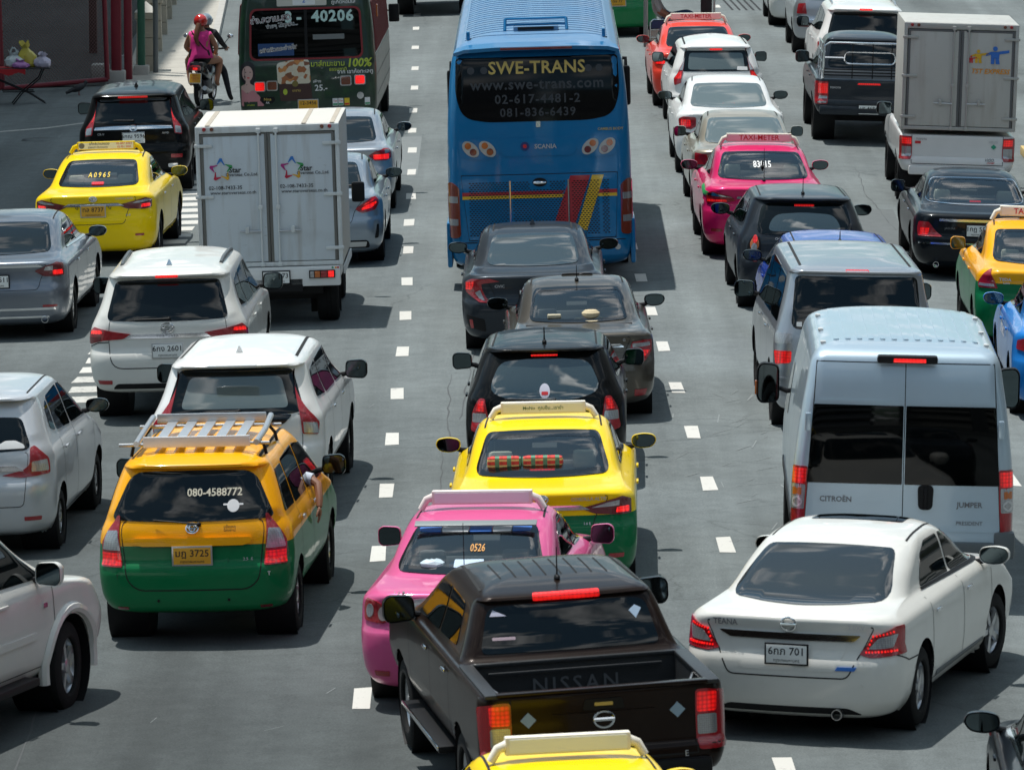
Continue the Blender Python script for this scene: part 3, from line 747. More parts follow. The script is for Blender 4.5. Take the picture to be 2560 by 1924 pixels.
# ------------------------------------------------------------------ the setting
def asphalt(name, base, tintc=(1, 1, 1), worn=1.0):
    m, t, b, o = newmat(name); L_ = t.links.new; N_ = t.nodes.new
    tcn = N_('ShaderNodeTexCoord')
    def noise(scale, detail=6, rough=.6, sc=None):
        n = N_('ShaderNodeTexNoise'); n.inputs['Scale'].default_value = scale; n.inputs['Detail'].default_value = detail; n.inputs['Roughness'].default_value = rough
        if sc:
            mp = N_('ShaderNodeMapping'); mp.inputs['Scale'].default_value = sc; L_(tcn.outputs['Object'], mp.inputs[0]); L_(mp.outputs[0], n.inputs['Vector'])
        else: L_(tcn.outputs['Object'], n.inputs['Vector'])
        return n
    def ramp(src, p0, c0, p1, c1):
        r = N_('ShaderNodeValToRGB'); e = r.color_ramp.elements; e[0].position = p0; e[1].position = p1; e[0].color = (c0, c0, c0, 1); e[1].color = (c1, c1, c1, 1); L_(src, r.inputs[0]); return r
    def mul(a, b_):
        q = N_('ShaderNodeMix'); q.data_type = 'RGBA'; q.blend_type = 'MULTIPLY'; q.inputs[0].default_value = 1; L_(a, q.inputs[6]); L_(b_, q.inputs[7]); return q.outputs[2]
    big = ramp(noise(.18, 5).outputs['Fac'], .3, .82, .7, 1.18)
    streak = ramp(noise(1.0, 5, .6, (1.5, .045, 1)).outputs['Fac'], .3, .82, .72, 1.2)
    grain = ramp(noise(55, 2, .7).outputs['Fac'], .25, .72, .75, 1.28)
    mid = ramp(noise(3.2, 5, .75).outputs['Fac'], .3, .86, .7, 1.12)
    # fine cracks
    vo = N_('ShaderNodeTexVoronoi'); vo.feature = 'DISTANCE_TO_EDGE'; vo.inputs['Scale'].default_value = .55
    wob = noise(2.2, 5); mxv = N_('ShaderNodeMix'); mxv.data_type = 'RGBA'; mxv.inputs[0].default_value = .22
    L_(tcn.outputs['Object'], mxv.inputs[6]); L_(wob.outputs['Color'], mxv.inputs[7]); L_(mxv.outputs[2], vo.inputs['Vector'])
    crk = ramp(vo.outputs['Distance'], .0, .74, .009, 1.0)
    gate_ = ramp(noise(.12, 3).outputs['Fac'], .48, 0, .56, 1)
    cm = N_('ShaderNodeMix'); cm.data_type = 'RGBA'; cm.inputs[6].default_value = (1, 1, 1, 1); L_(gate_.outputs[0], cm.inputs[0]); L_(crk.outputs[0], cm.inputs[7])
    spots = ramp(noise(1.3, 4, .5).outputs['Fac'], .70, 1.0, .78, .72)
    col = N_('ShaderNodeRGB'); col.outputs[0].default_value = (base * tintc[0], base * tintc[1], base * tintc[2], 1)
    c1 = mul(col.outputs[0], big.outputs[0]); c1 = mul(c1, streak.outputs[0]); c1 = mul(c1, grain.outputs[0]); c1 = mul(c1, mid.outputs[0]); c1 = mul(c1, cm.outputs[2]); c1 = mul(c1, spots.outputs[0])
    # oil-darkened lane centres and tyre-polished tracks
    if worn:
        sx = N_('ShaderNodeSeparateXYZ'); L_(tcn.outputs['Object'], sx.inputs[0])
        ym = N_('ShaderNodeMath'); ym.operation = 'MULTIPLY_ADD'; ym.inputs[1].default_value = .012; L_(sx.outputs[1], ym.inputs[0]); L_(sx.outputs[0], ym.inputs[2])
        ws = N_('ShaderNodeMath'); ws.operation = 'MULTIPLY_ADD'; ws.inputs[1].default_value = 2 * math.pi / 3.42; ws.inputs[2].default_value = -2.05; L_(ym.outputs[0], ws.inputs[0])
        wc = N_('ShaderNodeMath'); wc.operation = 'COSINE'; L_(ws.outputs[0], wc.inputs[0]); wr_ = ramp(wc.outputs[0], .55, 1.05, 1.0, .74)
        om = ramp(noise(.9, 4, .6, (1, .25, 1)).outputs['Fac'], .35, .25, .65, 1)
        oq = N_('ShaderNodeMix'); oq.data_type = 'RGBA'; oq.inputs[6].default_value = (1, 1, 1, 1); L_(om.outputs[0], oq.inputs[0]); L_(wr_.outputs[0], oq.inputs[7]); c1 = mul(c1, oq.outputs[2])
        # road colour darkens towards the near and left side
        ag = N_('ShaderNodeMath'); ag.operation = 'MULTIPLY_ADD'; ag.inputs[1].default_value = .35; ag.inputs[2].default_value = 0; L_(sx.outputs[0], ag.inputs[0])
        a2 = N_('ShaderNodeMath'); a2.operation = 'MULTIPLY_ADD'; a2.inputs[1].default_value = .10; L_(sx.outputs[1], a2.inputs[0]); L_(ag.outputs[0], a2.inputs[2])
        a3 = N_('ShaderNodeMath'); a3.operation = 'MULTIPLY'; a3.inputs[1].default_value = .1; L_(a2.outputs[0], a3.inputs[0])
        c1 = mul(c1, ramp(a3.outputs[0], .28, .42, .72, 1.14).outputs[0])
        drip = ramp(noise(7, 2, .5).outputs['Fac'], .74, 1.0, .80, .6); c1 = mul(c1, drip.outputs[0])
        scf = ramp(noise(2.0, 6, .7, (2.2, .35, 1)).outputs['Fac'], .66, 1.0, .76, 1.35); c1 = mul(c1, scf.outputs[0])
    L_(c1, b.inputs['Base Color']); b.inputs['Roughness'].default_value = .86
    b.inputs['Specular IOR Level'].default_value = .15
    bp = N_('ShaderNodeBump'); bp.inputs['Strength'].default_value = .35; bp.inputs['Distance'].default_value = .006
    L_(grain.outputs[0], bp.inputs['Height']); L_(bp.outputs[0], b.inputs['Normal'])
    MATS[name] = m
    return m
ASPH = asphalt('asphalt', .145, (.89, 1.0, 1.0))
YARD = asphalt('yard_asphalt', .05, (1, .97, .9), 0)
def grimy(name, col, rough=.4):
    """painted sheet with rain streaks and scuffs"""
    m, t, b, o = newmat(name); L_ = t.links.new; N_ = t.nodes.new; tcn = N_('ShaderNodeTexCoord'); prev = None
    for sc_, s, p0, p1, amt, dc in (((9, 9, .9), 1, .52, .78, .45, (.30, .25, .19)), ((1, 1, 1), 2.2, .55, .8, .3, (.33, .32, .30)), ((3, 3, 14), 3, .68, .75, .35, (.22, .2, .18))):
        mp = N_('ShaderNodeMapping'); mp.inputs['Scale'].default_value = sc_; L_(tcn.outputs['Object'], mp.inputs[0]); n = N_('ShaderNodeTexNoise'); n.inputs['Scale'].default_value = s; n.inputs['Detail'].default_value = 4; L_(mp.outputs[0], n.inputs['Vector'])
        r = N_('ShaderNodeValToRGB'); e = r.color_ramp.elements; e[0].position = p0; e[1].position = p1; e[0].color = (0, 0, 0, 1); e[1].color = (amt, amt, amt, 1); L_(n.outputs['Fac'], r.inputs[0])
        q = N_('ShaderNodeMix'); q.data_type = 'RGBA'; q.inputs[7].default_value = (*dc, 1); L_(r.outputs[0], q.inputs[0])
        if prev is None: q.inputs[6].default_value = (*col, 1)
        else: L_(prev, q.inputs[6])
        prev = q.outputs[2]
    L_(prev, b.inputs['Base Color']); b.inputs['Roughness'].default_value = rough; MATS[name] = m
    return m
def worn_paint(name, col, under=.10, wear=.45):
    m, t, b, o = newmat(name); L_ = t.links.new; N_ = t.nodes.new
    tcn = N_('ShaderNodeTexCoord'); n = N_('ShaderNodeTexNoise'); n.inputs['Scale'].default_value = 9; n.inputs['Detail'].default_value = 8; n.inputs['Roughness'].default_value = .75
    L_(tcn.outputs['Object'], n.inputs['Vector']); r = N_('ShaderNodeValToRGB'); r.color_ramp.elements[0].position = wear - .13; r.color_ramp.elements[1].position = wear - .02; L_(n.outputs['Fac'], r.inputs[0])
    q = N_('ShaderNodeMix'); q.data_type = 'RGBA'; q.inputs[6].default_value = (under, under, under, 1); q.inputs[7].default_value = (*col, 1); L_(r.outputs[0], q.inputs[0]); L_(q.outputs[2], b.inputs['Base Color'])
    b.inputs['Roughness'].default_value = .75; MATS[name] = m
    return m
MARK = worn_paint('road_paint_white', (.56, .545, .50), .18, .44); MARKW = worn_paint('road_paint_worn', (.5, .49, .45), .18, .5)
CONC = M('pavement_concrete', (.42, .40, .35), .9, vary=.22, bump=.3, vscale=1.5); KERB = M('kerb_concrete', (.42, .41, .38), .9, vary=.25, vscale=2)

def gzc(x, y):
    xc = 2.2 + (y - 45) * .03
    return gz(min(max(x, xc - 15), xc + 15), y)
xs = [-90, -40, -22] + [-15 + .75 * k for k in range(47)] + [26, 40, 90]; ys = [-70, -20, 10] + [24 + 4 * k for k in range(45)] + [230, 300, 420]
vs = [(x, y, gzc(x, min(max(y, 20), 220))) for y in ys for x in xs]; nx = len(xs)
road = meshob('road', vs, [(j * nx + i, j * nx + i + 1, (j + 1) * nx + i + 1, (j + 1) * nx + i) for j in range(len(ys) - 1) for i in range(nx - 1)], ASPH, None, angle=0)
tag(road, kind='structure')
g = meshob('ground', [(-3000, -3000, -1.2), (3000, -3000, -1.2), (3000, 3000, -1.2), (-3000, 3000, -1.2)], [(0, 1, 2, 3)], M('far_ground', (.12, .12, .11), .9, vary=.3, vscale=.01), None, smooth=False); tag(g, kind='structure')
def mark(name, pts, mat=None, dz=.004, parent=None):
    """thin painted sheet following the road surface; pts around the outline"""
    n = len(pts)
    return meshob(name, [(x, y, gz(x, y) + dz) for x, y in pts], [tuple(range(n))], mat or MARK, parent if parent is not None else road, smooth=False)
def dash(x, y, L_=.95, w=.15, dirx=0, mat=None, name='lane_dash'):
    rnd = random.uniform
    pts = []
    for sx, sy in ((-1, -1), (1, -1), (1, 1), (-1, 1)): pts.append((x + sx * w / 2 + sy * L_ / 2 * dirx + rnd(-.008, .008), y + sy * L_ / 2 + rnd(-.03, .03)))
    mark(name, pts, mat)
LEFTL = [(-1.27, 44.8), (-1.28, 48.84), (-1.31, 52.7), (-1.32, 56.53), (-1.33, 60.68), (-1.35, 64.53), (-1.37, 68.35), (-1.38, 72.31), (-1.41, 76.05), (-1.46, 80.01), (-1.51, 84.04), (-1.57, 87.87), (-1.61, 91.91), (-1.67, 95.93), (-1.73, 99.9), (-1.79, 103.77), (-1.84, 107.99), (-1.91, 113.22), (-1.98, 118.12), (-2.07, 123.86), (-2.15, 129.6), (-2.2, 134)]
for x, y in LEFTL: dash(x, y, dirx=-.01)
for x, y in [(2.2, 41.5), (2.18, 45.41), (2.16, 49.2), (2.14, 52.9), (2.11, 56.56), (2.08, 60.6), (2.03, 64.47), (1.96, 68.23), (1.9, 72.12), (1.83, 75.82), (1.79, 79.67), (1.75, 83.7), (5.32, 61.2), (4.75, 134.2), (5.3, 57.2)]: dash(x, y, dirx=-.015)
for k in range(30):
    y = 68.4 + .92 * k; w = .25
    mark('edge_bar', [(-5.38 + random.uniform(-.03, .03), y), (-4.86 + random.uniform(-.03, .03), y), (-4.86, y + .55), (-5.36, y + .55)], MARK if k > 2 else MARKW)
wl = [(-12, 104.6), (-9.42, 106.19), (-8.61, 106.67), (-7.9, 107.59)]
mark('edge_line', [(x, y - .12) for x, y in wl] + [(x, y + .12) for x, y in wl[::-1]], MARKW)
mark('edge_line', [(-12.5, 122.3), (-8.3, 124.0), (-8.3, 124.25), (-12.5, 122.55)], MARKW, .010)
for k in range(5): mark('drain_slot', [(5.05 + .16 * k, 133.0), (5.10 + .16 * k, 133.0), (4.98 + .16 * k, 137.5), (4.93 + .16 * k, 137.5)], GAP, .005)
# asphalt repairs
for n_, (x, y, w, l, mt_) in enumerate(((-.45, 57.5, 1.2, 4.2, 0), (-2.0, 99, .8, 7, 1), (5.3, 86.5, 1.1, 5, 0))):
    pm_ = M(['patch_dark', 'patch_pale'][mt_], [(.115, .128, .129), (.17, .188, .188)][mt_], .9, vary=.25, bump=.4, bscale=60, vscale=6); rr_ = random.Random(n_); pts = []
    for a_, b_ in ((-1, -1), (1, -1), (1, 1), (-1, 1)): pts.append((x + a_ * w / 2 + rr_.uniform(-.06, .06), y + b_ * l / 2 + rr_.uniform(-.15, .15)))
    mark('road_patch', pts, pm_, .0025)
# long cracks and pale scrape marks
CRK = M('crack_dark', (.07, .075, .077), .9)
for n_, (x, y0, y1, w) in enumerate(((-.75, 52, 70, .007), (-.6, 66, 104, .007), (3.3, 47, 56, .006), (-4.0, 46, 50.5, .008), (5.75, 86, 96, .006))):
    rr_ = random.Random(40 + n_); xx = x; L1, R1 = [], []; yy = y0
    while yy < y1: xx += rr_.uniform(-.035, .035); ww = w * rr_.uniform(.3, 1.5); L1.append((xx - ww, yy)); R1.append((xx + ww, yy)); yy += rr_.uniform(.25, .7)
    k_ = len(L1); meshob('road_crack', [(a, b, gz(a, b) + .0032) for a, b in L1 + R1], [(i, k_ + i, k_ + i + 1, i + 1) for i in range(k_ - 1)], CRK, road, smooth=False)
SCR = M('scrape_pale', (.20, .218, .218), .9); rr_ = random.Random(5); sv, sf = [], []
for i in range(110):
    cx_, cy_ = (rr_.gauss(2.95, .5), rr_.uniform(56, 68)) if i < 80 else (rr_.uniform(-4, 6), rr_.uniform(46, 110)); an = rr_.gauss(.35, .25); ln_ = rr_.uniform(.1, .7); wd = rr_.uniform(.006, .02); dx_, dy_ = math.sin(an) * ln_ / 2, math.cos(an) * ln_ / 2; b_ = len(sv)
    for a, q in ((-1, -1), (1, -1), (1, 1), (-1, 1)): px_, py_ = cx_ + q * dx_ + a * wd / 2, cy_ + q * dy_; sv.append((px_, py_, gz(px_, py_) + .0034))
    sf.append((b_, b_ + 1, b_ + 2, b_ + 3))
meshob('scrape_marks', sv, sf, SCR, road, smooth=False)['kind'] = 'stuff'
# manhole ring on the apron
mb = MB(); cxm, cym = -8.5, 104.3
mb.lathe([(.36, gz(cxm, cym) + .006), (.31, gz(cxm, cym) + .006)], 24, Matrix.Translation((cxm, cym, 0))); o = mb.build('manhole_cover', M('cast_iron', (.04, .04, .04), .6, .5), road)
# yard behind the gate
yd = meshob('yard', [(-40, 116.1, gzc(-40, 116) + .005), (-8.2, 116.1, gz(-8.2, 116) + .006), (-8.9, 150, gz(-8.9, 150) + .006), (-40, 150, gzc(-40, 150) + .005)], [(0, 1, 2, 3)], YARD, None, smooth=False); tag(yd, kind='structure')
# footpath with kerb, ramping down to the driveway
fy = [113.5, 116.5, 119.5, 124, 129, 134, 139, 145, 155, 170, 200]
def pathz(y): return .004 + .12 * min(1, max(0, (y - 114) / 6))
def kx(y): return -5.95 - .035 * (y - 112)
vs = []; fs = []
for y in fy:
    for q in (0, .5, 1):
        x = (kx(y) - 1.72) * (1 - q) + (kx(y) - .13) * q; vs.append((x, y, gz(x, y) + pathz(y)))
fs = [(j * 3 + i, j * 3 + i + 1, j * 3 + i + 4, j * 3 + i + 3) for j in range(len(fy) - 1) for i in range(2)]
fp = meshob('footpath', vs, fs, CONC, None, smooth=False); tag(fp, kind='structure')
for j in range(2, 40):
    y = 115 + 1.0 * j; x0, x1 = kx(y) - 1.7, kx(y) - .15
    a = meshob('pavement_joint', [(x0, y, gz(x0, y) + pathz(y) + .003), (x1, y, gz(x1, y) + pathz(y) + .003), (x1, y + .02, gz(x1, y) + pathz(y) + .003), (x0, y + .02, gz(x0, y) + pathz(y) + .003)], [(0, 1, 2, 3)], M('joint_grey', (.2, .19, .17), .9), fp, smooth=False)
y = 115.
while y < 165:   # kerb stones
    mb = MB(); z0 = gz(kx(y), y); h = pathz(y) + .012
    def kp(yy, dx, hh): return (kx(yy) + dx, yy, gz(kx(yy), yy) + hh)
    y2 = y + .98
    v = [kp(y, -.13, -.05), kp(y, .04, -.05), kp(y, .02, h), kp(y, -.13, h), kp(y2, -.13, -.05), kp(y2, .04, -.05), kp(y2, .02, pathz(y2) + .012), kp(y2, -.13, pathz(y2) + .012)]
    mb.add(v, [(0, 1, 2, 3), (4, 7, 6, 5), (0, 4, 5, 1), (1, 5, 6, 2), (2, 6, 7, 3), (3, 7, 4, 0)]); mb.build('kerb_stone', KERB, fp, smooth=False); y += 1.0
# median kerb at the far right, painted yellow and white
for k, lb in enumerate(('nearest painted kerb stone of the median at the right picture edge', 'second painted kerb stone of the median at the right edge', 'third kerb stone of the median, beside the box pickup')):
    y = 92 + 2.4 * k; x = 8.72
    tag(MB().box((x + .2, y + 1, gz(x, y) + .07), (.4, 2.37, .16), bev=.02).build('median_kerb_stone', M('kerb_yellow', (.55, .40, .16), .8, vary=.2)), lb, 'kerb', 'kerb stones of the median at right')

# stone fence posts
STONE = M('fence_stone', (.44, .40, .32), .85, vary=.16, bump=.3, vscale=4); CAPM = M('post_cap_stone', (.62, .60, .54), .8, vary=.1)
def fence_post(x, y, label):
    z = gz(x, y); r = thing('fence_post', label, 'post', (x, y, z), (0, 0, R(2)), 'stone fence posts along the footpath')
    zz = -.05
    for k, (w0, w1, h) in enumerate(((.43, .41, .45), (.405, .39, .36), (.385, .375, .36))):
        mb = MB(); a, b_ = w0 / 2, w1 / 2
        mb.add([(-a, -a, zz), (a, -a, zz), (a, a, zz), (-a, a, zz), (-b_, -b_, zz + h), (b_, -b_, zz + h), (b_, b_, zz + h), (-b_, b_, zz + h)], [(3, 2, 1, 0), (4, 5, 6, 7), (0, 1, 5, 4), (1, 2, 6, 5), (2, 3, 7, 6), (3, 0, 4, 7)]); mb.build('stone_block', STONE, r, smooth=False); zz += h + .012
    MB().box((0, 0, zz + .07), (.46, .46, .14), bev=.012).build('post_collar', STONE, r, smooth=False)
    mb = MB(); a = .23; mb.add([(-a, -a, zz + .14), (a, -a, zz + .14), (a, a, zz + .14), (-a, a, zz + .14), (0, 0, zz + .36)], [(0, 1, 4), (1, 2, 4), (2, 3, 4), (3, 0, 4), (3, 2, 1, 0)]); mb.build('post_cap', CAPM, r, smooth=False)
PP = [(-7.50 - .037 * 1.0 * 5.0 * k, 118.6 + 5.0 * k) for k in range(7)]
ordn = ['nearest stone fence post with pyramid cap, beside the grey pole', 'second stone fence post from the red gate post', 'third stone fence post from the red gate post', 'fourth stone fence post from the red gate post', 'fifth stone fence post, near the top edge of the picture', 'sixth stone fence post, cut by the top edge', 'farthest stone fence post, mostly hidden']
for k, (x, y) in enumerate(PP[:6]): fence_post(x, y, ordn[k])
GRN = M('green_paint_metal', (.02, .11, .07), .45, vary=.2)
for k in range(5):
    (x0, y0), (x1, y1) = PP[k], PP[k + 1]; mb = MB(); z0 = gz(x0, y0)
    r = thing('railing', 'dark green bar railing between the %s and %s stone fence posts' % (['first', 'second', 'third', 'fourth', 'fifth'][k], ['second', 'third', 'fourth', 'fifth', 'sixth'][k]), 'railing', (x0, y0, z0), (0, 0, math.atan2(-(x1 - x0), y1 - y0)), 'green railings between the stone posts')
    ln = math.hypot(x1 - x0, y1 - y0)
    for z in (.15, 1.05): MB().box((-.05, ln / 2, z), (.05, ln - .5, .05)).build('rail', GRN, r, smooth=False)
    me = None
    for j in range(int((ln - .7) / .2)):
        if me is None: o = MB().box((0, 0, .6), (.022, .022, .9)).build('bar', GRN, r, smooth=False); me = o.data
        else: o = bpy.data.objects.new('bar', me); link(o, r)
        o.location = (-.05, .4 + j * .2, 0)
# posts by the gate
REDM = M('dark_red_paint', (.17, .010, .022), .45, vary=.3); GREYM = M('grey_paint_metal', (.10, .115, .12), .5, vary=.15)
def post(name, label, x, y, w, d, h, mat, base=None):
    r = thing(name, label, 'post', (x, y, gz(x, y)))
    MB().box((0, 0, h / 2), (w, d, h), bev=.02).build('shaft', mat, r)
    if base: MB().box((0, 0, .13), (w + .16, d + .16, .28), bev=.03).build('base_block', base, r)
    return r
post('gate_post', 'thick dark red steel gate post on a pale base', -7.98, 116.6, .20, .2, 3.6, REDM, KERB)
post('gate_post', 'second dark red gate post, standing against the thick one on its right side', -7.76, 116.9, .16, .2, 3.6, REDM)
post('green_post', 'dark green round-edged post between the red gate posts and the stone fence', -7.55, 117.8, .15, .15, 3.6, GRN, KERB)
r = thing('street_pole', 'slim grey pole in front of the nearest stone fence post', 'pole', (-7.28, 118.1, gz(-7.28, 118.1)))
MB().tube([(0, 0, 0), (0, 0, 5)], .055, 12).build('shaft', GREYM, r); MB().lathe([(.12, 0), (.12, .02), (.06, .03)], 14).build('base_plate', GREYM, r)
r = thing('yard_column', 'dark brown steel column standing in the yard behind the gate', 'post', (-9.05, 125.0, gz(-9.05, 125))); MB().box((0, 0, 2.4), (.17, .2, 4.8), bev=.01).build('shaft', M('dark_brown_paint', (.05, .022, .018), .6, vary=.2), r)
r = thing('kerb_block', 'low white stone block at the foot of the red gate post', 'block', (-8.42, 118.2, gz(-8.4, 118))); MB().box((0, 0, .14), (.36, .5, .3), bev=.05).build('block', KERB, r)
# chain link gate
A0, A1 = Vector((-10.12, 114.75)), Vector((-8.13, 116.1)); gd = (A1 - A0); gl = gd.length; ga = math.atan2(gd.y, gd.x)
gr = thing('chain_link_gate', 'chain link gate in a dark red tube frame', 'gate', (A0.x, A0.y, gz(A0.x, A0.y) + .02), (0, -math.radians(1.8), ga))
GH = 3.0
MB().tube([(0, 0, .1), (0, 0, GH)], .05, 10).build('frame_tube', REDM, gr); MB().tube([(gl, 0, .1), (gl, 0, GH)], .05, 10).build('frame_tube', REDM, gr)
MB().tube([(0, 0, .1), (gl, 0, .1)], .05, 10).build('frame_tube', REDM, gr); MB().tube([(0, 0, GH), (gl, 0, GH)], .05, 10).build('frame_tube', REDM, gr)
mb = MB(); pt_ = .075; k = -GH
while k < gl:
    for sg in (1, -1):
        # line x = k + t , z = .1 + t (or mirrored)
        t0 = max(0, -k); t1 = min(GH - .1, gl - k)
        if t1 > t0 + .02:
            p0, p1 = (k + t0, .1 + t0), (k + t1, .1 + t1)
            if sg < 0: p0, p1 = (gl - p0[0], p0[1]), (gl - p1[0], p1[1])
            mb.tube([(p0[0], .004 * sg, p0[1]), (p1[0], .004 * sg, p1[1])], .0045, 4, False)
    k += pt_
mb.build('chain_link_mesh', M('rusty_wire', (.16, .085, .085), .7), gr)
# a second leaf to the left keeps the fence going out of the frame
gr2 = thing('chain_link_gate', 'left leaf of the chain link gate, cut by the picture edge', 'gate', (A0.x - gl * math.cos(ga) * 1.02, A0.y - gl * math.sin(ga) * 1.02, gz(A0.x - 2, A0.y) + .02), (0, -math.radians(1.8), ga))
for ch in list(gr.children):
    q = ch.copy(); link(q, gr2)

# folding table with bags
T0 = Vector((-9.62, 112.4)); tz = gz(T0.x, T0.y); tb = thing('folding_table', 'black folding table with a red cloth corner in front of the gate', 'table', (T0.x, T0.y, tz), (0, 0, R(8)))
MB().box((.0, 0, .70), (1.25, .5, .025), bev=.008).build('table_top', M('table_black', (.02, .02, .022), .4), tb)
for yy in (-.2, .2):
    for sx, off in ((1, 0), (-1, 0)):
        MB().tube([(-.5 * sx, yy, .69), (-.42 * sx, yy, .5), (.22 * sx, yy, .22), (.56 * sx, yy, .0)] if sx > 0 else [(.5, yy, .69), (.42, yy, .5), (.08, yy, .22), (-.1, yy, 0)], .013, 8).build('leg', BLK, tb)
MB().tube([(-.3, -.2, .25), (.32, -.2, .25)], .012, 8).build('brace', BLK, tb); MB().tube([(-.3, .2, .25), (.32, .2, .25)], .012, 8).build('brace', BLK, tb)
cv = []; cf = []
for i in range(13):
    for j in range(7):
        x = -.66 + .80 * i / 12; drop = max(0, (.0 - (j - 3) * .0)); y_ = -.29 + .4 * j / 6; z = .722 + .006 * math.sin(i * 1.3 + j)
        if j == 0: y_, z = -.285, .60 - .03 * math.sin(i * 1.1)
        if j == 1: y_, z = -.275, .69
        cv.append((x, y_, z))
cf = [(i * 7 + j, (i + 1) * 7 + j, (i + 1) * 7 + j + 1, i * 7 + j + 1) for i in range(12) for j in range(6)]
o = meshob('table_cloth', cv, cf, M('red_cloth', (.42, .015, .02), .8, vary=.2), tb)
def bag(name, label, x, y, w, h, col, tr=.3, handles=0, lean=0, seed=1):
    rnd = random.Random(seed); r = thing(name, label, 'bag', (T0.x + x, T0.y + y, tz + .715), group='plastic bags on the folding table')
    prof = [(0, .55), (.02, .82), (.12, 1.0), (.3, 1.05), (.48, .96), (.62, .74), (.72, .45), (.78, .32), (.86, .42), (1.0, .55)]; n_ = 22; out = []; fs = []
    for i, (zz, s) in enumerate(prof):
        for k_ in range(n_):
            a_ = 2 * math.pi * k_ / n_; cr_ = 1 + (.05 + .13 * zz) * math.sin(3 * a_ + seed + 2.2 * zz) + .07 * math.sin(7 * a_ + 3 * seed + 9 * zz) + rnd.uniform(-.06, .06)
            out.append((math.cos(a_) * w / 2 * s * cr_ + lean * zz, math.sin(a_) * .13 * s * cr_, zz * h * (1 + rnd.uniform(-.03, .03) + (.12 * math.sin(2 * a_ + seed) if i == len(prof) - 1 else 0))))
    fs = [(i * n_ + k_, i * n_ + (k_ + 1) % n_, (i + 1) * n_ + (k_ + 1) % n_, (i + 1) * n_ + k_) for i in range(len(prof) - 1) for k_ in range(n_)]
    mt = M('bag_' + name + str(seed), col, .35, vary=.12)
    meshob('bag_body', out, fs, mt, r, angle=25)
    if handles:
        for sx in (-1, 1): MB().tube([(sx * w * .18 + lean, 0, h * .8), (sx * w * .14 + lean, 0, h * 1.1), (sx * .02 + lean, 0, h * 1.28), (-sx * .02 + lean, 0, h * 1.2)], [.02, .014, .012, .01], 6).build('bag_handle', mt, r)
bag('plastic_bag', 'pale knotted plastic bag with tall handles on the folding table', .05 - .12, -.02, .36, .30, (.55, .62, .62), handles=1, seed=1)
bag('plastic_bag', 'small purple plastic bag in front of the pale and yellow bags', .08, -.16, .32, .16, (.42, .18, .45), seed=2)
bag('plastic_bag', 'yellow plastic bag leaning in the middle of the folding table', .24, .1, .36, .46, (.60, .50, .08), lean=-.10, seed=3)
bag('plastic_bag', 'lilac white plastic bag at the right end of the folding table', .50, -.02, .32, .27, (.58, .54, .66), handles=0, seed=4)
# pigeon
pg = thing('pigeon', 'dark pigeon on the ground behind the folding table', 'bird', (-8.55, 114.0, gz(-8.55, 114)), (0, 0, R(20)))
pm = M('pigeon_grey', (.02, .022, .027), .6, vary=.3); mb = MB()
vs, fs = ellipsoid((0, 0, .15), (.15, .07, .075), 14, 10); mb.add([(v[0], v[1], v[2] + v[0] * .35) for v in vs], fs); vs, fs = ellipsoid((.14, 0, .25), (.04, .034, .04), 10, 8); mb.add(vs, fs)
mb.tube([(.10, 0, .19), (.14, 0, .25)], [.05, .032], 8); mb.tube([(-.10, 0, .12), (-.26, 0, .05)], [.05, .03], 6); mb.tube([(.17, 0, .25), (.20, 0, .24)], [.01, .003], 5)
mb.build('pigeon_body', pm, pg)
for s_ in (-1, 1): MB().tube([(.01, .03 * s_, .1), (.0, .03 * s_, .0), (.03, .03 * s_, .002)], .006, 5).build('leg', M('pigeon_leg', (.25, .08, .07), .7), pg)
# building left of the frame that shades the yard
BW = M('building_render', (.36, .35, .33), .85, vary=.12, vscale=.4); bl = thing('building', 'tall plain building left of the yard whose shade falls on the gate', 'building', (-15.5, 92, -.6))
MB().box((-6, 33, 17.5), (12, 66, 35)).build('wall', BW, bl, smooth=False)
wm = None
for i in range(20):
    for j in range(9):
        if wm is None: o = MB().box((0, 0, 0), (.12, 1.8, 1.7)).build('window', TINT, bl, smooth=False); wm = o.data
        else: o = bpy.data.objects.new('window', wm); link(o, bl)
        o.location = (.02, 2.2 + 3.2 * i, 3 + 3.5 * j)

# the street behind the camera, seen only as reflections in the cars
def block(name, label, x, y, w, d, h, col, win=True):
    r = thing(name, label, 'building', (x, y, -.6)); MB().box((0, 0, h / 2), (w, d, h)).build('wall', M('wall_%d' % abs(int(x * 7 + y)), col, .85, vary=.1, vscale=.3), r, smooth=False)
    if win:
        for j in range(int(h / 4)): MB().box((0, 0, 3 + 4 * j), (w + .3, d + .3, 1.6)).build('window_band', TINT, r, smooth=False)
for i, (x, y, w, d, h, col) in enumerate(((-70, -95, 46, 30, 34, (.32, .31, .29)), (-22, -130, 40, 30, 52, (.25, .26, .28)), (24, -140, 38, 30, 44, (.36, .34, .30)), (72, -100, 46, 34, 38, (.28, .27, .26)), (-46, -20, 30, 60, 30, (.30, .29, .27)), (50, -10, 30, 70, 34, (.27, .27, .27)), (46, 90, 26, 90, 30, (.33, .32, .3)))):
    block('building', ['wide grey block far behind on the left', 'tall dark block straight behind', 'pale block straight behind on the right', 'brown block far behind on the right', 'low block beside the bridge on the left', 'block beside the bridge on the right', 'long block beyond the right road edge'][i] + ', out of frame', x, y, w, d, h, col)
via = thing('viaduct', 'elevated concrete railway crossing behind the footbridge, out of frame', 'viaduct', (0, -38, 0)); VC = M('viaduct_concrete', (.30, .29, .28), .9, vary=.12, vscale=.4)
MB().box((0, 0, 13), (320, 9, 1.6)).build('deck', VC, via, smooth=False); MB().box((0, 4.4, 14.6), (320, .3, 1.6)).build('parapet', VC, via, smooth=False); MB().box((0, -4.4, 14.6), (320, .3, 1.6)).build('parapet', VC, via, smooth=False)
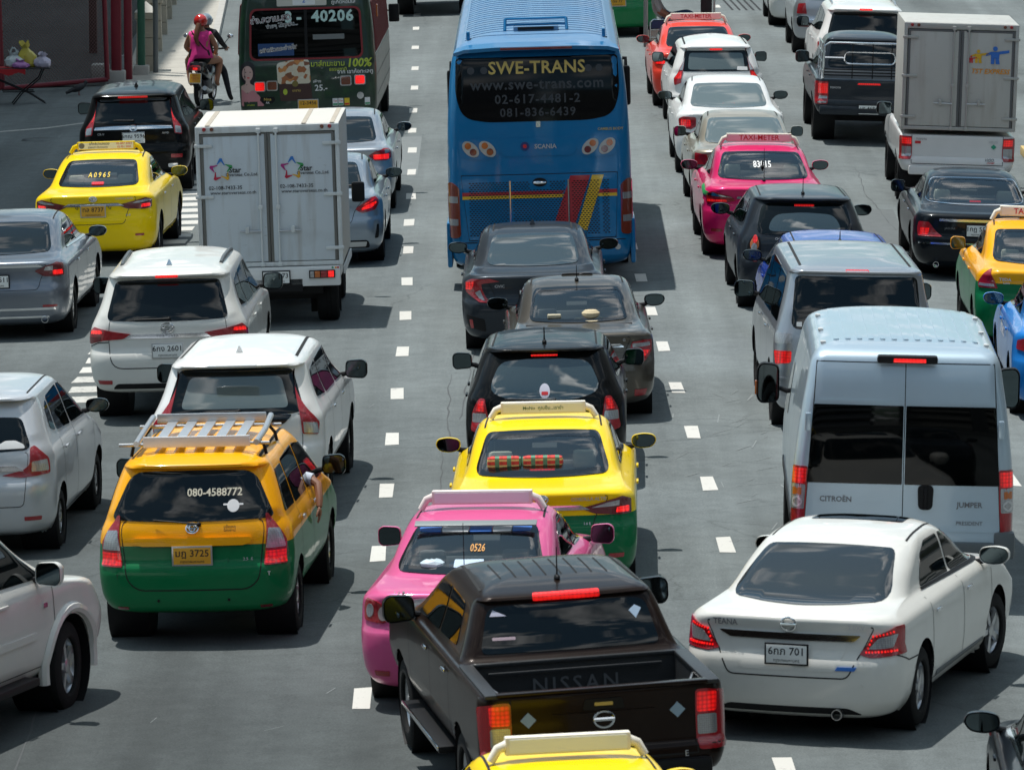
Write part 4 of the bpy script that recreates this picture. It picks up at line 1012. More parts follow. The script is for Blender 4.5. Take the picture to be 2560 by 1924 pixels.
for x in (-75, -45, -15, 15, 45, 75): MB().box((x, 0, 6), (2, 2, 13)).build('pier', VC, via, smooth=False)
fb = thing('footbridge', 'concrete footbridge from which the traffic is seen, out of frame', 'bridge', (0, -1.6, 0))
MB().box((0, 0, 7.2), (70, 3.6, .7)).build('deck', VC, fb, smooth=False); MB().box((0, 0, 10.9), (70, 4.2, .15)).build('roof', M('roof_sheet', (.2, .22, .24), .6), fb, smooth=False)
for y in (1.7, -1.7):
    for z in (7.9, 8.2, 8.5): MB().tube([(-35, y, z), (35, y, z)], .03, 8).build('rail', STEEL, fb)
for x in (-34, 34): MB().box((x, 0, 3.4), (1.2, 2.0, 7)).build('pier', VC, fb, smooth=False)
for x in range(-32, 33, 8):
    for y in (1.8, -1.8): MB().tube([(x + 4, y, 7.5), (x + 4, y, 10.9)], .06, 8).build('post', STEEL, fb)
# ------------------------------------------------------------------ paints
PW = paint('paint_white', (.76, .76, .74)); PPW = paint('paint_pearl_white', (.70, .69, .64), .05, dust=.06)
PSIL = paint('paint_silver', (.42, .44, .47), .75, .32); PSLV = paint('paint_silver_white', (.58, .60, .62), .35, .3)
PMERC = paint('paint_silver_blue', (.30, .35, .40), .6, .3); PSTEEL = paint('paint_steel_blue', (.46, .57, .65), .45, .35); PGREY = paint('paint_grey_metal', (.20, .225, .26), .7, .3)
PDGREY = paint('paint_dark_grey', (.030, .037, .046), .4, .3, .02, .6); PBLK = paint('paint_black', (.003, .0035, .004), 0, .3, .006, .5)
PNAVY = paint('paint_blue_black', (.006, .009, .013), .1, .3, .01, .6); PBRN = paint('paint_dark_brown', (.014, .007, .0045), .2, .3, .01, .5)
PTAUPE = paint('paint_taupe', (.10, .088, .072), .6, .32, .04); PBEIGE = paint('paint_champagne', (.40, .36, .28), .5, .35)
PYEL = paint('taxi_yellow', (.90, .62, .001), 0, .3, .02, .7); PORG = paint('taxi_orange', (.93, .41, .001), 0, .3, .03, .7)
PGRN = paint('taxi_green', (.003, .15, .05), 0, .4, .02, .6); PPNK = paint('taxi_pink', (.68, .10, .27), .1, .35, .05)
PMAG = paint('taxi_magenta', (.72, .012, .13), .15, .3, .03); PRED = paint('taxi_red', (.80, .055, .03), 0, .35, .05)
PBLU = paint('taxi_blue', (.012, .20, .62), .1, .3, .03); PCOB = paint('paint_cobalt', (.004, .05, .40), .1, .25, .02)
BUSB = paint('bus_blue', (.006, .165, .38), .15, .28, .03); BUSR = paint('bus_blue_sunlit', (.12, .25, .42), .1, .55, .12, .3)  # roof blue is the coach blue with sunlight painted in as a paler tone
CARS = 'vehicles in the traffic jam'

def sedan_sides(c, see=False, mat=None, trim=None, mir='oval', mmat=None, ms=1.0, ro=0., hm=None):
    k, L = c.kz, c.L; f = L - 4.62
    polys = [[(1.50 + ro, 1.075 * k), (2.36 + f * .4, 1.055 * k), (2.36 + f * .4, 1.372 * k), (2.05 + ro * .6, 1.375 * k), (1.78 + ro * .8, 1.30 * k)],
             [(2.43 + f * .4, 1.053 * k), (L - 1.48, 1.04 * k), (L - 1.62, 1.13 * k), (L - 1.93, 1.33 * k), (2.43 + f * .4, 1.373 * k)]]
    c.side_glass(polys, see, mat)
    if trim: 
        
        mb = MB(); c.S.ribbon(mb, [(1.46 + ro, 1.062 * k), (2.4, 1.042 * k), (L - 1.42, 1.026 * k)], .02, 'S', .008, mir=False); o_ = mb.build('window_trim', trim, c.root); o2 = link(bpy.data.objects.new('window_trim', o_.data), c.root); o2.scale.x = -1
    c.common([1.36 + ro * .5, 2.40 + f * .4, L - 1.32], 1.015 * k, .33, hm=hm)
    c.mirrors(L - 1.58, 1.07 * k, mir, ms, mmat)
    c.front_glass(1.10 * k, c.W * .36, 1.37 * k, c.W * .30, see)
    c.roof_lines(c.W * .315, 1.75, c.W * .30, L - 2.2)
def hatch_sides(c, see=False, mat=None, mir='oval', mmat=None, ms=1.0, hm=None, trim=None):
    k, L = c.kz, c.L
    c.side_glass([[(.72, 1.14 * k), (.95, 1.09 * k), (1.0, 1.38 * k), (.80, 1.32 * k)], [(1.03, 1.085 * k), (1.80, 1.05 * k), (1.80, 1.425 * k), (1.08, 1.40 * k)], [(1.87, 1.05 * k), (L - 1.1, 1.02 * k), (L - 1.25, 1.1 * k), (L - 1.68, 1.37 * k), (1.87, 1.428 * k)]], see, mat)
    c.common([.98, 1.84, L - 1.05], 1.03 * k, .33, hm=hm); c.mirrors(L - 1.3, 1.09 * k, mir, ms, mmat)
    c.front_glass(1.1 * k, c.W * .37, 1.40 * k, c.W * .31, see); c.roof_lines(c.W * .325, .62, c.W * .31, L - 2.0)
def suv_sides(c, see=False, mat=None, mir='square', mmat=None, ms=1.05, hm=None, roof=True):
    k, L = c.kz, c.L
    c.side_glass([[(.62, 1.32 * k), (1.30, 1.27 * k), (1.30, 1.64 * k), (.75, 1.60 * k)], [(1.37, 1.265 * k), (2.28, 1.245 * k), (2.28, 1.66 * k), (1.37, 1.64 * k)], [(2.35, 1.245 * k), (L - 1.28, 1.22 * k), (L - 1.42, 1.30 * k), (L - 1.85, 1.62 * k), (2.35, 1.66 * k)]], see, mat)
    c.common([1.33, 2.32, L - 1.22], 1.22 * k, .48, hm=hm); c.mirrors(L - 1.5, 1.29 * k, mir, ms, mmat)
    c.front_glass(1.26 * k, c.W * .39, 1.66 * k, c.W * .34, see)
def tailgate(c, z0, hw0, z1, hw1, zm=None, hm=None):
    p = [(-hw1, z1), (-(hm or hw1), zm or (z0 + z1) / 2), (-hw0, z0), (hw0, z0), ((hm or hw1), zm or (z0 + z1) / 2), (hw1, z1)]
    c.seam(rp(p[0:1] + p[1:5] + p[5:], .06, 4)[0:] , 'R', .008, mir=False, close=False)
def led_row(c, x0, x1, z0, z1, n, r=.008, mat=None):
    """row of small lit lamps on both sides"""
    for i in range(n):
        t = i / max(1, n - 1); c.S.pair('brake_lamp', circ(x0 + (x1 - x0) * t, z0 + (z1 - z0) * t, r, 8), mat or LITH, c.root, 'R', .019, .05)

M('painted_haze_glass', (.11, .14, .14), .05, .0, 0, ior=1.9); M('painted_sky_glass', (.03, .042, .045), .03, 0, 0, ior=2.1)  # lifted base colours imitate bright sky reflected in the rear windows
# ================================================================== left lanes
# black SUV near the gate
c = Car('suv', 'black estate-like SUV with tall red pillar lights, beside the red gate post', 'car', 'suv', -6.11, 93.5, .5, 4.55, 1.82, 1.685, PBLK, 2.62, .95, .34, group=CARS)
suv_sides(c); c.rear_glass(1.17, .66, 1.54, .56); c.brake3(1.575, .24, .03)
c.lamp([(rp([(.70, .98), (.86, .96), (.88, 1.10), (.74, 1.28), (.645, 1.53), (.60, 1.54), (.66, 1.25)], .02), RED), (rp([(.72, .99), (.85, .98), (.855, 1.08), (.72, 1.10)], .01), CLE), (rp([(.70, 1.20), (.77, 1.16), (.70, 1.36), (.66, 1.38)], .01), LIT)])
c.chrome(rp([(-.66, 1.06), (.66, 1.06), (.62, 1.10), (.3, 1.115), (-.3, 1.115), (-.62, 1.10)], .015)); c.ring(0, 1.08, .06, .05, .009, bars='H')
c.plate(.93, '6กฌ 9596', frame=CHR); c.text('CR-V', -.53, .99, .05); c.text('AWD', .52, .99, .045); c.reflectors(.62, .6, .8, .06, RED); c.fin(1.15); c.wiper(.0, 1.19, -.32, 1.2)
c.chrome(rp([(.55, .44), (.72, .44), (.72, .50), (.55, .50)], .02), pair=True, name='exhaust_trim'); c.seam([(-.8, .82), (-.4, .80), (.4, .80), (.8, .82)], mir=False); c.finish()
# yellow taxi at left
c = Car('taxi', 'all yellow sedan taxi at the left, behind the black SUV', 'taxi', 'sedan', -6.03, 83.2, 2.5, 4.62, 1.776, 1.475, PYEL, group=CARS)
sedan_sides(c, True, CLRD, mmat=PYEL, hm=CHR); g_ = c.rear_glass(1.095, .60, 1.385, .50, see=True, frit=.03)
c.interior(.7, 1.07, CREAM, hz=1.12)
c.text('A 0 9 6 5', 0, 1.215, .085, YEL, name='window_number')
c.lamp([(rp([(.36, .87), (.48, .815), (.80, .80), (.97, .82), (1.0, .93), (.84, .965), (.62, .93)], .02), REDD), (rp([(.56, .885), (.80, .90), (.95, .925), (.84, .945), (.62, .915)], .01), CLE), (rp([(.74, .83), (.93, .835), (.94, .88), (.76, .875)], .012), LITH)])
c.chrome(rp([(-.45, .855), (.45, .855), (.36, .90), (-.36, .90)], .01)); c.ring(0, .965, .055, .04, .007, bars='T'); c.plate_y(.79, 'ทล 8737'); c.brake3(1.115, .09, .03, LIT, .02); c.text('COROLLA ALTIS', .45, .965, .035); c.text('1.6 E', .50, .72, .035)
tailgate(c, .60, .45, .98, .66, .80, .50); c.reflectors(.44, .60, .75, .03, RED)
for x in (-.24, .24): c.text('ธ' if 0 else 'Q', x, .84, .06, INK, name='ribbon_sticker')
sg = c.sign(2.0, None, M('sign_white', (.85, .84, .8), .45), .86, .12, body=PYEL); PP_, _ = c.S.hit('T', 0, 2.0)
flat_text('sign_lettering', 'แท็กซี่นำรถแดง', .05, (-.10, 1.949, PP_.z + .125), INK, sg, bold=.01); flat_text('sign_lettering', 'ธรรมดา รับรถแดง', .04, (-.12, 1.949, PP_.z + .075), INK, sg, bold=.005); flat_text('sign_lettering', '02-847 5333', .045, (.27, 1.949, PP_.z + .125), REDP, sg, bold=.005); flat_text('sign_lettering', '02-951 5050', .04, (.27, 1.949, PP_.z + .075), REDP, sg, bold=.005)
MB().add(*[[(x, 1.950, z) for x, z in circ(-.36, PP_.z + .10, .042, 16)], [tuple(range(16))]]).build('sign_emblem', GRYP, sg, False)
c.finish()
# grey silver sedan cut by the left edge
c = Car('sedan', 'bluish silver saloon car cut by the left picture edge, behind the yellow taxi', 'car', 'sedan', -6.68, 74.6, 2.0, 4.9, 1.85, 1.475, PGREY, 2.77, 1.05, .33, group=CARS)
sedan_sides(c, trim=CHR, hm=CHR, mmat=PGREY); c.rear_glass(1.085, .66, 1.385, .55)
c.lamp([(rp([(.50, .90), (.62, .83), (.86, .82), (1.02, .83), (1.04, .98), (.90, 1.0), (.66, .965)], .02), REDD), (rp([(.62, .905), (.80, .90), (.80, .965), (.66, .955)], .01), CLE), (rp([(.80, .845), (.99, .845), (.99, .905), (.80, .905)], .01), LITH)])
c.chrome(rp([(-.62, .955), (.62, .955), (.55, .99), (-.55, .99)], .012)); c.ring(0, .91, .05, .045, .007, bars='H'); c.plate(.78, '7กบ 5511', frame=BLK); c.chrome(rp([(-.8, .40), (.8, .40), (.78, .43), (-.78, .43)], .01)); c.chrome(rp([(-.7, .30), (.7, .30), (.68, .325), (-.68, .325)], .01)); c.reflectors(.45, .60, .82, .028, RED); c.exhaust(.62, .27, .08, .045); c.sensors(.60, (-.5, .5)); tailgate(c, .66, .55, .98, .70, .80, .58); c.finish()
# white SUV with plate
c = Car('suv', 'pearl white SUV with slim red lights joined by a chrome bar, behind the box truck', 'car', 'suv', -3.95, 66.3, 1.2, 4.8, 1.855, 1.80, PPW, 2.745, 1.05, .385, .26, 'five', group=CARS)
suv_sides(c, mmat=PBLK); c.rear_glass(1.205, .71, 1.635, .60); c.brake3(1.695, .13, .02, LITH)
c.lamp([(rp([(.42, 1.05), (.52, .995), (.80, .98), (1.08, .93), (1.12, 1.06), (1.0, 1.13), (.76, 1.10)], .02), RED), (rp([(.82, 1.06), (1.05, 1.045), (1.04, 1.09), (.84, 1.095)], .01), LITH), (rp([(.84, .97), (1.08, .94), (1.10, 1.01), (.84, 1.03)], .01), REDD)])
c.chrome(rp([(-.50, 1.00), (.50, 1.00), (.44, 1.045), (-.44, 1.045)], .012)); c.ring(0, 1.11, .075, .055, .009, bars='T'); c.plate(.86, '6กง 2601', frame=ALU); c.text('F O R T U N E R', 0, 1.02, .035, GRYP, off=.018)
c.rails(.58, 1.0, .60, 2.5, GREYM, .022, .03); c.fin(.75, CHR); c.wiper(.02, 1.21, -.38, 1.205)
c.seam(rp([(-.70, 1.28), (-.72, .95), (-.64, .66), (.64, .66), (.72, .95), (.70, 1.28)], .12), mir=False); c.seam([(.72, .96), (.9, .95), (1.06, .90)]); c.reflectors(.50, .66, .88, .045, RED)
c.S.shell('bumper_insert', rp([(-.66, .42), (.66, .42), (.60, .48), (-.60, .48)], .03), BLK, c.root, 'R', .006); c.S.shell('plate_recess', rp([(-.46, .97), (.46, .97), (.34, .73), (-.34, .73)], .04), PPW, c.root, 'R', .003); c.finish()
# white SUV in the left lane
c = Car('suv', 'white SUV with tall red corner lights, between the pearl white SUV and the orange taxi', 'car', 'suv', -2.82, 58.75, 3.2, 4.53, 1.82, 1.685, PW, 2.62, .92, .345, .22, group=CARS)
suv_sides(c, mmat=PBLK, hm=CHR); c.rear_glass(1.115, .72, 1.545, .58, r0=.12); c.S.shell('glass_lower_border', rp([(-.50, 1.0), (.50, 1.0), (.60, 1.10), (-.60, 1.10)], .04), FRIT, c.root, 'B', .0075)
c.S.shell('painted_sky_reflection', rp([(-.56, 1.165), (.56, 1.165), (.47, 1.47), (-.47, 1.47)], .06), MATS['painted_haze_glass'], c.root, 'B', .0085)  # paler inner field paints a hazy cloud reflection onto the dark glass
c.lamp([(rp([(.73, .90), (.95, .88), (1.0, 1.0), (.84, 1.18), (.70, 1.50), (.63, 1.54), (.69, 1.26)], .02), RED), (rp([(.75, .91), (.96, .89), (.95, 1.0), (.75, 1.02)], .01), CLE), (rp([(.72, 1.12), (.82, 1.10), (.72, 1.36), (.68, 1.36)], .01), RED)])
c.ring(0, 1.05, .055, .05, .009, bars='H'); c.fin(.85); c.wiper(.05, 1.14, -.36, 1.125); c.roof_lines(.60, .7, .57, 2.6, .03); c.plate(.83, '2กม 3381'); c.reflectors(.55, .62, .85, .05, RED); tailgate(c, .55, .60, 1.1, .74, .8, .73)
MB().box((0, .03, 1.625), (.5, .10, .02), bev=.008).build('spoiler_lip', PW, c.root); c.finish()
# silver white hatchback cut by the left edge
c = Car('hatchback', 'silvery white hatchback cut by the left picture edge, with a car sticker on its window', 'car', 'hatch', -5.42, 56.9, 4.0, 4.1, 1.74, 1.62, PSLV, 2.55, .78, .30, group=CARS)
hatch_sides(c, mmat=PBLK, hm=PSLV); c.rear_glass(1.075, .66, 1.375, .55)
c.lamp([(rp([(.36, .83), (.55, .805), (.98, .83), (1.0, .98), (.84, 1.11), (.72, 1.09), (.68, .93), (.58, .88)], .03), RED), (rp([(.70, .86), (.96, .86), (.96, .97), (.72, .96)], .02), CLE)])
c.chrome(rp([(-.6, .87), (.6, .87), (.5, .925), (-.5, .925)], .012)); c.text('G', .50, .66, .04); c.reflectors(.40, .58, .80, .04, RED); c.sensors(.50, (-.5, .5)); c.plate(.74, 'กธ 2740'); c.wiper(0, 1.08, .35, 1.07); tailgate(c, .52, .58, 1.05, .68, .8, .62)
c.S.shell('window_sticker', rp([(.30, 1.085), (.60, 1.09), (.58, 1.13), (.50, 1.165), (.40, 1.165), (.34, 1.13)], .02), WHT, c.root, 'B', .0105); c.finish()
# orange and green taxi with roof rack
c = Car('taxi', 'orange over green MPV taxi with a metal roof rack', 'taxi', 'mpv', -2.86, 51.5, 4.2, 4.58, 1.78, 1.75, PORG, 2.75, .86, .325, .205, 'ten', split=.935, group=CARS)
c.pt2 = PGRN; c.split_fn = lambda p: p.z < .935 and not (p.y < .0)
k = c.kz
c.side_glass([[(.40, 1.18), (1.05, 1.16), (1.05, 1.53), (.62, 1.53)], [(1.12, 1.155), (1.98, 1.14), (1.98, 1.565), (1.12, 1.55)], [(2.05, 1.14), (3.20, 1.11), (3.05, 1.2), (2.62, 1.50), (2.05, 1.565)]]); c.common([1.08, 2.01, 3.3], 1.13, .42, hm=CHR); c.mirrors(3.05, 1.22, 'square', 1.0, PBLK); c.front_glass(1.15, .66, 1.55, .58)
c.rear_glass(1.16, .745, 1.565, .56, r0=.07, r1=.12)
c.lamp([(rp([(.655, .745), (.93, .745), (.98, .95), (.88, 1.12), (.80, 1.20), (.75, 1.20)], .02), RED), (rp([(.69, .895), (.95, .895), (.91, 1.06), (.745, 1.07)], .012), CLE), (rp([(.67, .755), (.93, .755), (.95, .87), (.69, .87)], .012), LIT)])
c.panel(rp([(-.535, .955), (-.46, .93), (.46, .93), (.535, .955), (.53, 1.0), (-.53, 1.0)], .02), 'number_plate_trim', .035, PORG)
c.S.shell('plate_recess', rp([(-.36, .92), (.36, .92), (.30, .735), (-.30, .735)], .04), PGRN, c.root, 'R', .003)
c.plate_y(.845, 'มฎ 3725', frame=ALU); c.ring(0, 1.085, .056, .046, .008, bars='T'); c.text('080-4588772', .20, 1.385, .094, M('cream_print', (.62, .58, .45), .5), name='window_number', bold=.018)
c.S.shell('window_sticker', circ(.37, 1.27, .055, 18), WHT, c.root, 'B', .0105); c.S.shell('window_sticker', rp([(.28, 1.275), (.46, 1.275), (.46, 1.29), (.28, 1.29)], .004), WHT, c.root, 'B', .0065)
c.text('แจ้งเหตุ', .34, 1.09, .035, INK); c.text('ร้องเรียน', .34, 1.06, .03, INK); c.text('2.5  E', .50, .80, .04); c.text('T', -.70, .66, .05, INK, 'R'); c.text('T', .70, .67, .05, WHT, 'R')
c.wiper(.06, 1.115, -.35, 1.155); c.seam(rp([(-.71, 1.15), (-.66, .95), (-.60, .62), (-.50, .535), (.50, .535), (.60, .62), (.66, .95), (.71, 1.15)], .10), mir=False)
c.reflectors(.37, .60, .76, .022); c.sensors(.44, (-.32, .32), BLK); c.roof_lines(.58, .55, .56, 2.5, .025); c.finish()
inn = c
rk = thing('roof_rack', 'silver slatted metal roof rack strapped on the orange and green taxi', 'roof rack', inn.root.location, inn.root.rotation_euler)
RW = M('rack_aluminium', (.62, .63, .64), .35, .8, vary=.15)
MB().box((0, .62, 1.80), (.98, .035, .10), bev=.01).build('end_rail', M('rack_white_bar', (.72, .72, .72), .35, .2), rk); MB().box((0, 1.75, 1.86), (1.02, .035, .09), bev=.01).build('end_rail', RW, rk)
for sx in (-1, 1):
    MB().tube([(sx * .55, .58, 1.79), (sx * .56, 1.2, 1.82), (sx * .55, 1.78, 1.87)], .028, 10).build('side_rail', RW, rk)
    for yy in (.75, 1.6): MB().tube([(sx * .55, yy, 1.80), (sx * .60, yy, 1.74), (sx * .62, yy, 1.655)], .016, 8).build('foot', BLK, rk)
for q in range(5): MB().box((-.36 + .18 * q, 1.18, 1.80), (.09, 1.12, .018), Matrix.Rotation(R(2.5), 3, 'X')).build('slat', RW, rk, smooth=False)
MB().tube([(-.72, .68, 1.77), (.66, .68, 1.77)], .016, 8).build('cross_bar', STEEL, rk); MB().tube([(-.66, 1.65, 1.80), (.66, 1.65, 1.80)], .016, 8).build('cross_bar', STEEL, rk)
# driver arm out of the window
ar = thing('person', 'driver with a pale sleeve resting a bare forearm out of the orange taxi window', 'person', inn.root.location, inn.root.rotation_euler)
SK = M('skin_brown', (.22, .095, .05), .55, vary=.1); mb = MB()
mb.tube([(.62, 2.36, 1.20), (.84, 2.30, 1.19), (.915, 2.24, 1.14), (.935, 2.14, 1.02), (.935, 2.10, .95)], [.052, .048, .042, .034, .027], 10)
hx, hy, hz_ = .937, 2.085, .905
mb.add(*ellipsoid((hx, hy, hz_), (.022, .042, .052), 10, 8))
for i, (dy, ln) in enumerate(((-.032, .055), (-.011, .07), (.010, .066), (.03, .052))): mb.tube([(hx, hy + dy, hz_ - .03), (hx - .004, hy + dy * 1.1, hz_ - .03 - ln * .55), (hx - .016, hy + dy * 1.1, hz_ - .03 - ln)], [.0105, .0095, .007], 7)
mb.tube([(hx - .005, hy - .03, hz_ + .02), (hx - .015, hy - .06, hz_ - .01), (hx - .02, hy - .066, hz_ - .035)], [.012, .0105, .008], 7)
mb.build('forearm', SK, ar); MB().tube([(.50, 2.40, 1.22), (.70, 2.34, 1.205), (.86, 2.295, 1.18)], [.075, .068, .06], 12).build('sleeve', M('pale_blue_cloth', (.5, .55, .62), .85, vary=.1), ar)

# white 4x4 at the bottom left, front half in frame
c = Car('suv', 'white four-wheel drive with flared arch at the bottom left corner, only its front in view', 'car', 'suv', -5.93, 45.60, 20.0, 4.7, 1.86, 1.84, PPW, 2.80, 1.0, .39, .26, 'five', group=CARS, fr=(.24, .3, .06))
suv_sides(c, mmat=PPW); c.steer = -8
fl = MB(); pts = [Vector((.90, 3.80 + .50 * math.cos(R(a)), .40 + .50 * math.sin(R(a)))) for a in range(-10, 191, 10)]
pts = [Vector((min(.93, c.S.hit('S', p.y, max(p.z, .5))[0].x + .0), p.y, p.z)) for p in pts]
for sg in (1, -1): MB().tube([(sg * p.x, p.y, p.z) for p in pts], .05, 8).build('arch_flare', PPW, c.root)
MB().box((.90, 2.05, .40), (.20, 1.9, .07), bev=.02).build('side_step', BLK, c.root); MB().box((-.90, 2.05, .40), (.20, 1.9, .07), bev=.02).build('side_step', BLK, c.root)
c.chrome(rp([(1.0, .74), (3.1, .74), (3.1, .80), (1.0, .80)], .02), PPW, 'door_moulding', .02, True, 'S'); c.chrome(rp([(3.26, .98), (3.34, .98), (3.34, 1.02), (3.26, 1.02)], .01), CHR, 'side_marker', .012, True, 'S'); c.finish()
# silver saloons beyond the box truck
c = Car('sedan', 'silver coupe-like saloon hidden left by the box truck, curved red lights', 'car', 'sedan', -2.72, 82.0, .5, 4.69, 1.81, 1.44, PMERC, 2.84, 1.0, .33, group=CARS)
sedan_sides(c, mir='oval', mmat=PBLK, trim=CHR); c.rear_glass(1.07, .60, 1.355, .50)
c.lamp([(rp([(.50, .82), (.60, .76), (.88, .80), (1.0, .90), (.98, .98), (.80, .97), (.62, .90)], .04), RED), (rp([(.60, .80), (.82, .835), (.93, .90), (.92, .925), (.76, .89), (.60, .83)], .02), LITH), (rp([(.64, .86), (.80, .915), (.92, .955), (.84, .955), (.68, .90)], .01), LIT)])
c.S.shell('diffuser', rp([(-.75, .27), (.75, .27), (.70, .38), (-.70, .38)], .05), BLK, c.root, 'R', .008); c.chrome(rp([(.40, .29), (.66, .29), (.68, .36), (.42, .36)], .02), ALU, 'exhaust_trim', .012, True); c.S.pair('bumper_vent', rp([(.82, .40), (.90, .40), (.90, .60), (.86, .60)], .02), BLK, c.root, 'R', .006); tailgate(c, .62, .45, .97, .64, .8, .5); c.plate(.68, 'กท 41'); c.finish()
c = Car('sedan', 'silver saloon half hidden behind the box truck, next to the green bus', 'car', 'sedan', -2.72, 89.3, .5, 4.87, 1.845, 1.465, PSIL, 2.77, 1.05, .33, group=CARS)
sedan_sides(c, mmat=PSIL, trim=CHR); c.rear_glass(1.08, .64, 1.38, .54)
c.lamp([(rp([(.52, .90), (.62, .82), (.90, .82), (1.02, .86), (1.03, .99), (.86, 1.0), (.62, .96)], .02), RED), (rp([(.60, .84), (.94, .84), (.96, .92), (.60, .92)], .01), LITH), (rp([(.86, .93), (1.0, .94), (1.0, .98), (.86, .98)], .01), CLE)]); c.plate(.76, 'ชน 5162'); tailgate(c, .64, .5, .98, .7, .8, .55); c.finish()

# ================================================================== centre lane
c = Car('sedan', 'dark blue grey saloon with hook-shaped red lights, right behind the blue coach', 'car', 'sedan', .29, 71.6, .3, 4.63, 1.80, 1.43, PDGREY, 2.7, 1.0, .325, 'x' and .21, group=CARS)
sedan_sides(c, mmat=PDGREY); c.rear_glass(1.06, .60, 1.345, .50, r0=.1, mat=MATS['painted_sky_glass'])
c.lamp([(rp([(.42, .925), (.68, .895), (.66, .82), (.54, .66), (.70, .67), (.98, .80), (1.02, .91), (.86, .952), (.55, .958)], .02), RED), (rp([(.70, .82), (.79, .785), (.69, .70), (.61, .68)], .01), CLE), (rp([(.86, .82), (.99, .82), (.98, .91), (.80, .93)], .02), LIT)])
c.text('CIVIC', -.42, .86, .05); c.S.pair('bumper_vent', rp([(.60, .30), (.90, .36), (.92, .52), (.62, .46)], .03), BLK, c.root, 'R', .006); c.reflectors(.40, .80, .86, .11, RED); c.plate(.74, 'ษก 9071'); tailgate(c, .60, .45, .97, .60, .80, .50); c.fin(2.05); c.roof_lines(.50, 1.75, .48, 2.5, .02); c.finish()
c = Car('sedan', 'taupe brown saloon with a straw hat on its rear shelf', 'car', 'sedan', .80, 65.3, -.3, 4.41, 1.70, 1.475, PTAUPE, 2.55, .95, .30, .19, group=CARS)
sedan_sides(c, True, CLRD, mmat=PBLK, ro=-.05); c.rear_glass(1.10, .58, 1.385, .50, see=True, frit=.03); c.interior(.68, 1.075, None, hz=1.10)
c.lamp([(rp([(.56, .82), (.64, .66), (.80, .70), (.97, .80), (1.0, .92), (.86, .93), (.62, .92)], .02), RED), (rp([(.62, .85), (.93, .86), (.95, .90), (.62, .90)], .01), CLE), (rp([(.60, .72), (.82, .745), (.92, .81), (.61, .83)], .02), LIT)])
c.chrome(rp([(-.50, .86), (.50, .86), (.46, .90), (-.46, .90)], .01)); c.ring(0, .97, .055, .04, .007, bars='T'); c.text('G', .50, .945, .045); c.antenna(0, 1.75, .22, -.2); c.reflectors(.34, .62, .82, .075, RED); c.plate(.74, 'ฆพ 1408'); tailgate(c, .62, .45, .98, .6, .8, .5)
c.brake3(1.10, .07, .03, LIT, .0); c.finish()
r = thing('straw_hat', 'pale straw hat lying on the rear shelf of the taupe brown saloon', 'hat', c.root.location, c.root.rotation_euler)
MB().lathe([(.21, 1.092), (.20, 1.10), (.11, 1.105), (.105, 1.17), (.07, 1.20), (.001, 1.205)], 20, Matrix.Translation((.14, .88, 0))).build('hat_body', M('straw', (.55, .45, .28), .8, vary=.1), r)
r = thing('tissue_box', 'small pale patterned box on the rear shelf of the taupe saloon', 'box', c.root.location, c.root.rotation_euler)
MB().box((-.28, .86, 1.13), (.16, .14, .07), bev=.015).build('box_body', M('box_pattern', (.45, .40, .28), .8, vary=.5, vscale=30), r)
c = Car('hatchback', 'black hatchback with a pointed oval rear window and lit red lamps, in the centre lane', 'car', 'hatch', .37, 60.2, 1.2, 3.9, 1.695, 1.525, PBLK, 2.5, .75, .30, .185, group=CARS)
hatch_sides(c, mir='square', mmat=PBLK, ms=.95)
c.win(rp([(-.60, 1.06, .16), (-.36, .975, .15), (0, .965, .1), (.36, .975, .15), (.60, 1.06, .16), (.47, 1.35, .10), (0, 1.39, .1), (-.47, 1.35, .10)], .1), 'B', mat=M('painted_blue_sheen_glass', (.03, .045, .048), .015, 0, 0, ior=2.3)); c.brake3(1.412, .14, .018, LITH, .01)  # glass colour is lifted to imitate reflected cloud
c.lamp([(rp([(.58, .68), (.70, .63), (.86, .66), (.90, .84), (.82, .99), (.70, .99), (.66, .90)], .03), RED), (rp([(.63, .745), (.87, .745), (.885, .84), (.66, .84)], .015), CLE), (rp([(.69, .86), (.83, .86), (.80, .965), (.71, .965)], .012), LIT)])
c.ring(0, .915, .055, .045, .008, bars='H'); c.wiper(.10, .965, -.42, .985); c.antenna(0, .62, .2, -.1, .006); c.plate(.75, '1กจ 667'); tailgate(c, .52, .52, .98, .62, .75, .56)
c.S.shell('window_sticker', circ(0, 1.06, .055, 16, .075), M('sticker_lilac', (.6, .58, .68), .5), c.root, 'B', .0105); c.S.shell('window_sticker', rp([(-.035, 1.02), (.035, 1.02), (.035, 1.055), (-.035, 1.055)], .01), REDP, c.root, 'B', .0105); c.finish()
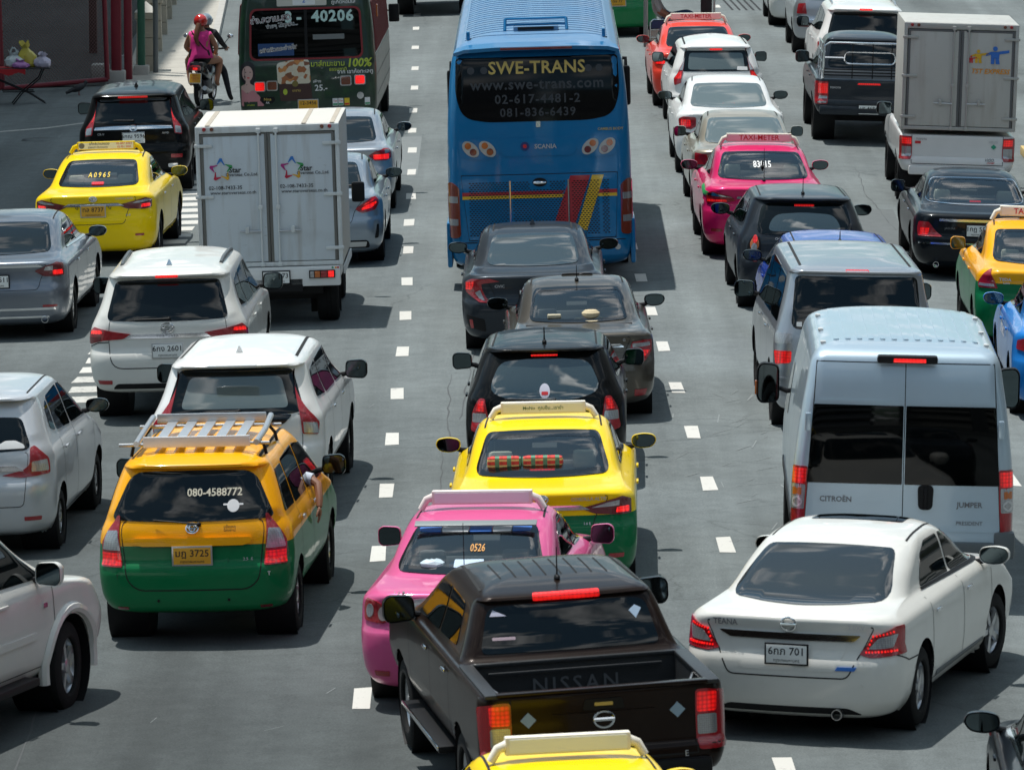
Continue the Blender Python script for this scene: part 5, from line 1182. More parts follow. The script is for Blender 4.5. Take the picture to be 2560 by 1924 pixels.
# yellow and green taxi
c = Car('taxi', 'yellow over green saloon taxi in the centre lane with plaid cushions on its rear shelf', 'taxi', 'sedan', .30, 53.45, 1.2, 4.62, 1.776, 1.475, PYEL, split=.80, group=CARS)
c.pt2 = PGRN; c.split_fn = lambda p: p.z < .80 or (p.y > 1.15 and p.z < .86 and False)
sedan_sides(c, True, CLRD, mmat=PYEL, hm=PYEL); c.rear_glass(1.095, .645, 1.39, .535, see=True, frit=.045); c.interior(.7, 1.07, CREAM, hz=1.17, hx=.40)
c.lamp([(rp([(.36, .865), (.50, .81), (.80, .795), (.97, .80), (1.0, .93), (.84, .965), (.62, .93)], .02), REDD), (rp([(.46, .865), (.80, .88), (.80, .935), (.62, .915)], .01), CLE), (rp([(.74, .815), (.93, .815), (.94, .87), (.76, .865)], .012), LITH)])
c.chrome(rp([(-.45, .85), (.45, .85), (.36, .895), (-.36, .895)], .01)); c.ring(0, .96, .06, .042, .007, bars='T'); c.text('COROLLA ALTIS', .44, .955, .045); c.text('1.6 E', .42, .72, .035); c.plate_y(.74, 'ทว 1520'); c.brake3(1.125, .12, .028, LIT, .0); tailgate(c, .58, .45, .98, .66, .80, .50); c.reflectors(.42, .62, .80, .04, RED); c.sign(2.0, 'MoNo  คุณยิ้ม...เราขำ', M('sign_pale_green', (.82, .82, .70), .45), .82, .115, tcol=M('sign_green', (.10, .2, .10), .5), size=.045); c.finish()
def plaid(name):
    m, t, b, o = newmat(name); tcn = t.nodes.new('ShaderNodeTexCoord'); sp = t.nodes.new('ShaderNodeSeparateXYZ'); t.links.new(tcn.outputs['Object'], sp.inputs[0]); prev = None
    for ax, sc, col in ((0, 110, (.45, .05, .04)), (2, 120, (.70, .50, .20)), (0, 55, (.12, .25, .16))):
        s = t.nodes.new('ShaderNodeMath'); s.operation = 'MULTIPLY'; s.inputs[1].default_value = sc; t.links.new(sp.outputs[ax], s.inputs[0]); q = t.nodes.new('ShaderNodeMath'); q.operation = 'SINE'; t.links.new(s.outputs[0], q.inputs[0])
        g = t.nodes.new('ShaderNodeMath'); g.operation = 'GREATER_THAN'; g.inputs[1].default_value = .45; t.links.new(q.outputs[0], g.inputs[0]); mx_ = t.nodes.new('ShaderNodeMix'); mx_.data_type = 'RGBA'; mx_.inputs[7].default_value = (*col, 1); t.links.new(g.outputs[0], mx_.inputs[0])
        if prev: t.links.new(prev, mx_.inputs[6])
        else: mx_.inputs[6].default_value = (.62, .06, .05, 1)
        prev = mx_.outputs[2]
    t.links.new(prev, b.inputs['Base Color']); b.inputs['Roughness'].default_value = .9
    return m
PLD = plaid('plaid_cloth')
for nm, x, w in (('left', -.36, .34), ('middle', .0, .40)):
    r = thing('cushion', 'red plaid cushion on the %s of the yellow and green taxi rear shelf' % nm, 'cushion', c.root.location, c.root.rotation_euler)
    MB().box((x, .93, 1.165), (w, .13, .17), bev=.05).build('cushion_body', PLD, r)
# pink taxi
c = Car('taxi', 'pale pink saloon taxi in the centre lane with a blank roof sign', 'taxi', 'sedan', -.42, 48.0, 6.0, 4.54, 1.76, 1.465, PPNK, 2.6, .95, .31, group=CARS)
sedan_sides(c, True, CLRD, mmat=PPNK, mir='square', ms=.92, hm=CHR); c.rear_glass(1.095, .64, 1.375, .52, see=True, frit=.04); c.interior(.7, 1.06, None, hz=1.12)
c.lamp([(rp([(.52, .815), (.70, .76), (.97, .78), (1.0, .90), (.96, .965), (.78, .95), (.66, .90)], .03), RED), (circ(.885, .865, .058, 16), CLE), (circ(.70, .845, .062, 16), M('milky_lens', (.45, .36, .34), .2))])
c.chrome(rp([(-.45, .775), (.45, .775), (.40, .815), (-.40, .815)], .01), CHR); c.ring(0, .99, .055, .04, .007, bars='T'); c.text('1.6 E', -.52, 1.0, .05, GRYP); c.plate_y(.67, 'ทษ 5129'); tailgate(c, .56, .45, .97, .64, .80, .50); c.reflectors(.34, .62, .80, .045, RED)
c.chrome(rp([(-.35, .91), (.35, .91), (.33, .93), (-.33, .93)], .008), PPNK, 'lid_edge', .03)
MB().box((0, 1.40, 1.405), (1.06, .09, .014), Matrix.Rotation(R(20), 3, 'X'), .004).build('window_visor', M('visor_grey', (.20, .23, .23), .4), c.root)
for x0, x1, mt_ in ((-.49, -.30, BLUP), (-.29, -.06, WHT), (-.05, .14, BLUP), (.15, .31, WHT), (.32, .48, BLUP)):
    c.S.shell('window_sticker', rp([(x0, 1.335), (x1, 1.335), (x1, 1.372), (x0, 1.372)], .008), mt_, c.root, 'B', .0105)
c.text('EMBRASSE-APPELLATION', 0, 1.352, .03, REDP, off=.008); c.text('0526', .05, 1.235, .065, M('orange_print', (.62, .28, .05), .5), name='window_number')
c.S.shell('window_sticker', rp([(-.13, 1.115), (.12, 1.115), (.12, 1.165), (-.13, 1.165)], .008), M('sticker_pale_blue', (.45, .58, .72), .5), c.root, 'B', .0105)
c.antenna(-.02, .62, .55, .0, .003); c.sign(1.95, None, M('sign_pale_lilac', (.80, .75, .80), .45), .88, .12, body=M('sign_pinkish', (.82, .70, .66), .5)); c.finish()
for i, (x, y, s_, col) in enumerate(((-.32, .86, .09, (.5, .6, .65)), (-.12, .92, .06, (.16, .38, .6)), (.28, .90, .08, (.55, .50, .38)), (.42, .86, .07, (.6, .62, .62)), (.12, .95, .07, (.3, .28, .24)))):
    r = thing('shelf_item', ['crumpled white bag on the left of the pink taxi rear shelf', 'small blue packet on the pink taxi rear shelf', 'beige bundle on the right of the pink taxi rear shelf', 'clear plastic bag at the right end of the pink taxi shelf', 'brown pouch in the middle of the pink taxi rear shelf'][i], 'package', c.root.location, c.root.rotation_euler, 'odds and ends on the pink taxi shelf')
    vs, fs = ellipsoid((x, y, 1.08 + s_ * .5), (s_ * 1.2, s_ * .8, s_ * .62), 10, 8, .8); rn = random.Random(i); meshob('bundle', [(v[0] + rn.uniform(-.01, .01), v[1], v[2] + rn.uniform(-.01, .01)) for v in vs], fs, M('shelf_mat%d' % i, col, .5), r, angle=20)
# dark brown pickup
c = Car('pickup_truck', 'dark brown double cab pickup with an empty open bed at the bottom centre', 'pickup truck', 'pickup_high', .74, 42.4, -9.2, 5.3, 1.87, 1.77, PBRN, 3.15, 1.22, .38, .25, 'five', group=CARS, fr=(.22, .3, .06))
k = c.kz
c.side_glass([[(1.84, 1.30), (2.62, 1.28), (2.62, 1.62), (1.98, 1.61)], [(2.69, 1.28), (3.70, 1.26), (3.55, 1.32), (3.15, 1.57), (2.69, 1.62)]], mat=TINT); c.common([1.66, 2.65, 3.80], 1.25, .60, hm=CHR); c.mirrors(3.60, 1.31, 'square', 1.15, PBLK); c.front_glass(1.22, .70, 1.62, .60)
c.rear_glass(1.285, .70, 1.615, .615, r0=.06, r1=.08, sag=0); c.brake3(1.682, .26, .032, LITH, .02); c.roof_lines(.62, 1.85, .58, 3.1, .022); c.antenna(0, 1.95, .30, -.1, .004)
for q in range(8): c.S.ribbon(c.seams, [(-.42 + .12 * q, 2.1), (-.42 + .12 * q, 2.75)], .012, 'T', mir=False)
c.lamp([(rp([(.715, .72), (.96, .72), (1.0, 1.14), (.80, 1.175), (.715, 1.17)], .03), RED), (rp([(.73, .83), (.88, .83), (.88, .98), (.73, .98)], .02), CLE), (rp([(.73, 1.0), (.88, 1.0), (.88, 1.15), (.73, 1.155)], .02), LIT)])
c.ring(0, 1.0, .075, .062, .012, bars='N'); c.S.shell('tailgate_handle', rp([(-.16, 1.08), (.16, 1.08), (.14, 1.16), (-.14, 1.16)], .02), BLK, c.root, 'B', .012); c.S.shell('handle_insert', rp([(-.07, 1.11), (.07, 1.11), (.07, 1.135), (-.07, 1.135)], .01), GOLDP, c.root, 'B', .02)
c.seam([(-.70, 1.19), (-.70, .70), (.70, .70), (.70, 1.19)], 'B', mir=False, w=.014); c.S.shell('tailgate_relief', rp([(-.40, 1.06), (.40, 1.06), (.22, .90), (-.22, .90)], .03), PBRN, c.root, 'B', .012)
for x in (-.57, .56):
    c.S.shell('sticker', [(x - .06, 1.03), (x, .97), (x + .06, 1.03), (x, 1.09)], M('sticker_blue_grey', (.28, .40, .52), .4), c.root, 'B', .0105)
c.text('E', .61, .70, .06); c.S.shell('window_sticker', [(-.60, 1.55), (-.47, 1.55), (-.57, 1.595)], M('sticker_lav', (.5, .5, .62), .4), c.root, 'B', .0105); c.S.shell('window_sticker', rp([(-.60, 1.38), (-.42, 1.38), (-.42, 1.402), (-.60, 1.402)], .008), M('sticker_pinkwhite', (.6, .45, .5), .4), c.root, 'B', .0105); c.S.shell('window_sticker', [(.48, 1.53), (.53, 1.47), (.58, 1.54), (.53, 1.565)], M('sticker_sky', (.4, .52, .66), .4), c.root, 'B', .0105)
c.drop.append(lambda A: (A[:, 2] > 1.214 * k) & (A[:, 2] < 1.236 * k) & (A[:, 1] > .11) & (A[:, 1] < 1.33) & (np.abs(A[:, 0]) < .80))
bed = MB(); x0, x1, y0, y1, zf, zt = -.76, .76, .13, 1.30, .74, 1.22
bed.add([(x0, y0, zf), (x1, y0, zf), (x1, y1, zf), (x0, y1, zf), (x0 - .03, y0 - .02, zt), (x1 + .03, y0 - .02, zt), (x1 + .03, y1 + .03, zt), (x0 - .03, y1 + .03, zt)], [(0, 1, 2, 3), (0, 4, 5, 1), (1, 5, 6, 2), (2, 6, 7, 3), (3, 7, 4, 0)])
BEDM = M('bed_liner', (.022, .024, .026), .42, bump=.2); bd = bed.build('cargo_bed', BEDM, c.root, smooth=False)
for q in range(9): MB().box((-.64 + .16 * q, .72, zf + .008), (.07, 1.1, .016)).build('bed_rib', BEDM, bd, smooth=False)
MB().box((0, 1.27, 1.16), (1.35, .03, .025), bev=.008).build('bed_ledge', BEDM, bd); flat_text('bed_lettering', 'NISSAN', .17, (0, 1.277, 1.04), M('bed_letter', (.11, .115, .12), .35), bd, bold=.01, space=1.25)
for sx in (-1, 1): MB().box((sx * .835, .70, 1.222), (.11, 1.28, .035), bev=.014).build('bed_rail', BEDM, c.root)
MB().box((0, .085, 1.23), (1.60, .09, .03), bev=.012).build('tailgate_cap', PBRN, c.root); MB().box((0, 1.335, 1.225), (1.6, .06, .03), bev=.012).build('bed_front_cap', BEDM, c.root)
for sx in (-1, 1): MB().tube([(sx * .78, .55, 1.20), (sx * .70, .35, 1.15), (sx * .72, .22, 1.08)], .012, 6).build('tie_down', STEEL, bd)
for sx in (-1, 1): MB().box((sx * .93, 2.75, .50), (.17, 1.95, .06), bev=.02).build('side_step', BLK, c.root); MB().box((sx * 1.018, 2.75, .515), (.02, 1.95, .035), bev=.008).build('step_trim', CHR, c.root)
MB().box((0, .06, .60), (1.6, .18, .14), bev=.04).build('rear_bumper', BLK, c.root); c.text('CALIBRE', 1.45, .95, .10, GRYP, 'S'); c.root.rotation_euler.y -= R(1.4); c.finish()
# yellow taxi at the bottom edge
c = Car('taxi', 'yellow taxi roof with a blank cream sign at the bottom edge, behind the brown pickup', 'taxi', 'sedan', .72, 36.6, -9, 4.62, 1.776, 1.49, PYEL, group=CARS)
sedan_sides(c, mmat=PYEL); c.rear_glass(1.095, .60, 1.385, .50); c.sign(2.0, None, M('sign_white2', (.85, .87, .80), .45), .86, .125); c.plate_y(.75, 'ทง 9944'); c.lamp([(rp([(.38, .86), (.80, .80), (1.0, .82), (1.0, .92), (.75, .97), (.45, .90)], .02), RED)]); c.finish()
# ================================================================== right lanes
c = Car('taxi', 'red orange saloon taxi at the top right with a pink TAXI-METER sign', 'taxi', 'sedan', 3.50, 106.8, -.8, 4.62, 1.776, 1.475, PRED, group=CARS)
sedan_sides(c, mmat=PRED); c.rear_glass(1.095, .62, 1.39, .53); c.lamp([(rp([(.40, .86), (.80, .80), (1.0, .82), (1.0, .95), (.75, .97), (.45, .92)], .02), RED), (rp([(.70, .82), (.95, .82), (.95, .88), (.70, .88)], .01), LITH), (rp([(.62, .90), (.95, .91), (.95, .94), (.70, .94)], .01), CLE)])
SGP = M('sign_pink', (.90, .68, .66), .45); c.sign(2.0, 'TAXI-METER', SGP, .95, .12, size=.105); c.plate_y(.76, 'มก 4413'); c.finish()
c = Car('people_carrier', 'white people carrier with tall white and red rear lights, behind the red orange taxi', 'car', 'mpv', 3.60, 101.4, -.6, 4.4, 1.69, 1.63, PW, 2.65, .85, .31, group=CARS)
kz = c.kz; c.side_glass([[(.50, 1.13), (1.05, 1.11), (1.05, 1.43), (.66, 1.42)], [(1.12, 1.105), (1.95, 1.09), (1.95, 1.46), (1.12, 1.44)], [(2.02, 1.09), (3.05, 1.06), (2.9, 1.15), (2.5, 1.42), (2.02, 1.46)]]); c.common([1.08, 1.98, 3.2], 1.07, .4); c.mirrors(2.95, 1.15, 'square', .95, PBLK)
c.win(rp([(-.60, 1.10), (.60, 1.10), (.55, 1.45), (-.55, 1.45)], .05), 'B'); c.brake3(1.475, .11, .03, LITH, .012); c.S.shell('painted_sky_reflection', rp([(-.50, 1.13), (.50, 1.13), (.47, 1.41), (-.47, 1.41)], .06), MATS['painted_haze_glass'], c.root, 'B', .0085)  # pale inner field is a painted sky reflection
c.lamp([(rp([(.66, .90), (.82, .86), (.88, .98), (.80, 1.10), (.66, 1.49), (.60, 1.50), (.63, 1.15)], .02), RED), (rp([(.65, 1.12), (.77, 1.12), (.66, 1.44), (.62, 1.44)], .01), CLE), (rp([(.67, .97), (.85, .97), (.80, 1.09), (.66, 1.10)], .01), LIT)])
c.S.shell('window_sticker', rp([(.36, 1.12), (.55, 1.11), (.54, 1.17), (.37, 1.18)], .01), WHT, c.root, 'B', .0105); c.plate(.82, 'ชภ 7738'); c.roof_lines(.54, .55, .52, 2.4, .03); c.finish()
c = Car('sedan', 'white saloon with black mirrors, behind the white people carrier', 'car', 'sedan', 3.56, 93.9, -.4, 4.6, 1.79, 1.48, PW, 2.69, .98, .33, group=CARS)
sedan_sides(c, mmat=PBLK); c.rear_glass(1.085, .64, 1.385, .54, mat=MATS['painted_haze_glass']); c.lamp([(rp([(.56, .80), (.66, .76), (.94, .78), (1.0, .92), (.86, .965), (.56, .955)], .03), RED), (rp([(.66, .80), (.90, .80), (.92, .92), (.68, .92)], .04), LIT)]); c.ring(0, .96, .06, .022, .009, GOLDP, bars='X'); c.text('CRUZE', -.48, .955, .04); c.text('CHEVROLET', .48, .955, .035); c.brake3(1.11, .1, .03, LIT, .006); c.S.shell('lid_strip', rp([(-.5, .955), (.5, .955), (.5, .975), (-.5, .975)], .005), ALU, c.root, 'B', .006); c.plate(.76, 'กฉ 3250'); c.finish()
c = Car('sedan', 'champagne beige saloon, between the white saloon and the bright pink taxi', 'car', 'sedan', 3.58, 87.4, -.8, 4.5, 1.70, 1.47, PBEIGE, 2.6, .95, .30, .19, group=CARS)
sedan_sides(c, mmat=PBEIGE, mir='square', ms=.85); c.rear_glass(1.085, .635, 1.385, .53, mat=MATS['painted_haze_glass']); c.lamp([(rp([(.62, .80), (.95, .80), (.97, .97), (.66, .96)], .02), RED)]); c.plate(.76, 'ศร 806'); c.finish()
c = Car('taxi', 'bright pink saloon taxi with TAXI-METER sign and cream headrests', 'taxi', 'sedan', 3.60, 81.7, -.8, 4.62, 1.776, 1.475, PMAG, group=CARS)
sedan_sides(c, True, CLRD, mmat=PMAG); c.rear_glass(1.095, .66, 1.39, .545, see=True, frit=.022); c.interior(.68, 1.07, CREAM, hz=1.165, hx=.42); c.sign(2.0, 'TAXI-METER', SGP, .94, .12, size=.105, tcol=REDP)
c.lamp([(rp([(.42, .84), (.60, .80), (.98, .80), (1.0, .93), (.84, .965), (.50, .90)], .02), RED), (rp([(.46, .875), (.96, .905), (.96, .935), (.82, .95)], .01), CHR), (rp([(.55, .815), (.95, .815), (.95, .85), (.56, .85)], .01), LIT)])
c.text('83815', 0, 1.25, .105, WHT, name='window_number', bold=.02); c.plate_y(.74, 'ทน 1173'); c.antenna(0, 1.02, .11, 0, .01, True); c.antenna(0, .60, .55, 0, .003); c.reflectors(.42, .62, .82, .04, RED); c.chrome(rp([(-.42, .86), (.42, .86), (.4, .90), (-.4, .90)], .01))
c.S.shell('garland', rp([(.95, .90), (1.35, .93), (1.75, .955), (1.75, .995), (1.3, .985), (.95, .95)], .02), M('green_ribbon', (.02, .30, .08), .6, vary=.4, vscale=20), c.root, 'R', .012, mirror=True); c.text('A 1688', -1.18, .80, .09, WHT, 'R'); c.finish()
c = Car('hatchback', 'charcoal hatchback with round stacked rear lamps, behind the bright pink taxi', 'car', 'hatch', 3.84, 75.6, -1.2, 4.04, 1.735, 1.515, PDGREY, 2.52, .78, .31, group=CARS)
hatch_sides(c, mmat=PBLK, ms=1.05); c.win(rp([(-.64, 1.02, .1), (-.3, .995), (.3, .995), (.64, 1.02, .1), (.56, 1.36, .08), (.46, 1.40, .05), (-.46, 1.40, .05), (-.56, 1.36, .08)], .05), 'B', mat=TINT); c.S.shell('painted_sky_reflection', rp([(-.50, 1.05, .1), (.50, 1.05, .1), (.40, 1.26, .12), (0, 1.29, .1), (-.40, 1.26, .12)], .08), MATS['painted_blue_sheen_glass'], c.root, 'B', .0085); c.brake3(1.375, .13, .022, LIT, .012)  # inner field paints the sky's reflection over the tinted window
c.lamp([(rp([(.56, .70), (.80, .70), (.86, .84), (.80, .98), (.60, .98)], .05), BLK), (circ(.705, .885, .088, 20), AMB, .02), (circ(.70, .945, .05, 16), LIT, .03), (circ(.705, .84, .055, 16), CLE, .03), (circ(.67, .715, .06, 16), RED, .02), (circ(.67, .715, .03, 12), CLE, .03)])
c.text('CHEVROLET', -.28, .955, .04); c.wiper(.0, 1.02, -.30, 1.03); c.antenna(.0, .62, .28, -.05, .004); c.plate(.72, '1ขค 926'); c.finish()
c = Car('hatchback', 'blue hatchback mostly hidden by the silver people carrier, only its roof in view', 'car', 'hatch', 4.02, 70.2, -1.2, 3.99, 1.695, 1.475, PCOB, 2.53, .78, .30, group=CARS)
hatch_sides(c, mmat=PBLK); c.rear_glass(1.02, .60, 1.36, .50); c.brake3(1.415, .16, .025, LITH, .012); c.lamp([(rp([(.60, .80), (.84, .80), (.84, 1.0), (.66, 1.02)], .04), RED)]); c.antenna(0, .62, .16, -.05, .005); c.finish()
# silver people carrier
c = Car('people_carrier', 'large silver people carrier with a cloud-reflecting black rear window', 'van', 'van', 3.84, 64.3, -1.0, 4.86, 1.83, 1.88, PSIL, 2.95, .95, .34, group=CARS)
c.side_glass([[(.40, 1.22), (1.4, 1.20), (1.4, 1.73), (.52, 1.72)], [(1.47, 1.20), (2.55, 1.18), (2.55, 1.74), (1.47, 1.735)], [(2.62, 1.18), (3.75, 1.15), (3.3, 1.6), (2.62, 1.74)]]); c.common([1.44, 2.58, 3.9], 1.15, .4, hm=CHR); c.mirrors(3.75, 1.20, 'square', 1.05, PBLK); c.front_glass(1.2, .75, 1.65, .62)
c.rear_glass(1.175, .735, 1.755, .68, r0=.10, r1=.06, sag=.03, crown=.0); c.brake3(1.825, .13, .02, LIT, .006)
c.lamp([(rp([(.70, .80), (1.0, .80), (1.02, 1.14), (.72, 1.14)], .03), PSIL, .008), (rp([(.74, 1.0), (.98, 1.0), (1.0, 1.12), (.74, 1.12)], .02), CLE), (rp([(.74, .80), (.93, .77), (.98, .92), (.74, .93)], .02), LIT)])
c.S.shell('window_sticker', circ(.60, 1.24, .045, 14, .03), M('sticker_green', (.15, .5, .25), .4), c.root, 'B', .0105); c.S.shell('window_sticker', rp([(-.67, 1.20), (-.61, 1.20), (-.61, 1.25), (-.67, 1.25)], .006), WHT, c.root, 'B', .0105); c.exhaust(-.62, .30, .05, .05); c.plate(.92, 'ฮค 2288'); c.roof_lines(.62, .5, .60, 2.9, .03); c.S.shell('bumper_moulding', rp([(-.86, .60), (.86, .60), (.86, .63), (-.86, .63)], .01), PSIL, c.root, 'R', .02); c.finish()
# silver blue panel van
c = Car('panel_van', 'tall silver blue van with split rear doors and black rear windows', 'van', 'panel', 3.60, 53.0, 1.6, 5.40, 2.05, 2.43, PSTEEL, 3.45, 1.0, .345, .22, 'steel', group=CARS)
k = c.kz
dp = rp([(-.905, .72), (-.004, .72), (-.004, 2.26), (-.815, 2.26)], .03)
for mir in (False, True): c.S.shell('rear_door', dp, PSTEEL, c.root, 'B', .008, .06, mirror=mir, sink=.012)
wp = rp([(-.893, 1.15), (-.012, 1.15), (-.012, 1.88), (-.838, 1.88)], .012)
for mir in (False, True): c.S.shell('rear_window', wp, TINTB, c.root, 'B', .012, .05, mirror=mir)
for mir in (False, True): c.S.shell('door_swage', rp([(-.80, 1.90), (-.01, 1.90), (-.01, 1.925), (-.80, 1.925)], .008), PSTEEL, c.root, 'B', .016, mirror=mir)
c.lamp([(rp([(.91, .70), (1.05, .70), (1.09, 1.0), (1.06, 1.30), (.905, 1.30)], .02), RED), (rp([(.92, .90), (1.07, .90), (1.06, 1.13), (.92, 1.13)], .012), CLE), (rp([(.92, 1.14), (1.05, 1.14), (1.045, 1.28), (.915, 1.28)], .012), LIT)])
for z_, r_ in ((.965, .05),): c.S.pair('lens', circ(.985, z_, r_, 16), M('fog_lens', (.6, .6, .6), .15, .3), c.root, 'R', .019, .05)
c.S.pair('lens', rp([(.945, 1.03), (1.03, 1.03), (1.03, 1.10), (.945, 1.10)], .01), AMB, c.root, 'R', .019)
MB().box((.01, .075, 2.315), (.56, .13, .075), bev=.025).build('brake_light_housing', BLK, c.root); MB().box((.03, .008, 2.31), (.30, .012, .035), bev=.005).build('brake_light', LITH, c.root)
c.S.shell('door_handle', rp([(.145, .92), (.275, .92), (.285, 1.15), (.135, 1.15)], .05), BLK, c.root, 'B', .03); MB().box((.21, -.005, 1.03), (.035, .03, .20), bev=.014).build('handle_grip', BLK, c.root)
for sg, zz_ in ((-1, 1.72), (1, 1.68)): MB().box((sg * .895, .035, zz_), (.055, .05, .17), bev=.015).build('door_hinge', PSTEEL, c.root)
c.text('CITROËN', -.62, 1.0, .07, GRYP, bold=.02, off=.014); c.text('JUMPER', .62, .97, .07, GRYP, bold=.02, off=.014); c.text('PRESIDENT', .62, .80, .05, GRYP, off=.014); c.seam([(0, .72), (0, 2.26)], 'B', mir=False, w=.012); c.seam([(-.91, .72), (-.82, 2.27), (.82, 2.27), (.91, .72)], 'B', mir=False, w=.01)
MB().box((0, .05, .55), (1.75, .16, .16), bev=.04).build('rear_bumper', GREYM, c.root)
for sg in (-1, 1): MB().box((sg * .95, .09, .60), (.20, .18, .26), bev=.04).build('bumper_corner', GREYM, c.root)
for q in range(13): c.S.shell('roof_rib', rp([(-.66 + .108 * q, .62), (-.61 + .108 * q, .62), (-.61 + .108 * q, 3.0), (-.66 + .108 * q, 3.0)], .03), PSTEEL, c.root, 'T', .012, .09)
for sg in (-1, 1):
    for yy in (.55, 1.5, 2.6):
        P, N = c.S.hit('T', sg * .76, yy); MB().box((sg * .76, yy, P.z + .012), (.05, .07, .025), bev=.008).build('roof_fixing', M('pale_plastic', (.55, .55, .53), .5), c.root)
c.S.pair('side_moulding', rp([(.5, .70), (4.2, .70), (4.2, .80), (.5, .80)], .02), BLK, c.root, 'S', .012, .1); c.mirrors(4.15, 1.53, 'tall', 1.45, BLK); c.S.pair('side_window', rp([(3.2, 1.35), (4.2, 1.3), (3.75, 1.85), (3.2, 1.85)], .05), TINT, c.root, 'S', .004); c.common([1.5, 3.1, 4.35], 1.3, .55, handles=False)
for sg in (-1,): MB().box((sg * 1.31, 4.12, 1.48), (.03, .05, .14), bev=.01).build('indicator', AMB, c.root)
c.finish()
# white saloon turning right
c = Car('sedan', 'big white saloon at the bottom right, turned towards the right', 'car', 'sedan', 2.24, 46.5, 17.2, 4.9, 1.83, 1.49, PPW, 2.775, 1.05, .335, .225, 'five', group=CARS)
sedan_sides(c, mmat=PPW, hm=CHR, trim=BLK, ms=1.1); c.rear_glass(1.085, .68, 1.395, .545, r0=.10, mat=M('grey_tinted_glass', (.020, .024, .026), .03, 0, 0, ior=1.75))
c.lamp([(rp([(.585, .745), (.70, .72), (1.16, .74), (1.12, .82), (1.16, .965), (1.02, .965), (.72, .885)], .02), RED), (rp([(.68, .79), (.96, .80), (1.04, .91), (.80, .88)], .02), CLE)])
led_row(c, .66, 1.0, .765, .775, 11, .011); led_row(c, .66, .74, .765, .895, 5, .011); led_row(c, .78, .98, .90, .925, 6, .010)
c.chrome(rp([(-.60, .90), (.60, .90), (.54, .845), (-.50, .845)], .02)); c.ring(0, .975, .062, .058, .011, bars='N'); c.text('TEANA', -.54, .965, .065, GRYP); c.text('2.0XV', .56, .965, .055); c.plate(.735, '6กภ 701'); c.S.shell('badge', rp([(.40, .615), (.56, .615), (.58, .645), (.42, .645)], .005), BLUP, c.root, 'B', .0105)
c.seam(rp([(-.76, .97), (-.60, .76), (-.50, .55), (.50, .55), (.60, .76), (.76, .97)], .05), mir=False); c.seam([(1.0, .735), (1.25, .66), (1.6, .64)]); c.sensors(.50, (-.62, -.22, .22, .62)); c.exhaust(.42, .25, .04, .045, STEEL); c.S.shell('bumper_insert', rp([(-.62, .245), (.62, .245), (.5, .30), (-.5, .30)], .03), BLK, c.root, 'R', .004); c.S.shell('plate_recess', rp([(-.50, .84), (.50, .84), (.40, .60), (-.40, .60)], .05), PPW, c.root, 'B', .003)
c.S.shell('sunroof', rp([(-.40, 2.35), (.40, 2.35), (.38, 2.9), (-.38, 2.9)], .05), TINT, c.root, 'T', .004); c.chrome(rp([(1.55, .34), (3.35, .34), (3.35, .36), (1.55, .38)], .008), GREYM, 'sill_strip', .008, True, 'S'); c.steer = 9; c.finish()
# dark car at the bottom right corner
c = Car('sedan', 'dark car in the bottom right corner, only left mirror and wing in view', 'car', 'sedan', 4.28, 38.9, 2.5, 4.6, 1.78, 1.48, PNAVY, group=CARS)
sedan_sides(c, mmat=PNAVY, ms=1.1, trim=CHR); c.rear_glass(1.09, .62, 1.385, .52); c.chrome(rp([(3.55, .86), (3.75, .84), (3.72, .93), (3.55, .94)], .02), RED, 'side_marker', .008, True, 'S'); c.lamp([(rp([(.5, .82), (.95, .82), (.95, .95), (.5, .95)], .02), RED)]); c.finish()
# white pickup with box body
c = Car('pickup_truck', 'white pickup carrying a tall grey metal box body', 'pickup truck', 'pickup', 6.90, 89.7, .8, 5.1, 1.80, 1.76, PW, 3.085, 1.2, .36, .21, 'steel', group=CARS)
c.side_glass([[(1.95, 1.23), (2.5, 1.20), (2.5, 1.58), (2.05, 1.57)], [(2.57, 1.20), (3.6, 1.17), (3.05, 1.55), (2.57, 1.58)]]); c.common([2.53, 3.75], 1.15, .6); c.mirrors(3.5, 1.22, 'square', 1.1, PBLK); c.rear_glass(1.22, .6, 1.58, .55)
c.lamp([(rp([(.725, .72), (.93, .72), (.95, 1.08), (.73, 1.08)], .02), RED), (rp([(.74, .76), (.88, .76), (.88, .92), (.74, .92)], .012), CLE), (rp([(.74, .96), (.88, .96), (.88, 1.06), (.74, 1.06)], .012), LIT)])
c.seam([(-.71, 1.10), (-.71, .66), (.71, .66), (.71, 1.10)], 'B', mir=False, w=.01); c.text('TOYOTA', -.56, 1.04, .04, GRYP); c.text('HILUX', .56, 1.02, .05); c.S.shell('sticker', [(.52, .945), (.565, .905), (.61, .945), (.565, .985)], M('sticker_cng', (.02, .35, .2), .4), c.root, 'B', .0105); c.S.shell('sticker', rp([(-.66, .97), (-.57, .97), (-.57, 1.01), (-.66, 1.01)], .008), REDP, c.root, 'B', .0105); c.text('VIGO', .50, .735, .06, GRYP, shear=.3); c.text('CHAMP', .52, .695, .035, REDP, shear=.3)
MB().box((0, .05, .56), (1.5, .16, .14), bev=.03).build('rear_bumper', PW, c.root); c.finish()
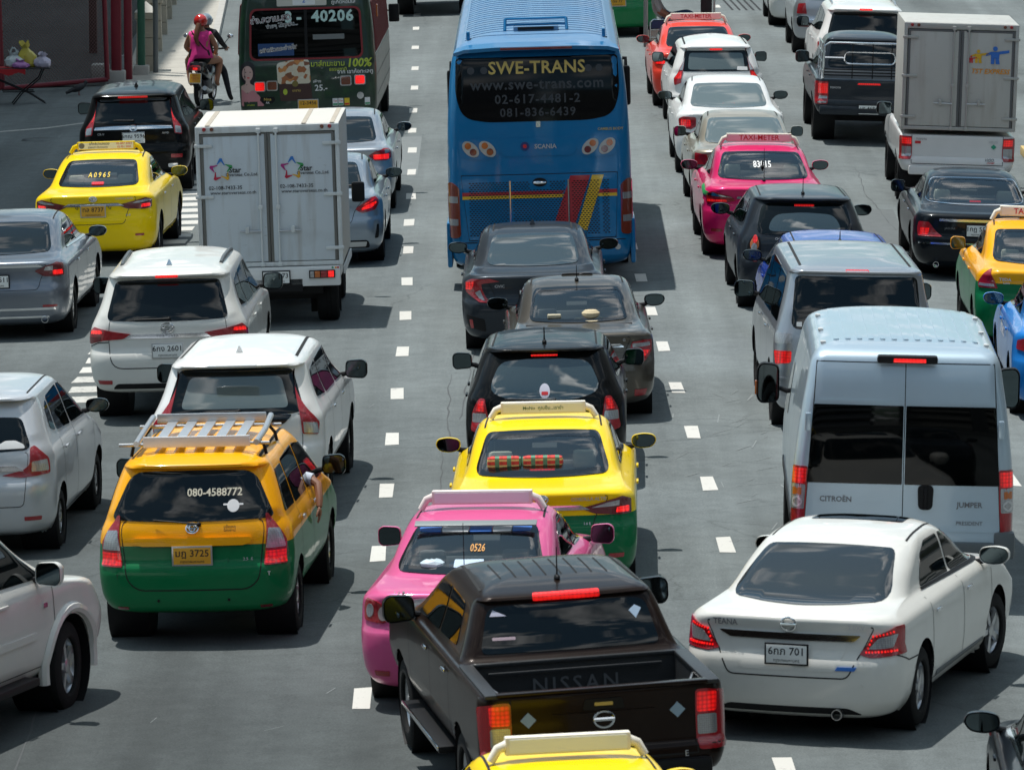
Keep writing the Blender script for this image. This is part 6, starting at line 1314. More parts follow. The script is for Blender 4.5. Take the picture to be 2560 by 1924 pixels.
def cargo_box(root, w, z0, z1, y0, ln, matw, frame, door, name='cargo_box', gasket=None, split=0):
    b = MB(); b.box((0, y0 + ln / 2 + .02, (z0 + z1) / 2), (w, ln, z1 - z0), bev=.03); bx = b.build(name, matw, root)
    t = .055
    for args in (((0, y0, z0 + t / 2), (w - .02, .06, t)), ((0, y0, z1 - t), (w - .02, .06, t * 1.6)), ((-w / 2 + t / 2, y0, (z0 + z1) / 2), (t, .061, z1 - z0 - .02)), ((w / 2 - t / 2, y0, (z0 + z1) / 2), (t, .061, z1 - z0 - .02))): MB().box(*args, bev=.008).build('door_frame', frame, bx)
    for sg in (-1, 1):
        d = MB().box((split / 2 + sg * (w / 4 - .018), y0 + .0, (z0 + z1) / 2 - .03), (w / 2 - .10, .045, z1 - z0 - .19), bev=.008).build('door', door, bx)
        g0 = gasket or BLK
        for xx in (split / 2 + sg * .022, sg * (w / 2 - .085)): MB().box((xx, y0 - .004, (z0 + z1) / 2 - .03), (.036, .05, z1 - z0 - .17), bev=.006).build('gasket', g0, d)
        MB().box((sg * w / 4, y0 - .003, z1 - .125), (w / 2 - .15, .05, .032), bev=.006).build('gasket', g0, d)
        MB().tube([(sg * .115, y0 - .05, z0 + .02), (sg * .115, y0 - .05, z1 - .06)], .013, 8).build('lock_rod', frame, d)
        for zz_ in (z0 + .03, z0 + (z1 - z0) * .42, z1 - .08): MB().box((sg * .115, y0 - .045, zz_), (.06, .035, .06), bev=.01).build('rod_bracket', frame, d)
        hz0 = z0 + (z1 - z0) * .25; MB().tube([(sg * .115, y0 - .055, hz0), (sg * .40, y0 - .055, hz0 + .005)], [.014, .011], 8).build('handle', STEEL, d); MB().box((sg * .30, y0 - .05, hz0 + .02), (.05, .05, .09), bev=.012).build('latch', frame, d)
        for q in (.12, .50, .86): MB().box((sg * (w / 2 - .10), y0 - .035, z0 + (z1 - z0) * q), (.24, .03, .045), bev=.012).build('hinge', frame, d)
    for sg in (-1, 1):
        for j, mt_ in ((0, RED), (1, AMBD)): MB().lathe([(.028, 0), (.024, .02), (.001, .024)], 12, Matrix.Translation((sg * (w / 2 - .12 - .1 * j), y0 - .03, z1 - .045)) @ Matrix.Rotation(R(90), 4, 'X')).build('marker_lamp', mt_, bx)
    return bx
BOXG = grimy('box_grey_metal', (.50, .49, .45), .40); BOXF = M('box_frame_metal', (.46, .45, .42), .4, .4, vary=.15)
bx = cargo_box(c.root, 1.78, 1.19, 2.86, .06, 2.1, BOXG, BOXF, BOXG, gasket=M('gasket_grey', (.12, .12, .12), .7)); OR = M('logo_orange', (.80, .30, .004), .5)
flat_text('box_lettering', 'TST EXPRESS', .105, (.46, .028, 2.12), OR, bx, bold=.02, shear=.25)
def man(x, z, s, mt_, flip=1):
    mb = MB(); mb.add([(x + p[0] * s, .029, z + p[1] * s) for p in circ(0, .82, .13, 10)], [tuple(range(10))]); 
    for pl in ([(-.22, .3), (.22, .3), (.24, .66), (-.24, .66)], [(.2, .52), (.75, .62), (.75, .76), (.2, .68)], [(-.2, .5), (-.5, .42), (-.5, .54), (-.2, .66)], [(-.22, 0), (-.04, 0), (-.02, .32), (-.22, .32)], [(.04, 0), (.26, 0), (.2, .32), (.02, .32)]): mb.add([(x + p[0] * s * flip, .029, z + p[1] * s) for p in pl], [tuple(range(len(pl)))])
    mb.build('box_emblem', mt_, bx, False)
man(.53, 2.24, .29, BLUP); man(.27, 2.25, .22, M('logo_yellow', (.72, .42, .02), .5)); man(.16, 2.25, .12, REDP)
# dark pickup with cage
c = Car('pickup_truck', 'dark grey pickup with a chrome cage over its bed', 'pickup truck', 'pickup', 6.14, 99.7, .2, 5.2, 1.86, 1.80, PDGREY, 3.085, 1.22, .385, .25, 'five', group=CARS)
c.side_glass([[(1.98, 1.23), (2.68, 1.20), (2.68, 1.62), (2.12, 1.61)], [(2.75, 1.20), (3.75, 1.17), (3.2, 1.57), (2.75, 1.62)]]); c.common([1.80, 2.71, 3.85], 1.17, .60); c.mirrors(3.62, 1.25, 'square', 1.1, PBLK); c.rear_glass(1.23, .65, 1.62, .59)
c.lamp([(rp([(.72, .70), (.98, .70), (1.0, 1.09), (.72, 1.09)], .03), RED), (rp([(.74, .72), (.88, .72), (.88, .84), (.74, .84)], .012), CLE), (rp([(.735, .88), (.90, .88), (.90, 1.06), (.735, 1.06)], .012), LIT)]); c.S.shell('brake_light', rp([(-.20, 1.045), (.20, 1.045), (.19, 1.075), (-.19, 1.075)], .01), LIT, c.root, 'B', .015); c.text('TOYOTA', -.58, .985, .045, WHT); c.S.shell('tailgate_relief', rp([(-.40, 1.02), (.40, 1.02), (.30, 1.10), (-.30, 1.10)], .03), PDGREY, c.root, 'B', .01); c.seam([(-.70, 1.11), (-.70, .66), (.70, .66), (.70, 1.11)], 'B', mir=False)
c.plate(.62, 'บร 4684', off=.05); MB().box((0, .05, .60), (1.7, .17, .16), bev=.04).build('rear_bumper', PDGREY, c.root)
for sx in (-1, 1):
    for yy in (.12, .75, 1.4): MB().tube([(sx * .82, yy, 1.12), (sx * .80, yy, 1.74)], .016, 8).build('cage_post', CHR, c.root)
    for zz_ in (1.25, 1.42, 1.58, 1.74): MB().tube([(sx * .81, .12, zz_), (sx * .81, 1.4, zz_)], .013, 8).build('cage_rail', CHR, c.root)
MB().tube([(-.80, .10, 1.14), (-.79, .10, 1.70), (-.70, .10, 1.76), (.70, .10, 1.76), (.79, .10, 1.70), (.80, .10, 1.14)], .02, 10).build('cage_hoop', CHR, c.root)
MB().tube([(-.79, .10, 1.50), (-.44, .10, 1.50)], .014, 8).build('cage_rail', CHR, c.root); MB().tube([(.44, .10, 1.50), (.79, .10, 1.50)], .014, 8).build('cage_rail', CHR, c.root)
MB().tube([(x, .10, z) for x, z in rp([(-.44, 1.40), (.44, 1.40), (.44, 1.60), (-.44, 1.60)], .10, 5) + [(-.44, 1.5)]], .014, 8).build('cage_loop', CHR, c.root)
for zz_ in (1.2, 1.25, 1.3): MB().tube([(-.79, .10, zz_), (.79, .10, zz_)], .012, 8).build('cage_rail', BLK, c.root)
for xx in (-.3, .05, .38): MB().tube([(xx, .10, 1.15), (xx, .10, 1.76)], .01, 6).build('cage_bar', BLK, c.root)
c.finish()
c = Car('suv', 'white SUV with a dark rear window at the top right, ahead of the caged pickup', 'car', 'suv', 6.60, 108.4, .2, 4.82, 1.86, 1.83, PW, 2.845, 1.05, .385, .25, 'five', group=CARS)
suv_sides(c, mmat=PBLK); c.rear_glass(1.24, .72, 1.67, .61); c.brake3(1.735, .12, .022, LITH); c.rails(.60, 1.0, .60, 2.5, ALU); c.lamp([(rp([(.55, 1.0), (1.0, .98), (1.05, 1.12), (.6, 1.10)], .02), RED)]); c.finish()
c = Car('people_carrier', 'silver people carrier at the top right, left of the white SUV, partly cut off', 'car', 'mpv', 6.68, 119.8, 0, 4.5, 1.73, 1.75, PSIL, 2.7, .9, .34, group=CARS)
c.lamp([(rp([(.60, .85), (.9, .85), (.9, 1.05), (.66, 1.07)], .02), RED)]); c.side_glass([[(.5, 1.18), (2.0, 1.14), (2.0, 1.54), (.7, 1.53)]]); c.rear_glass(1.16, .7, 1.55, .55); c.reflectors(.60, .5, .8, .03); c.S.shell('bumper_moulding', rp([(-.8, .72), (.8, .72), (.8, .75), (-.8, .75)], .01), CHR, c.root, 'R', .012); c.finish()
c = Car('sedan', 'white saloon at the very top right, only its bumper and wheels in view', 'car', 'sedan', 6.55, 127.6, 0, 4.5, 1.76, 1.47, PW, group=CARS)
sedan_sides(c); c.rear_glass(1.09, .62, 1.385, .52); c.lamp([(rp([(.5, .82), (.95, .82), (.95, .95), (.5, .95)], .02), RED)]); c.finish()
# black limousine
c = Car('sedan', 'long black saloon with chrome window frames and cream headrests, right lane', 'car', 'sedan', 6.44, 79.6, .8, 5.02, 1.80, 1.35, PNAVY, 2.87, 1.1, .33, group=CARS, shape=(1.35, 1.80, [(.17, .20, .30, .72), (.22, .08, .14, .80), (.34, .02, .03, .87), (.48, 0, 0, .895), (.58, .01, .02, .90), (.62, .05, .08, .898), (.80, .07, .5, .888), (.88, .075, .95, .86), (.925, .14, 1.1, .82), (.945, .45, 1.25, .79), (.96, .80, 1.4, .755), (.985, .98, 1.48, .735), (1.06, 1.18, 1.62, .705), (1.19, 1.48, 1.88, .655), (1.26, 1.68, 2.05, .615), (1.31, 1.88, 2.2, .53), (1.335, 2.05, 2.35, .42), (1.346, 2.2, 2.5, .27), (1.35, 2.3, 2.62, .08)]))
L = c.L; c.side_glass([[(1.68, .975), (2.55, .965), (2.55, 1.235), (2.15, 1.24), (1.95, 1.18)], [(2.62, .965), (L - 1.55, .95), (L - 2.05, 1.2), (2.62, 1.237)]]); c.common([1.5, 2.58, L - 1.5], .94, .3, hm=CHR); c.mirrors(L - 1.75, .99, 'square', .9, PNAVY); c.front_glass(1.0, .66, 1.23, .56, True)
c.rear_glass(.995, .70, 1.255, .58, see=True, frit=.02); c.interior(.95, .97, CREAM, hz=1.04, hx=.44)
fr_ = MB(); c.S.ribbon(fr_, c.rg, .016, 'B', .006, close=True, mir=False); fr_.build('window_chrome', CHR, c.root); c.brake3(1.005, .08, .035, LIT, .0)
c.lamp([(rp([(.50, .60), (.60, .60), (.93, .60), (.98, .70), (.96, .80), (.74, .80)], .03), RED), (rp([(.74, .62), (.90, .62), (.90, .72), (.72, .72)], .02), LIT)]); c.chrome(rp([(-.55, .815), (.30, .815), (.30, .85), (-.55, .85)], .01)); c.plate(.70, '1กฎ 5586'); c.text('JAGUAR', -.40, .72, .04, GRYP); c.chrome(rp([(-.88, .50), (.88, .50), (.88, .525), (-.88, .525)], .008)); c.exhaust(-.58, .22, .05, .04); c.finish()
# orange green taxi at the right edge
c = Car('taxi', 'orange and green saloon taxi cut by the right picture edge, above the blue taxi', 'taxi', 'sedan', 6.62, 71.6, .5, 4.4, 1.70, 1.52, PORG, 2.6, .9, .30, split=.90, group=CARS)
c.pt2 = PGRN; c.split_fn = lambda p: p.z < .90
sedan_sides(c, True, CLRD, mmat=PORG, mir='square', ms=.85); c.rear_glass(1.11, .62, 1.42, .53, see=True, frit=.03); c.interior(.7, 1.08, CREAM); c.sign(2.0, 'TAXI-METER', M('sign_white3', (.85, .8, .78), .45), .9, .13, size=.1)
c.lamp([(rp([(.60, .83), (.98, .83), (1.0, .90), (.84, 1.05), (.78, 1.06)], .03), RED), (rp([(.66, .85), (.97, .85), (.96, .885), (.68, .885)], .01), CLE)]); c.text('TIIDA', -.50, .945, .06, WHT); c.text('Latio', -.48, .90, .04, WHT); c.plate_y(.72, 'มจ 906'); c.finish()
c = Car('taxi', 'bright blue taxi at the right edge, below the orange and green one', 'taxi', 'sedan', 6.60, 65.6, 1.5, 4.62, 1.776, 1.475, PBLU, group=CARS)
sedan_sides(c, True, CLRD, mmat=PBLU); c.rear_glass(1.095, .62, 1.39, .52, see=True, frit=.03); c.interior(.7, 1.07, CREAM); c.lamp([(rp([(.38, .86), (.80, .80), (1.0, .82), (1.0, .92), (.75, .97), (.45, .90)], .02), RED)]); mb_ = c.S.text('door_lettering', 'COMFORT', 2.2, .80, .16, WHT, c.root, 'S'); mb_.location.x = 0
q = mb_.copy(); q.data = mb_.data.copy(); link(q, c.root)
for v in q.data.vertices: v.co.x = -v.co.x
c.sign(2.0, 'TAXI-METER', M('sign_white3'), .9, .13, size=.1); c.finish()
# far vehicles at the top edge
c = Car('taxi', 'green taxi rear bumper at the top edge, right of the coach roof', 'taxi', 'sedan', 2.30, 125.0, 0, 4.5, 1.74, 1.5, paint('bright_green', (.005, .20, .06), .1), group=CARS); sedan_sides(c); c.rear_glass(1.1, .6, 1.4, .5); c.lamp([(rp([(.5, .82), (.95, .82), (.95, .95), (.5, .95)], .02), RED)]); c.plate_y(.76, 'ทจ 77'); c.finish()
c = Car('pickup_truck', 'dark pickup at the top edge left of the coach, only wheels and bumper in view', 'pickup truck', 'pickup', -1.75, 133.5, 0, 5.2, 1.86, 1.80, PDGREY, 3.1, 1.1, .38, group=CARS); c.lamp([(rp([(.72, .70), (.98, .70), (1.0, 1.09), (.72, 1.09)], .03), RED)]); c.rear_glass(1.23, .65, 1.62, .59); c.finish()
c = Car('sedan', 'pinkish silver saloon glimpsed between the dark pickup and the coach roof', 'car', 'sedan', -.15, 139.5, 0, 4.5, 1.74, 1.47, paint('paint_rose', (.35, .22, .25), .4), group=CARS); c.rear_glass(1.1, .6, 1.4, .5); c.lamp([(rp([(.5, .82), (.95, .82), (.95, .95), (.5, .95)], .02), LIT)]); c.finish()
# ================================================================== blue coach
BUSK = [(.30, .25, .2, 1.05), (.36, .08, .1, 1.16), (.45, .02, .03, 1.21), (.7, 0, 0, 1.24), (1.5, .02, 0, 1.25), (1.75, .03, 0, 1.25), (2.2, .05, 0, 1.24), (2.6, .08, .05, 1.22), (3.0, .14, .1, 1.185), (3.2, .19, .15, 1.15), (3.30, .27, .25, 1.10), (3.37, .42, .4, 1.00), (3.42, .75, .8, .85), (3.46, 1.2, 1.4, .6), (3.48, 1.8, 2, .3), (3.49, 2.2, 2.5, .08)]
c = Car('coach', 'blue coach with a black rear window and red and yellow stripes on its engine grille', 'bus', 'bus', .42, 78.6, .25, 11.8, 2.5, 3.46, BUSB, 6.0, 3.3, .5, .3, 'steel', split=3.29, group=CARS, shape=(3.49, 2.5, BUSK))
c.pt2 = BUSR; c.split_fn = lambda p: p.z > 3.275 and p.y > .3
S = c.S
S.shell('rear_window', rp([(-.70, 2.30, .12), (.70, 2.30, .12), (1.02, 2.36, .26), (1.12, 2.66, .2), (1.10, 3.17, .05), (-1.10, 3.17, .05), (-1.12, 2.66, .2), (-1.02, 2.36, .26)], .1, 6), M('coach_black_glass', (.0015, .0015, .002), .08, ior=1.35), c.root, 'B', .006, .08)
GH_ = M('ghost_print', (.035, .037, .042), .5)
c.text('SWE-TRANS', .0, 3.02, .235, GOLDP, bold=.02, space=1.05, off=.01); c.text('www.swe-trans.com', .0, 2.80, .20, GH_, bold=.02, off=.01, space=1.1); c.text('02-617-4481-2', .0, 2.60, .17, GH_, bold=.02, off=.01, space=1.15); c.text('081-836-6439', .0, 2.42, .16, GH_, bold=.02, off=.01, space=1.15)
for x in (-.90, -.72, .70, .85): S.shell('window_dot', circ(x, 3.0, .05, 14), GH_, c.root, 'B', .008)
# spoiler
sp = MB()
prof = [(-1.13, 3.20), (-.98, 3.245), (-.55, 3.27), (.55, 3.27), (.98, 3.245), (1.13, 3.20)]
n = len(prof); vs = [(x, .02 + .10 * abs(x) ** 2, z) for x, z in prof] + [(x, .0 + .10 * abs(x) ** 2, z + .05) for x, z in prof] + [(x * .97, .40, z + .09) for x, z in prof] + [(x * .97, .36, z + .03) for x, z in prof]
sp.add(vs, [(r_ * n + i, r_ * n + i + 1, ((r_ + 1) % 4) * n + i + 1, ((r_ + 1) % 4) * n + i) for r_ in range(4) for i in range(n - 1)] + [(0, n, 2 * n, 3 * n), (n - 1, 4 * n - 1, 3 * n - 1, 2 * n - 1)]); sp.build('spoiler', BUSB, c.root)
MB().box((0, -.002, 3.298), (.98, .02, .035), bev=.006).build('brake_light', REDD, c.root)
for sx in (-1, 1):
    q = rp([(sx * 1.12, 1.95), (sx * 1.05, 2.07), (sx * .75, 2.09), (sx * .55, 2.06), (sx * .50, 1.95), (sx * .56, 1.83), (sx * .75, 1.79), (sx * 1.02, 1.81)], .06)
    S.shell('lamp_panel', q, BUSB, c.root, 'B', .012)
    for k_, x in enumerate((.93, .70)):
        ct, st_ = math.cos(.75), math.sin(.75) * (-1 if sx < 0 else 1)
        p0 = [(sx * x + .135 * math.cos(a) * ct - .085 * math.sin(a) * st_, 1.94 + .135 * math.cos(a) * st_ + .085 * math.sin(a) * ct) for a in [2 * math.pi * i / 20 for i in range(20)]]
        lo = S.shell('tail_lamp', p0, M('lamp_chrome', (.55, .53, .5), .3, .6), c.root, 'B', .025)
        dx = .035 * (1 if sx < 0 else 1)
        S.shell('lens', circ(sx * x - .035 * (1 if sx < 0 else -1), 1.985, .045, 14), AMB, lo, 'B', .035); S.shell('lens', circ(sx * x + .035 * (1 if sx < 0 else -1), 1.90, .048, 14), REDD, lo, 'B', .035)
S.shell('badge_panel', rp([(-.62, 2.08), (.58, 2.08), (.47, 1.83), (-.49, 1.83)], .04), BUSB, c.root, 'B', .009)
S.shell('emblem', circ(-.19, 1.965, .06, 18), M('emblem_navy', (.02, .04, .16), .3), c.root, 'B', .018); S.shell('emblem_mark', circ(-.19, 1.965, .028, 12), REDP, c.root, 'B', .021); c.text('SCANIA', .09, 1.955, .085, bold=.02, off=.018); c.text('CAMBUS BODY', .98, 2.17, .05, GOLDP); S.shell('window_latch', rp([(-.03, 2.22), (.03, 2.22), (.03, 2.30), (-.03, 2.30)], .01), CHR, c.root, 'B', .02)
grille = S.shell('engine_cover', rp([(-1.07, 1.575), (1.06, 1.575), (1.02, .70), (-.98, .70)], .03), BUSB, c.root, 'B', .012, .08)
SRED = M('stripe_red', (.42, .012, .022), .35, coat=.6); SYEL = M('stripe_yellow', (.75, .45, .015), .35, coat=.6)
for z0, z1, mt_ in ((1.30, 1.35, SRED), (1.255, 1.298, SYEL)):
    S.shell('stripe', [(-1.06, z0), (.30, z0), (.34, z1), (-1.06, z1)], mt_, c.root, 'B', .0155, .08); S.shell('stripe', [(.78, z0), (1.05, z0), (1.05, z1), (.80, z1)], mt_, c.root, 'B', .0155, .08)
S.shell('stripe', [(.17, .86), (.46, .86), (.69, 1.55), (.42, 1.55)], SRED, c.root, 'B', .016, .08); S.shell('stripe', [(.48, .80), (.63, .80), (.875, 1.55), (.715, 1.55)], SYEL, c.root, 'B', .016, .08)
hl = MB()
for row in range(27):
    z = .76 + .0275 * row
    for q in range(42):
        x = -.955 + .046 * q + (.023 if row % 2 else 0)
        if any(abs(x - b_) < .035 for b_ in (-.41, .39)) or x > .94: continue
        if row > 22 and abs(x) < .13: continue
        if x > .80 and (x < .845): continue
        P, N = S.hit('B', x, z); y = P.y - .0185
        hl.add([(x + .0165 * math.cos(a), y, z + .0085 * math.sin(a)) for a in [2 * math.pi * i / 6 for i in range(6)]], [tuple(range(6))])
ho = hl.build('grille_holes', GAP, c.root, False); ho['kind'] = 'stuff'
for x in (-.41, .39): MB().tube([(x, S.hit('B', x, 1.5)[0].y - .04, 1.50), (x, S.hit('B', x, .85)[0].y - .04, .82)], .014, 8).build('grille_bar', CHR, c.root)
S.shell('handle_recess', circ(0, 1.47, .10, 18, .06), BLK, c.root, 'B', .02); MB().tube([(-.085, -.015, 1.47), (-.03, -.03, 1.47), (.085, -.015, 1.47)], [.016, .026, .014], 8).build('cover_handle', CHR, c.root)
c.lamp([(rp([(1.10, .74), (1.22, .72), (1.40, .78), (1.44, 1.1), (1.36, 1.46), (1.22, 1.50), (1.11, 1.42)], .05), AMBD if 0 else M('coach_lamp', (.20, .035, .018), .2, coat=1), .014), (rp([(1.13, 1.21), (1.36, 1.21), (1.36, 1.30), (1.13, 1.30)], .01), CLE), (rp([(1.13, .90), (1.36, .90), (1.36, .99), (1.13, .99)], .01), CLE)])
for sx in (-1, 1): S.shell('fog_lamp', circ(sx * 1.04, .56, .04, 14), CLE, c.root, 'B', .014)
c.seam([(-1.15, .66), (1.15, .66)], 'B', mir=False, w=.014); c.seam([(-1.07, 1.58), (1.06, 1.58), (1.02, .69), (-.98, .69), (-1.07, 1.58)], 'B', mir=False, w=.01)
for sx in (-1, 1):
    MB().box((sx * 1.37, 11.3, 1.83), (.11, .10, .62), bev=.045).build('coach_mirror', BLK, c.root); MB().tube([(sx * 1.2, 11.4, 2.25), (sx * 1.36, 11.35, 2.25), (sx * 1.36, 11.3, 2.1)], .03, 8).build('mirror_arm', BLK, c.root)
    MB().box((sx * 1.255, .62, .62), (.07, .9, .62), bev=.03).build('side_skirt', BUSB, c.root)
S.pair('side_window', rp([(1.0, 2.2), (10.8, 2.2), (10.8, 3.05), (1.0, 3.05)], .08), TINT, c.root, 'S', .006, .3)
for yy in [1.0 + .42 * i for i in range(24)]: 
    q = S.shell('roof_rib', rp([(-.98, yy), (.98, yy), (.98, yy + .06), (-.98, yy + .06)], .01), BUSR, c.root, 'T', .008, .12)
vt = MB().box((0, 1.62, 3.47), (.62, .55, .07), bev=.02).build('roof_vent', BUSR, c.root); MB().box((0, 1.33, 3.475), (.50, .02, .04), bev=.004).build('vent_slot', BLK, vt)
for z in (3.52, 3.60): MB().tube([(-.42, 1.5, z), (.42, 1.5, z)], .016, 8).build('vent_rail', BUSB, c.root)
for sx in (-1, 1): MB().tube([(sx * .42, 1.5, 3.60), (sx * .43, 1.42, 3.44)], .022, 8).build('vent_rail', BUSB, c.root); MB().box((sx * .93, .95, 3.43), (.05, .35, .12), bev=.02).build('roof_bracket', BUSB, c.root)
c.finish()

# ================================================================== white box truck
tx, ty = -3.12, 75.2
tk = thing('box_truck', 'white box truck with a colourful star logo on both rear doors', 'truck', (tx, ty, gz(tx, ty)), (0, groll(tx, ty), R(-.8)), CARS)
BXW = grimy('box_white_panel', (.60, .65, .68), .35); BXF = grimy('box_white_frame', (.66, .68, .67), .4); BXR = M('box_roof_white', (.60, .575, .52), .6, vary=.06, vscale=1.5)
bx = cargo_box(tk, 1.88, .80, 2.66, .10, 2.25, BXR, BXF, BXW, gasket=M('gasket_taupe', (.15, .145, .13), .7))
for x in (-.78, .48, .85): MB().box((x, 1.2, 2.662), (.06, 2.2, .006)).build('roof_tape', M('roof_tape', (.42, .37, .30), .8, vary=.2), bx)
cab, cf_ = loft([(.30, .0, .12, .72, .1, .1, .02), (.4, 0, .02, .80, .1, .1, .02), (.9, 0, 0, .82, .1, .1, .02), (1.2, 0, .10, .80, .1, .1, .02), (1.7, .03, .42, .72, .1, .1, .02), (1.85, .08, .55, .62, .1, .1, .02), (1.9, .3, .8, .1, .1, .1, .02)], 1.5, .08, .15)
meshob('cab', [(x, y + 2.45, z) for x, y, z in cab], cf_, PW, tk, angle=50)
ch = MB(); ch.box((0, 1.8, .55), (.8, 3.6, .16)); ch.box((0, .35, .50), (1.3, .12, .2)); ch.box((0, .75, .36), (1.4, .14, .14)); ch.build('chassis', BLK, tk)
bp_ = MB().box((0, .06, .66), (1.80, .12, .26), bev=.03).build('rear_bumper', PW, tk)
for sx in (-1, 1):
    lt = MB().box((sx * .66, -.012, .69), (.34, .035, .105), bev=.008).build('tail_light', BLK, tk)
    for j, (mt_, wd) in enumerate(((CLE, .05), (AMB, .07), (RED, .085), (LITH, .075))):
        xx = .66 - .155 + sum((.05, .07, .085, .075)[:j]) + wd / 2 + .01 * j; MB().box((sx * xx, -.03, .69), (wd, .02, .085), bev=.004).build('lens', mt_, lt)
    MB().box((sx * .66, .82, .28), (.40, .02, .36)).build('mud_flap', RUB, tk)
    w_ = bpy.data.objects.new('wheel', TYRE); link(w_, tk); w_.location = (sx * .70, .72, .31); w_.scale = (.28 / .7, .31, .31); w_.rotation_euler = (0, 0, 0 if sx > 0 else math.pi); link(bpy.data.objects.new('rim', RIMS['steel']), w_)
    w_ = bpy.data.objects.new('wheel', TYRE); link(w_, tk); w_.location = (sx * .72, 3.15, .31); w_.scale = (.18 / .7, .31, .31); w_.rotation_euler = (0, 0, 0 if sx > 0 else math.pi); link(bpy.data.objects.new('rim', RIMS['steel']), w_)
    MB().box((sx * 1.02, 3.35, 1.42), (.18, .08, .28), bev=.04).build('door_mirror', BLK, tk); MB().tube([(sx * .78, 3.45, 1.5), (sx * 1.0, 3.38, 1.5)], .015, 6).build('mirror_arm', BLK, tk)
    MB().box((sx * .945, 1.2, .72), (.02, 2.1, .10)).build('side_guard', BXF, tk)
pl_ = MB().box((.06, -.012, .66), (.37, .02, .18), bev=.004).build('license_plate', BLK, tk); MB().box((.06, -.025, .66), (.34, .008, .15)).build('plate_face', PLW, pl_); flat_text('plate_number', 'ฒว 5373', .088, (.06, -.0305, .68), INK, pl_, bold=.012); flat_text('plate_province', 'กรุงเทพมหานคร', .034, (.06, -.0305, .61), INK, pl_)
for q, mt_ in ((.80, GRNP), (.84, M('logo_orange')), (.87, REDP)): MB().add([(q + .014 * math.cos(a), -.0015, .77 + .014 * math.sin(a)) for a in [math.pi * i / 5 for i in range(10)]], [tuple(range(10))]).build('dot_sticker', mt_, bp_, False)
def star_logo(cx, cz, y, s):
    cols = [M('logo_blue', (.02, .18, .55), .5), M('logo_green', (.03, .30, .08), .5), M('logo_gold', (.72, .38, .02), .5), M('logo_crimson', (.50, .012, .05), .5), M('logo_magenta', (.42, .02, .20), .5)]
    for i in range(5):
        a = math.pi / 2 - 2 * math.pi * i / 5; tip = Vector((math.cos(a), math.sin(a))) * s; sd = Vector((-tip.y, tip.x)).normalized(); ip = tip * .42
        a1 = a + math.pi / 5; a2 = a - math.pi / 5; i1 = Vector((math.cos(a1), math.sin(a1))) * s * .62; i2 = Vector((math.cos(a2), math.sin(a2))) * s * .55
        pts = [i1, i1.lerp(tip, .55) + sd * s * .06, tip + sd * s * .10, tip - sd * s * .10, i2.lerp(tip, .5) - sd * s * .02, i2, i2 * .86, tip * .74, i1 * .92]
        mb = MB(); mb.add([(cx + p.x, y, cz + p.y) for p in pts], [tuple(range(len(pts)))]); mb.build('logo_star_arm', cols[i], bx, False)
for ox in (-.615, .315):
    star_logo(ox, 2.08, .068, .155); flat_text('box_lettering', 'Star', .10, (ox + .18, .068, 2.075), INK, bx, bold=.02); flat_text('box_lettering', 'Overseas Co.,Ltd.', .058, (ox + .27, .068, 2.015), INK, bx, bold=.012); flat_text('box_lettering', '02-108-7433-35', .068, (ox + .05, .068, 1.845), INK, bx, bold=.008); flat_text('box_lettering', 'www.staroverseas.co.th', .062, (ox + .15, .068, 1.78), INK, bx, bold=.008)

# ================================================================== green city bus
GBK = [(.35, .1, .1, 1.05), (.42, .03, .05, 1.13), (.6, 0, 0, 1.165), (1.3, .01, 0, 1.175), (1.42, .03, 0, 1.17), (2.0, .08, .05, 1.14), (2.4, .12, .1, 1.10), (2.6, .15, .15, 1.06), (2.72, .2, .2, 1.0), (2.82, .35, .4, .85), (2.88, .6, .8, .6), (2.92, 1.0, 1.5, .3), (2.93, 1.4, 2, .08)]
GBP = None
def bus_green():
    m, t, b, o = newmat('bus_advert_green'); tcn = t.nodes.new('ShaderNodeTexCoord'); nz_ = t.nodes.new('ShaderNodeTexNoise'); nz_.inputs['Scale'].default_value = 3.2; nz_.inputs['Detail'].default_value = 9; nz_.inputs['Roughness'].default_value = .7; t.links.new(tcn.outputs['Object'], nz_.inputs['Vector'])
    r_ = t.nodes.new('ShaderNodeValToRGB'); e = r_.color_ramp.elements; e[0].position = .35; e[0].color = (.002, .014, .008, 1); e[1].position = .75; e[1].color = (.02, .075, .016, 1); q = e.new(.55); q.color = (.004, .03, .013, 1)
    t.links.new(nz_.outputs['Fac'], r_.inputs[0]); t.links.new(r_.outputs[0], b.inputs['Base Color']); b.inputs['Roughness'].default_value = .35; b.inputs['Coat Weight'].default_value = .5
    return m
GBP = bus_green()
c = Car('city_bus', 'dark green city bus with advertising and number 3-40206 on its rear window', 'bus', 'bus', -3.60, 102.6, .9, 7.0, 2.45, 2.93, GBP, 3.8, 1.9, .42, .25, 'steel', group=CARS, shape=(2.93, 2.35, GBK))
S = c.S
S.shell('window_rubber', rp([(-1.02, 1.42), (1.01, 1.42), (.98, 2.34), (-.99, 2.34)], .14, 6), M('rubber_red', (.22, .01, .015), .5), c.root, 'B', .008, .1); S.shell('rear_window', rp([(-.985, 1.455), (.975, 1.455), (.945, 2.305), (-.955, 2.305)], .12, 6), TINTB, c.root, 'B', .013, .1)
S.shell('window_divider', rp([(-.025, 1.46), (.025, 1.46), (.025, 2.30), (-.025, 2.30)], .005), BLK, c.root, 'B', .02)
PALE = M('pale_teal_print', (.48, .66, .62), .5); c.text('3 -', -.22, 2.17, .27, PALE, bold=.035, off=.017); c.text('40206', .48, 2.17, .27, PALE, bold=.035, off=.017, space=1.12)
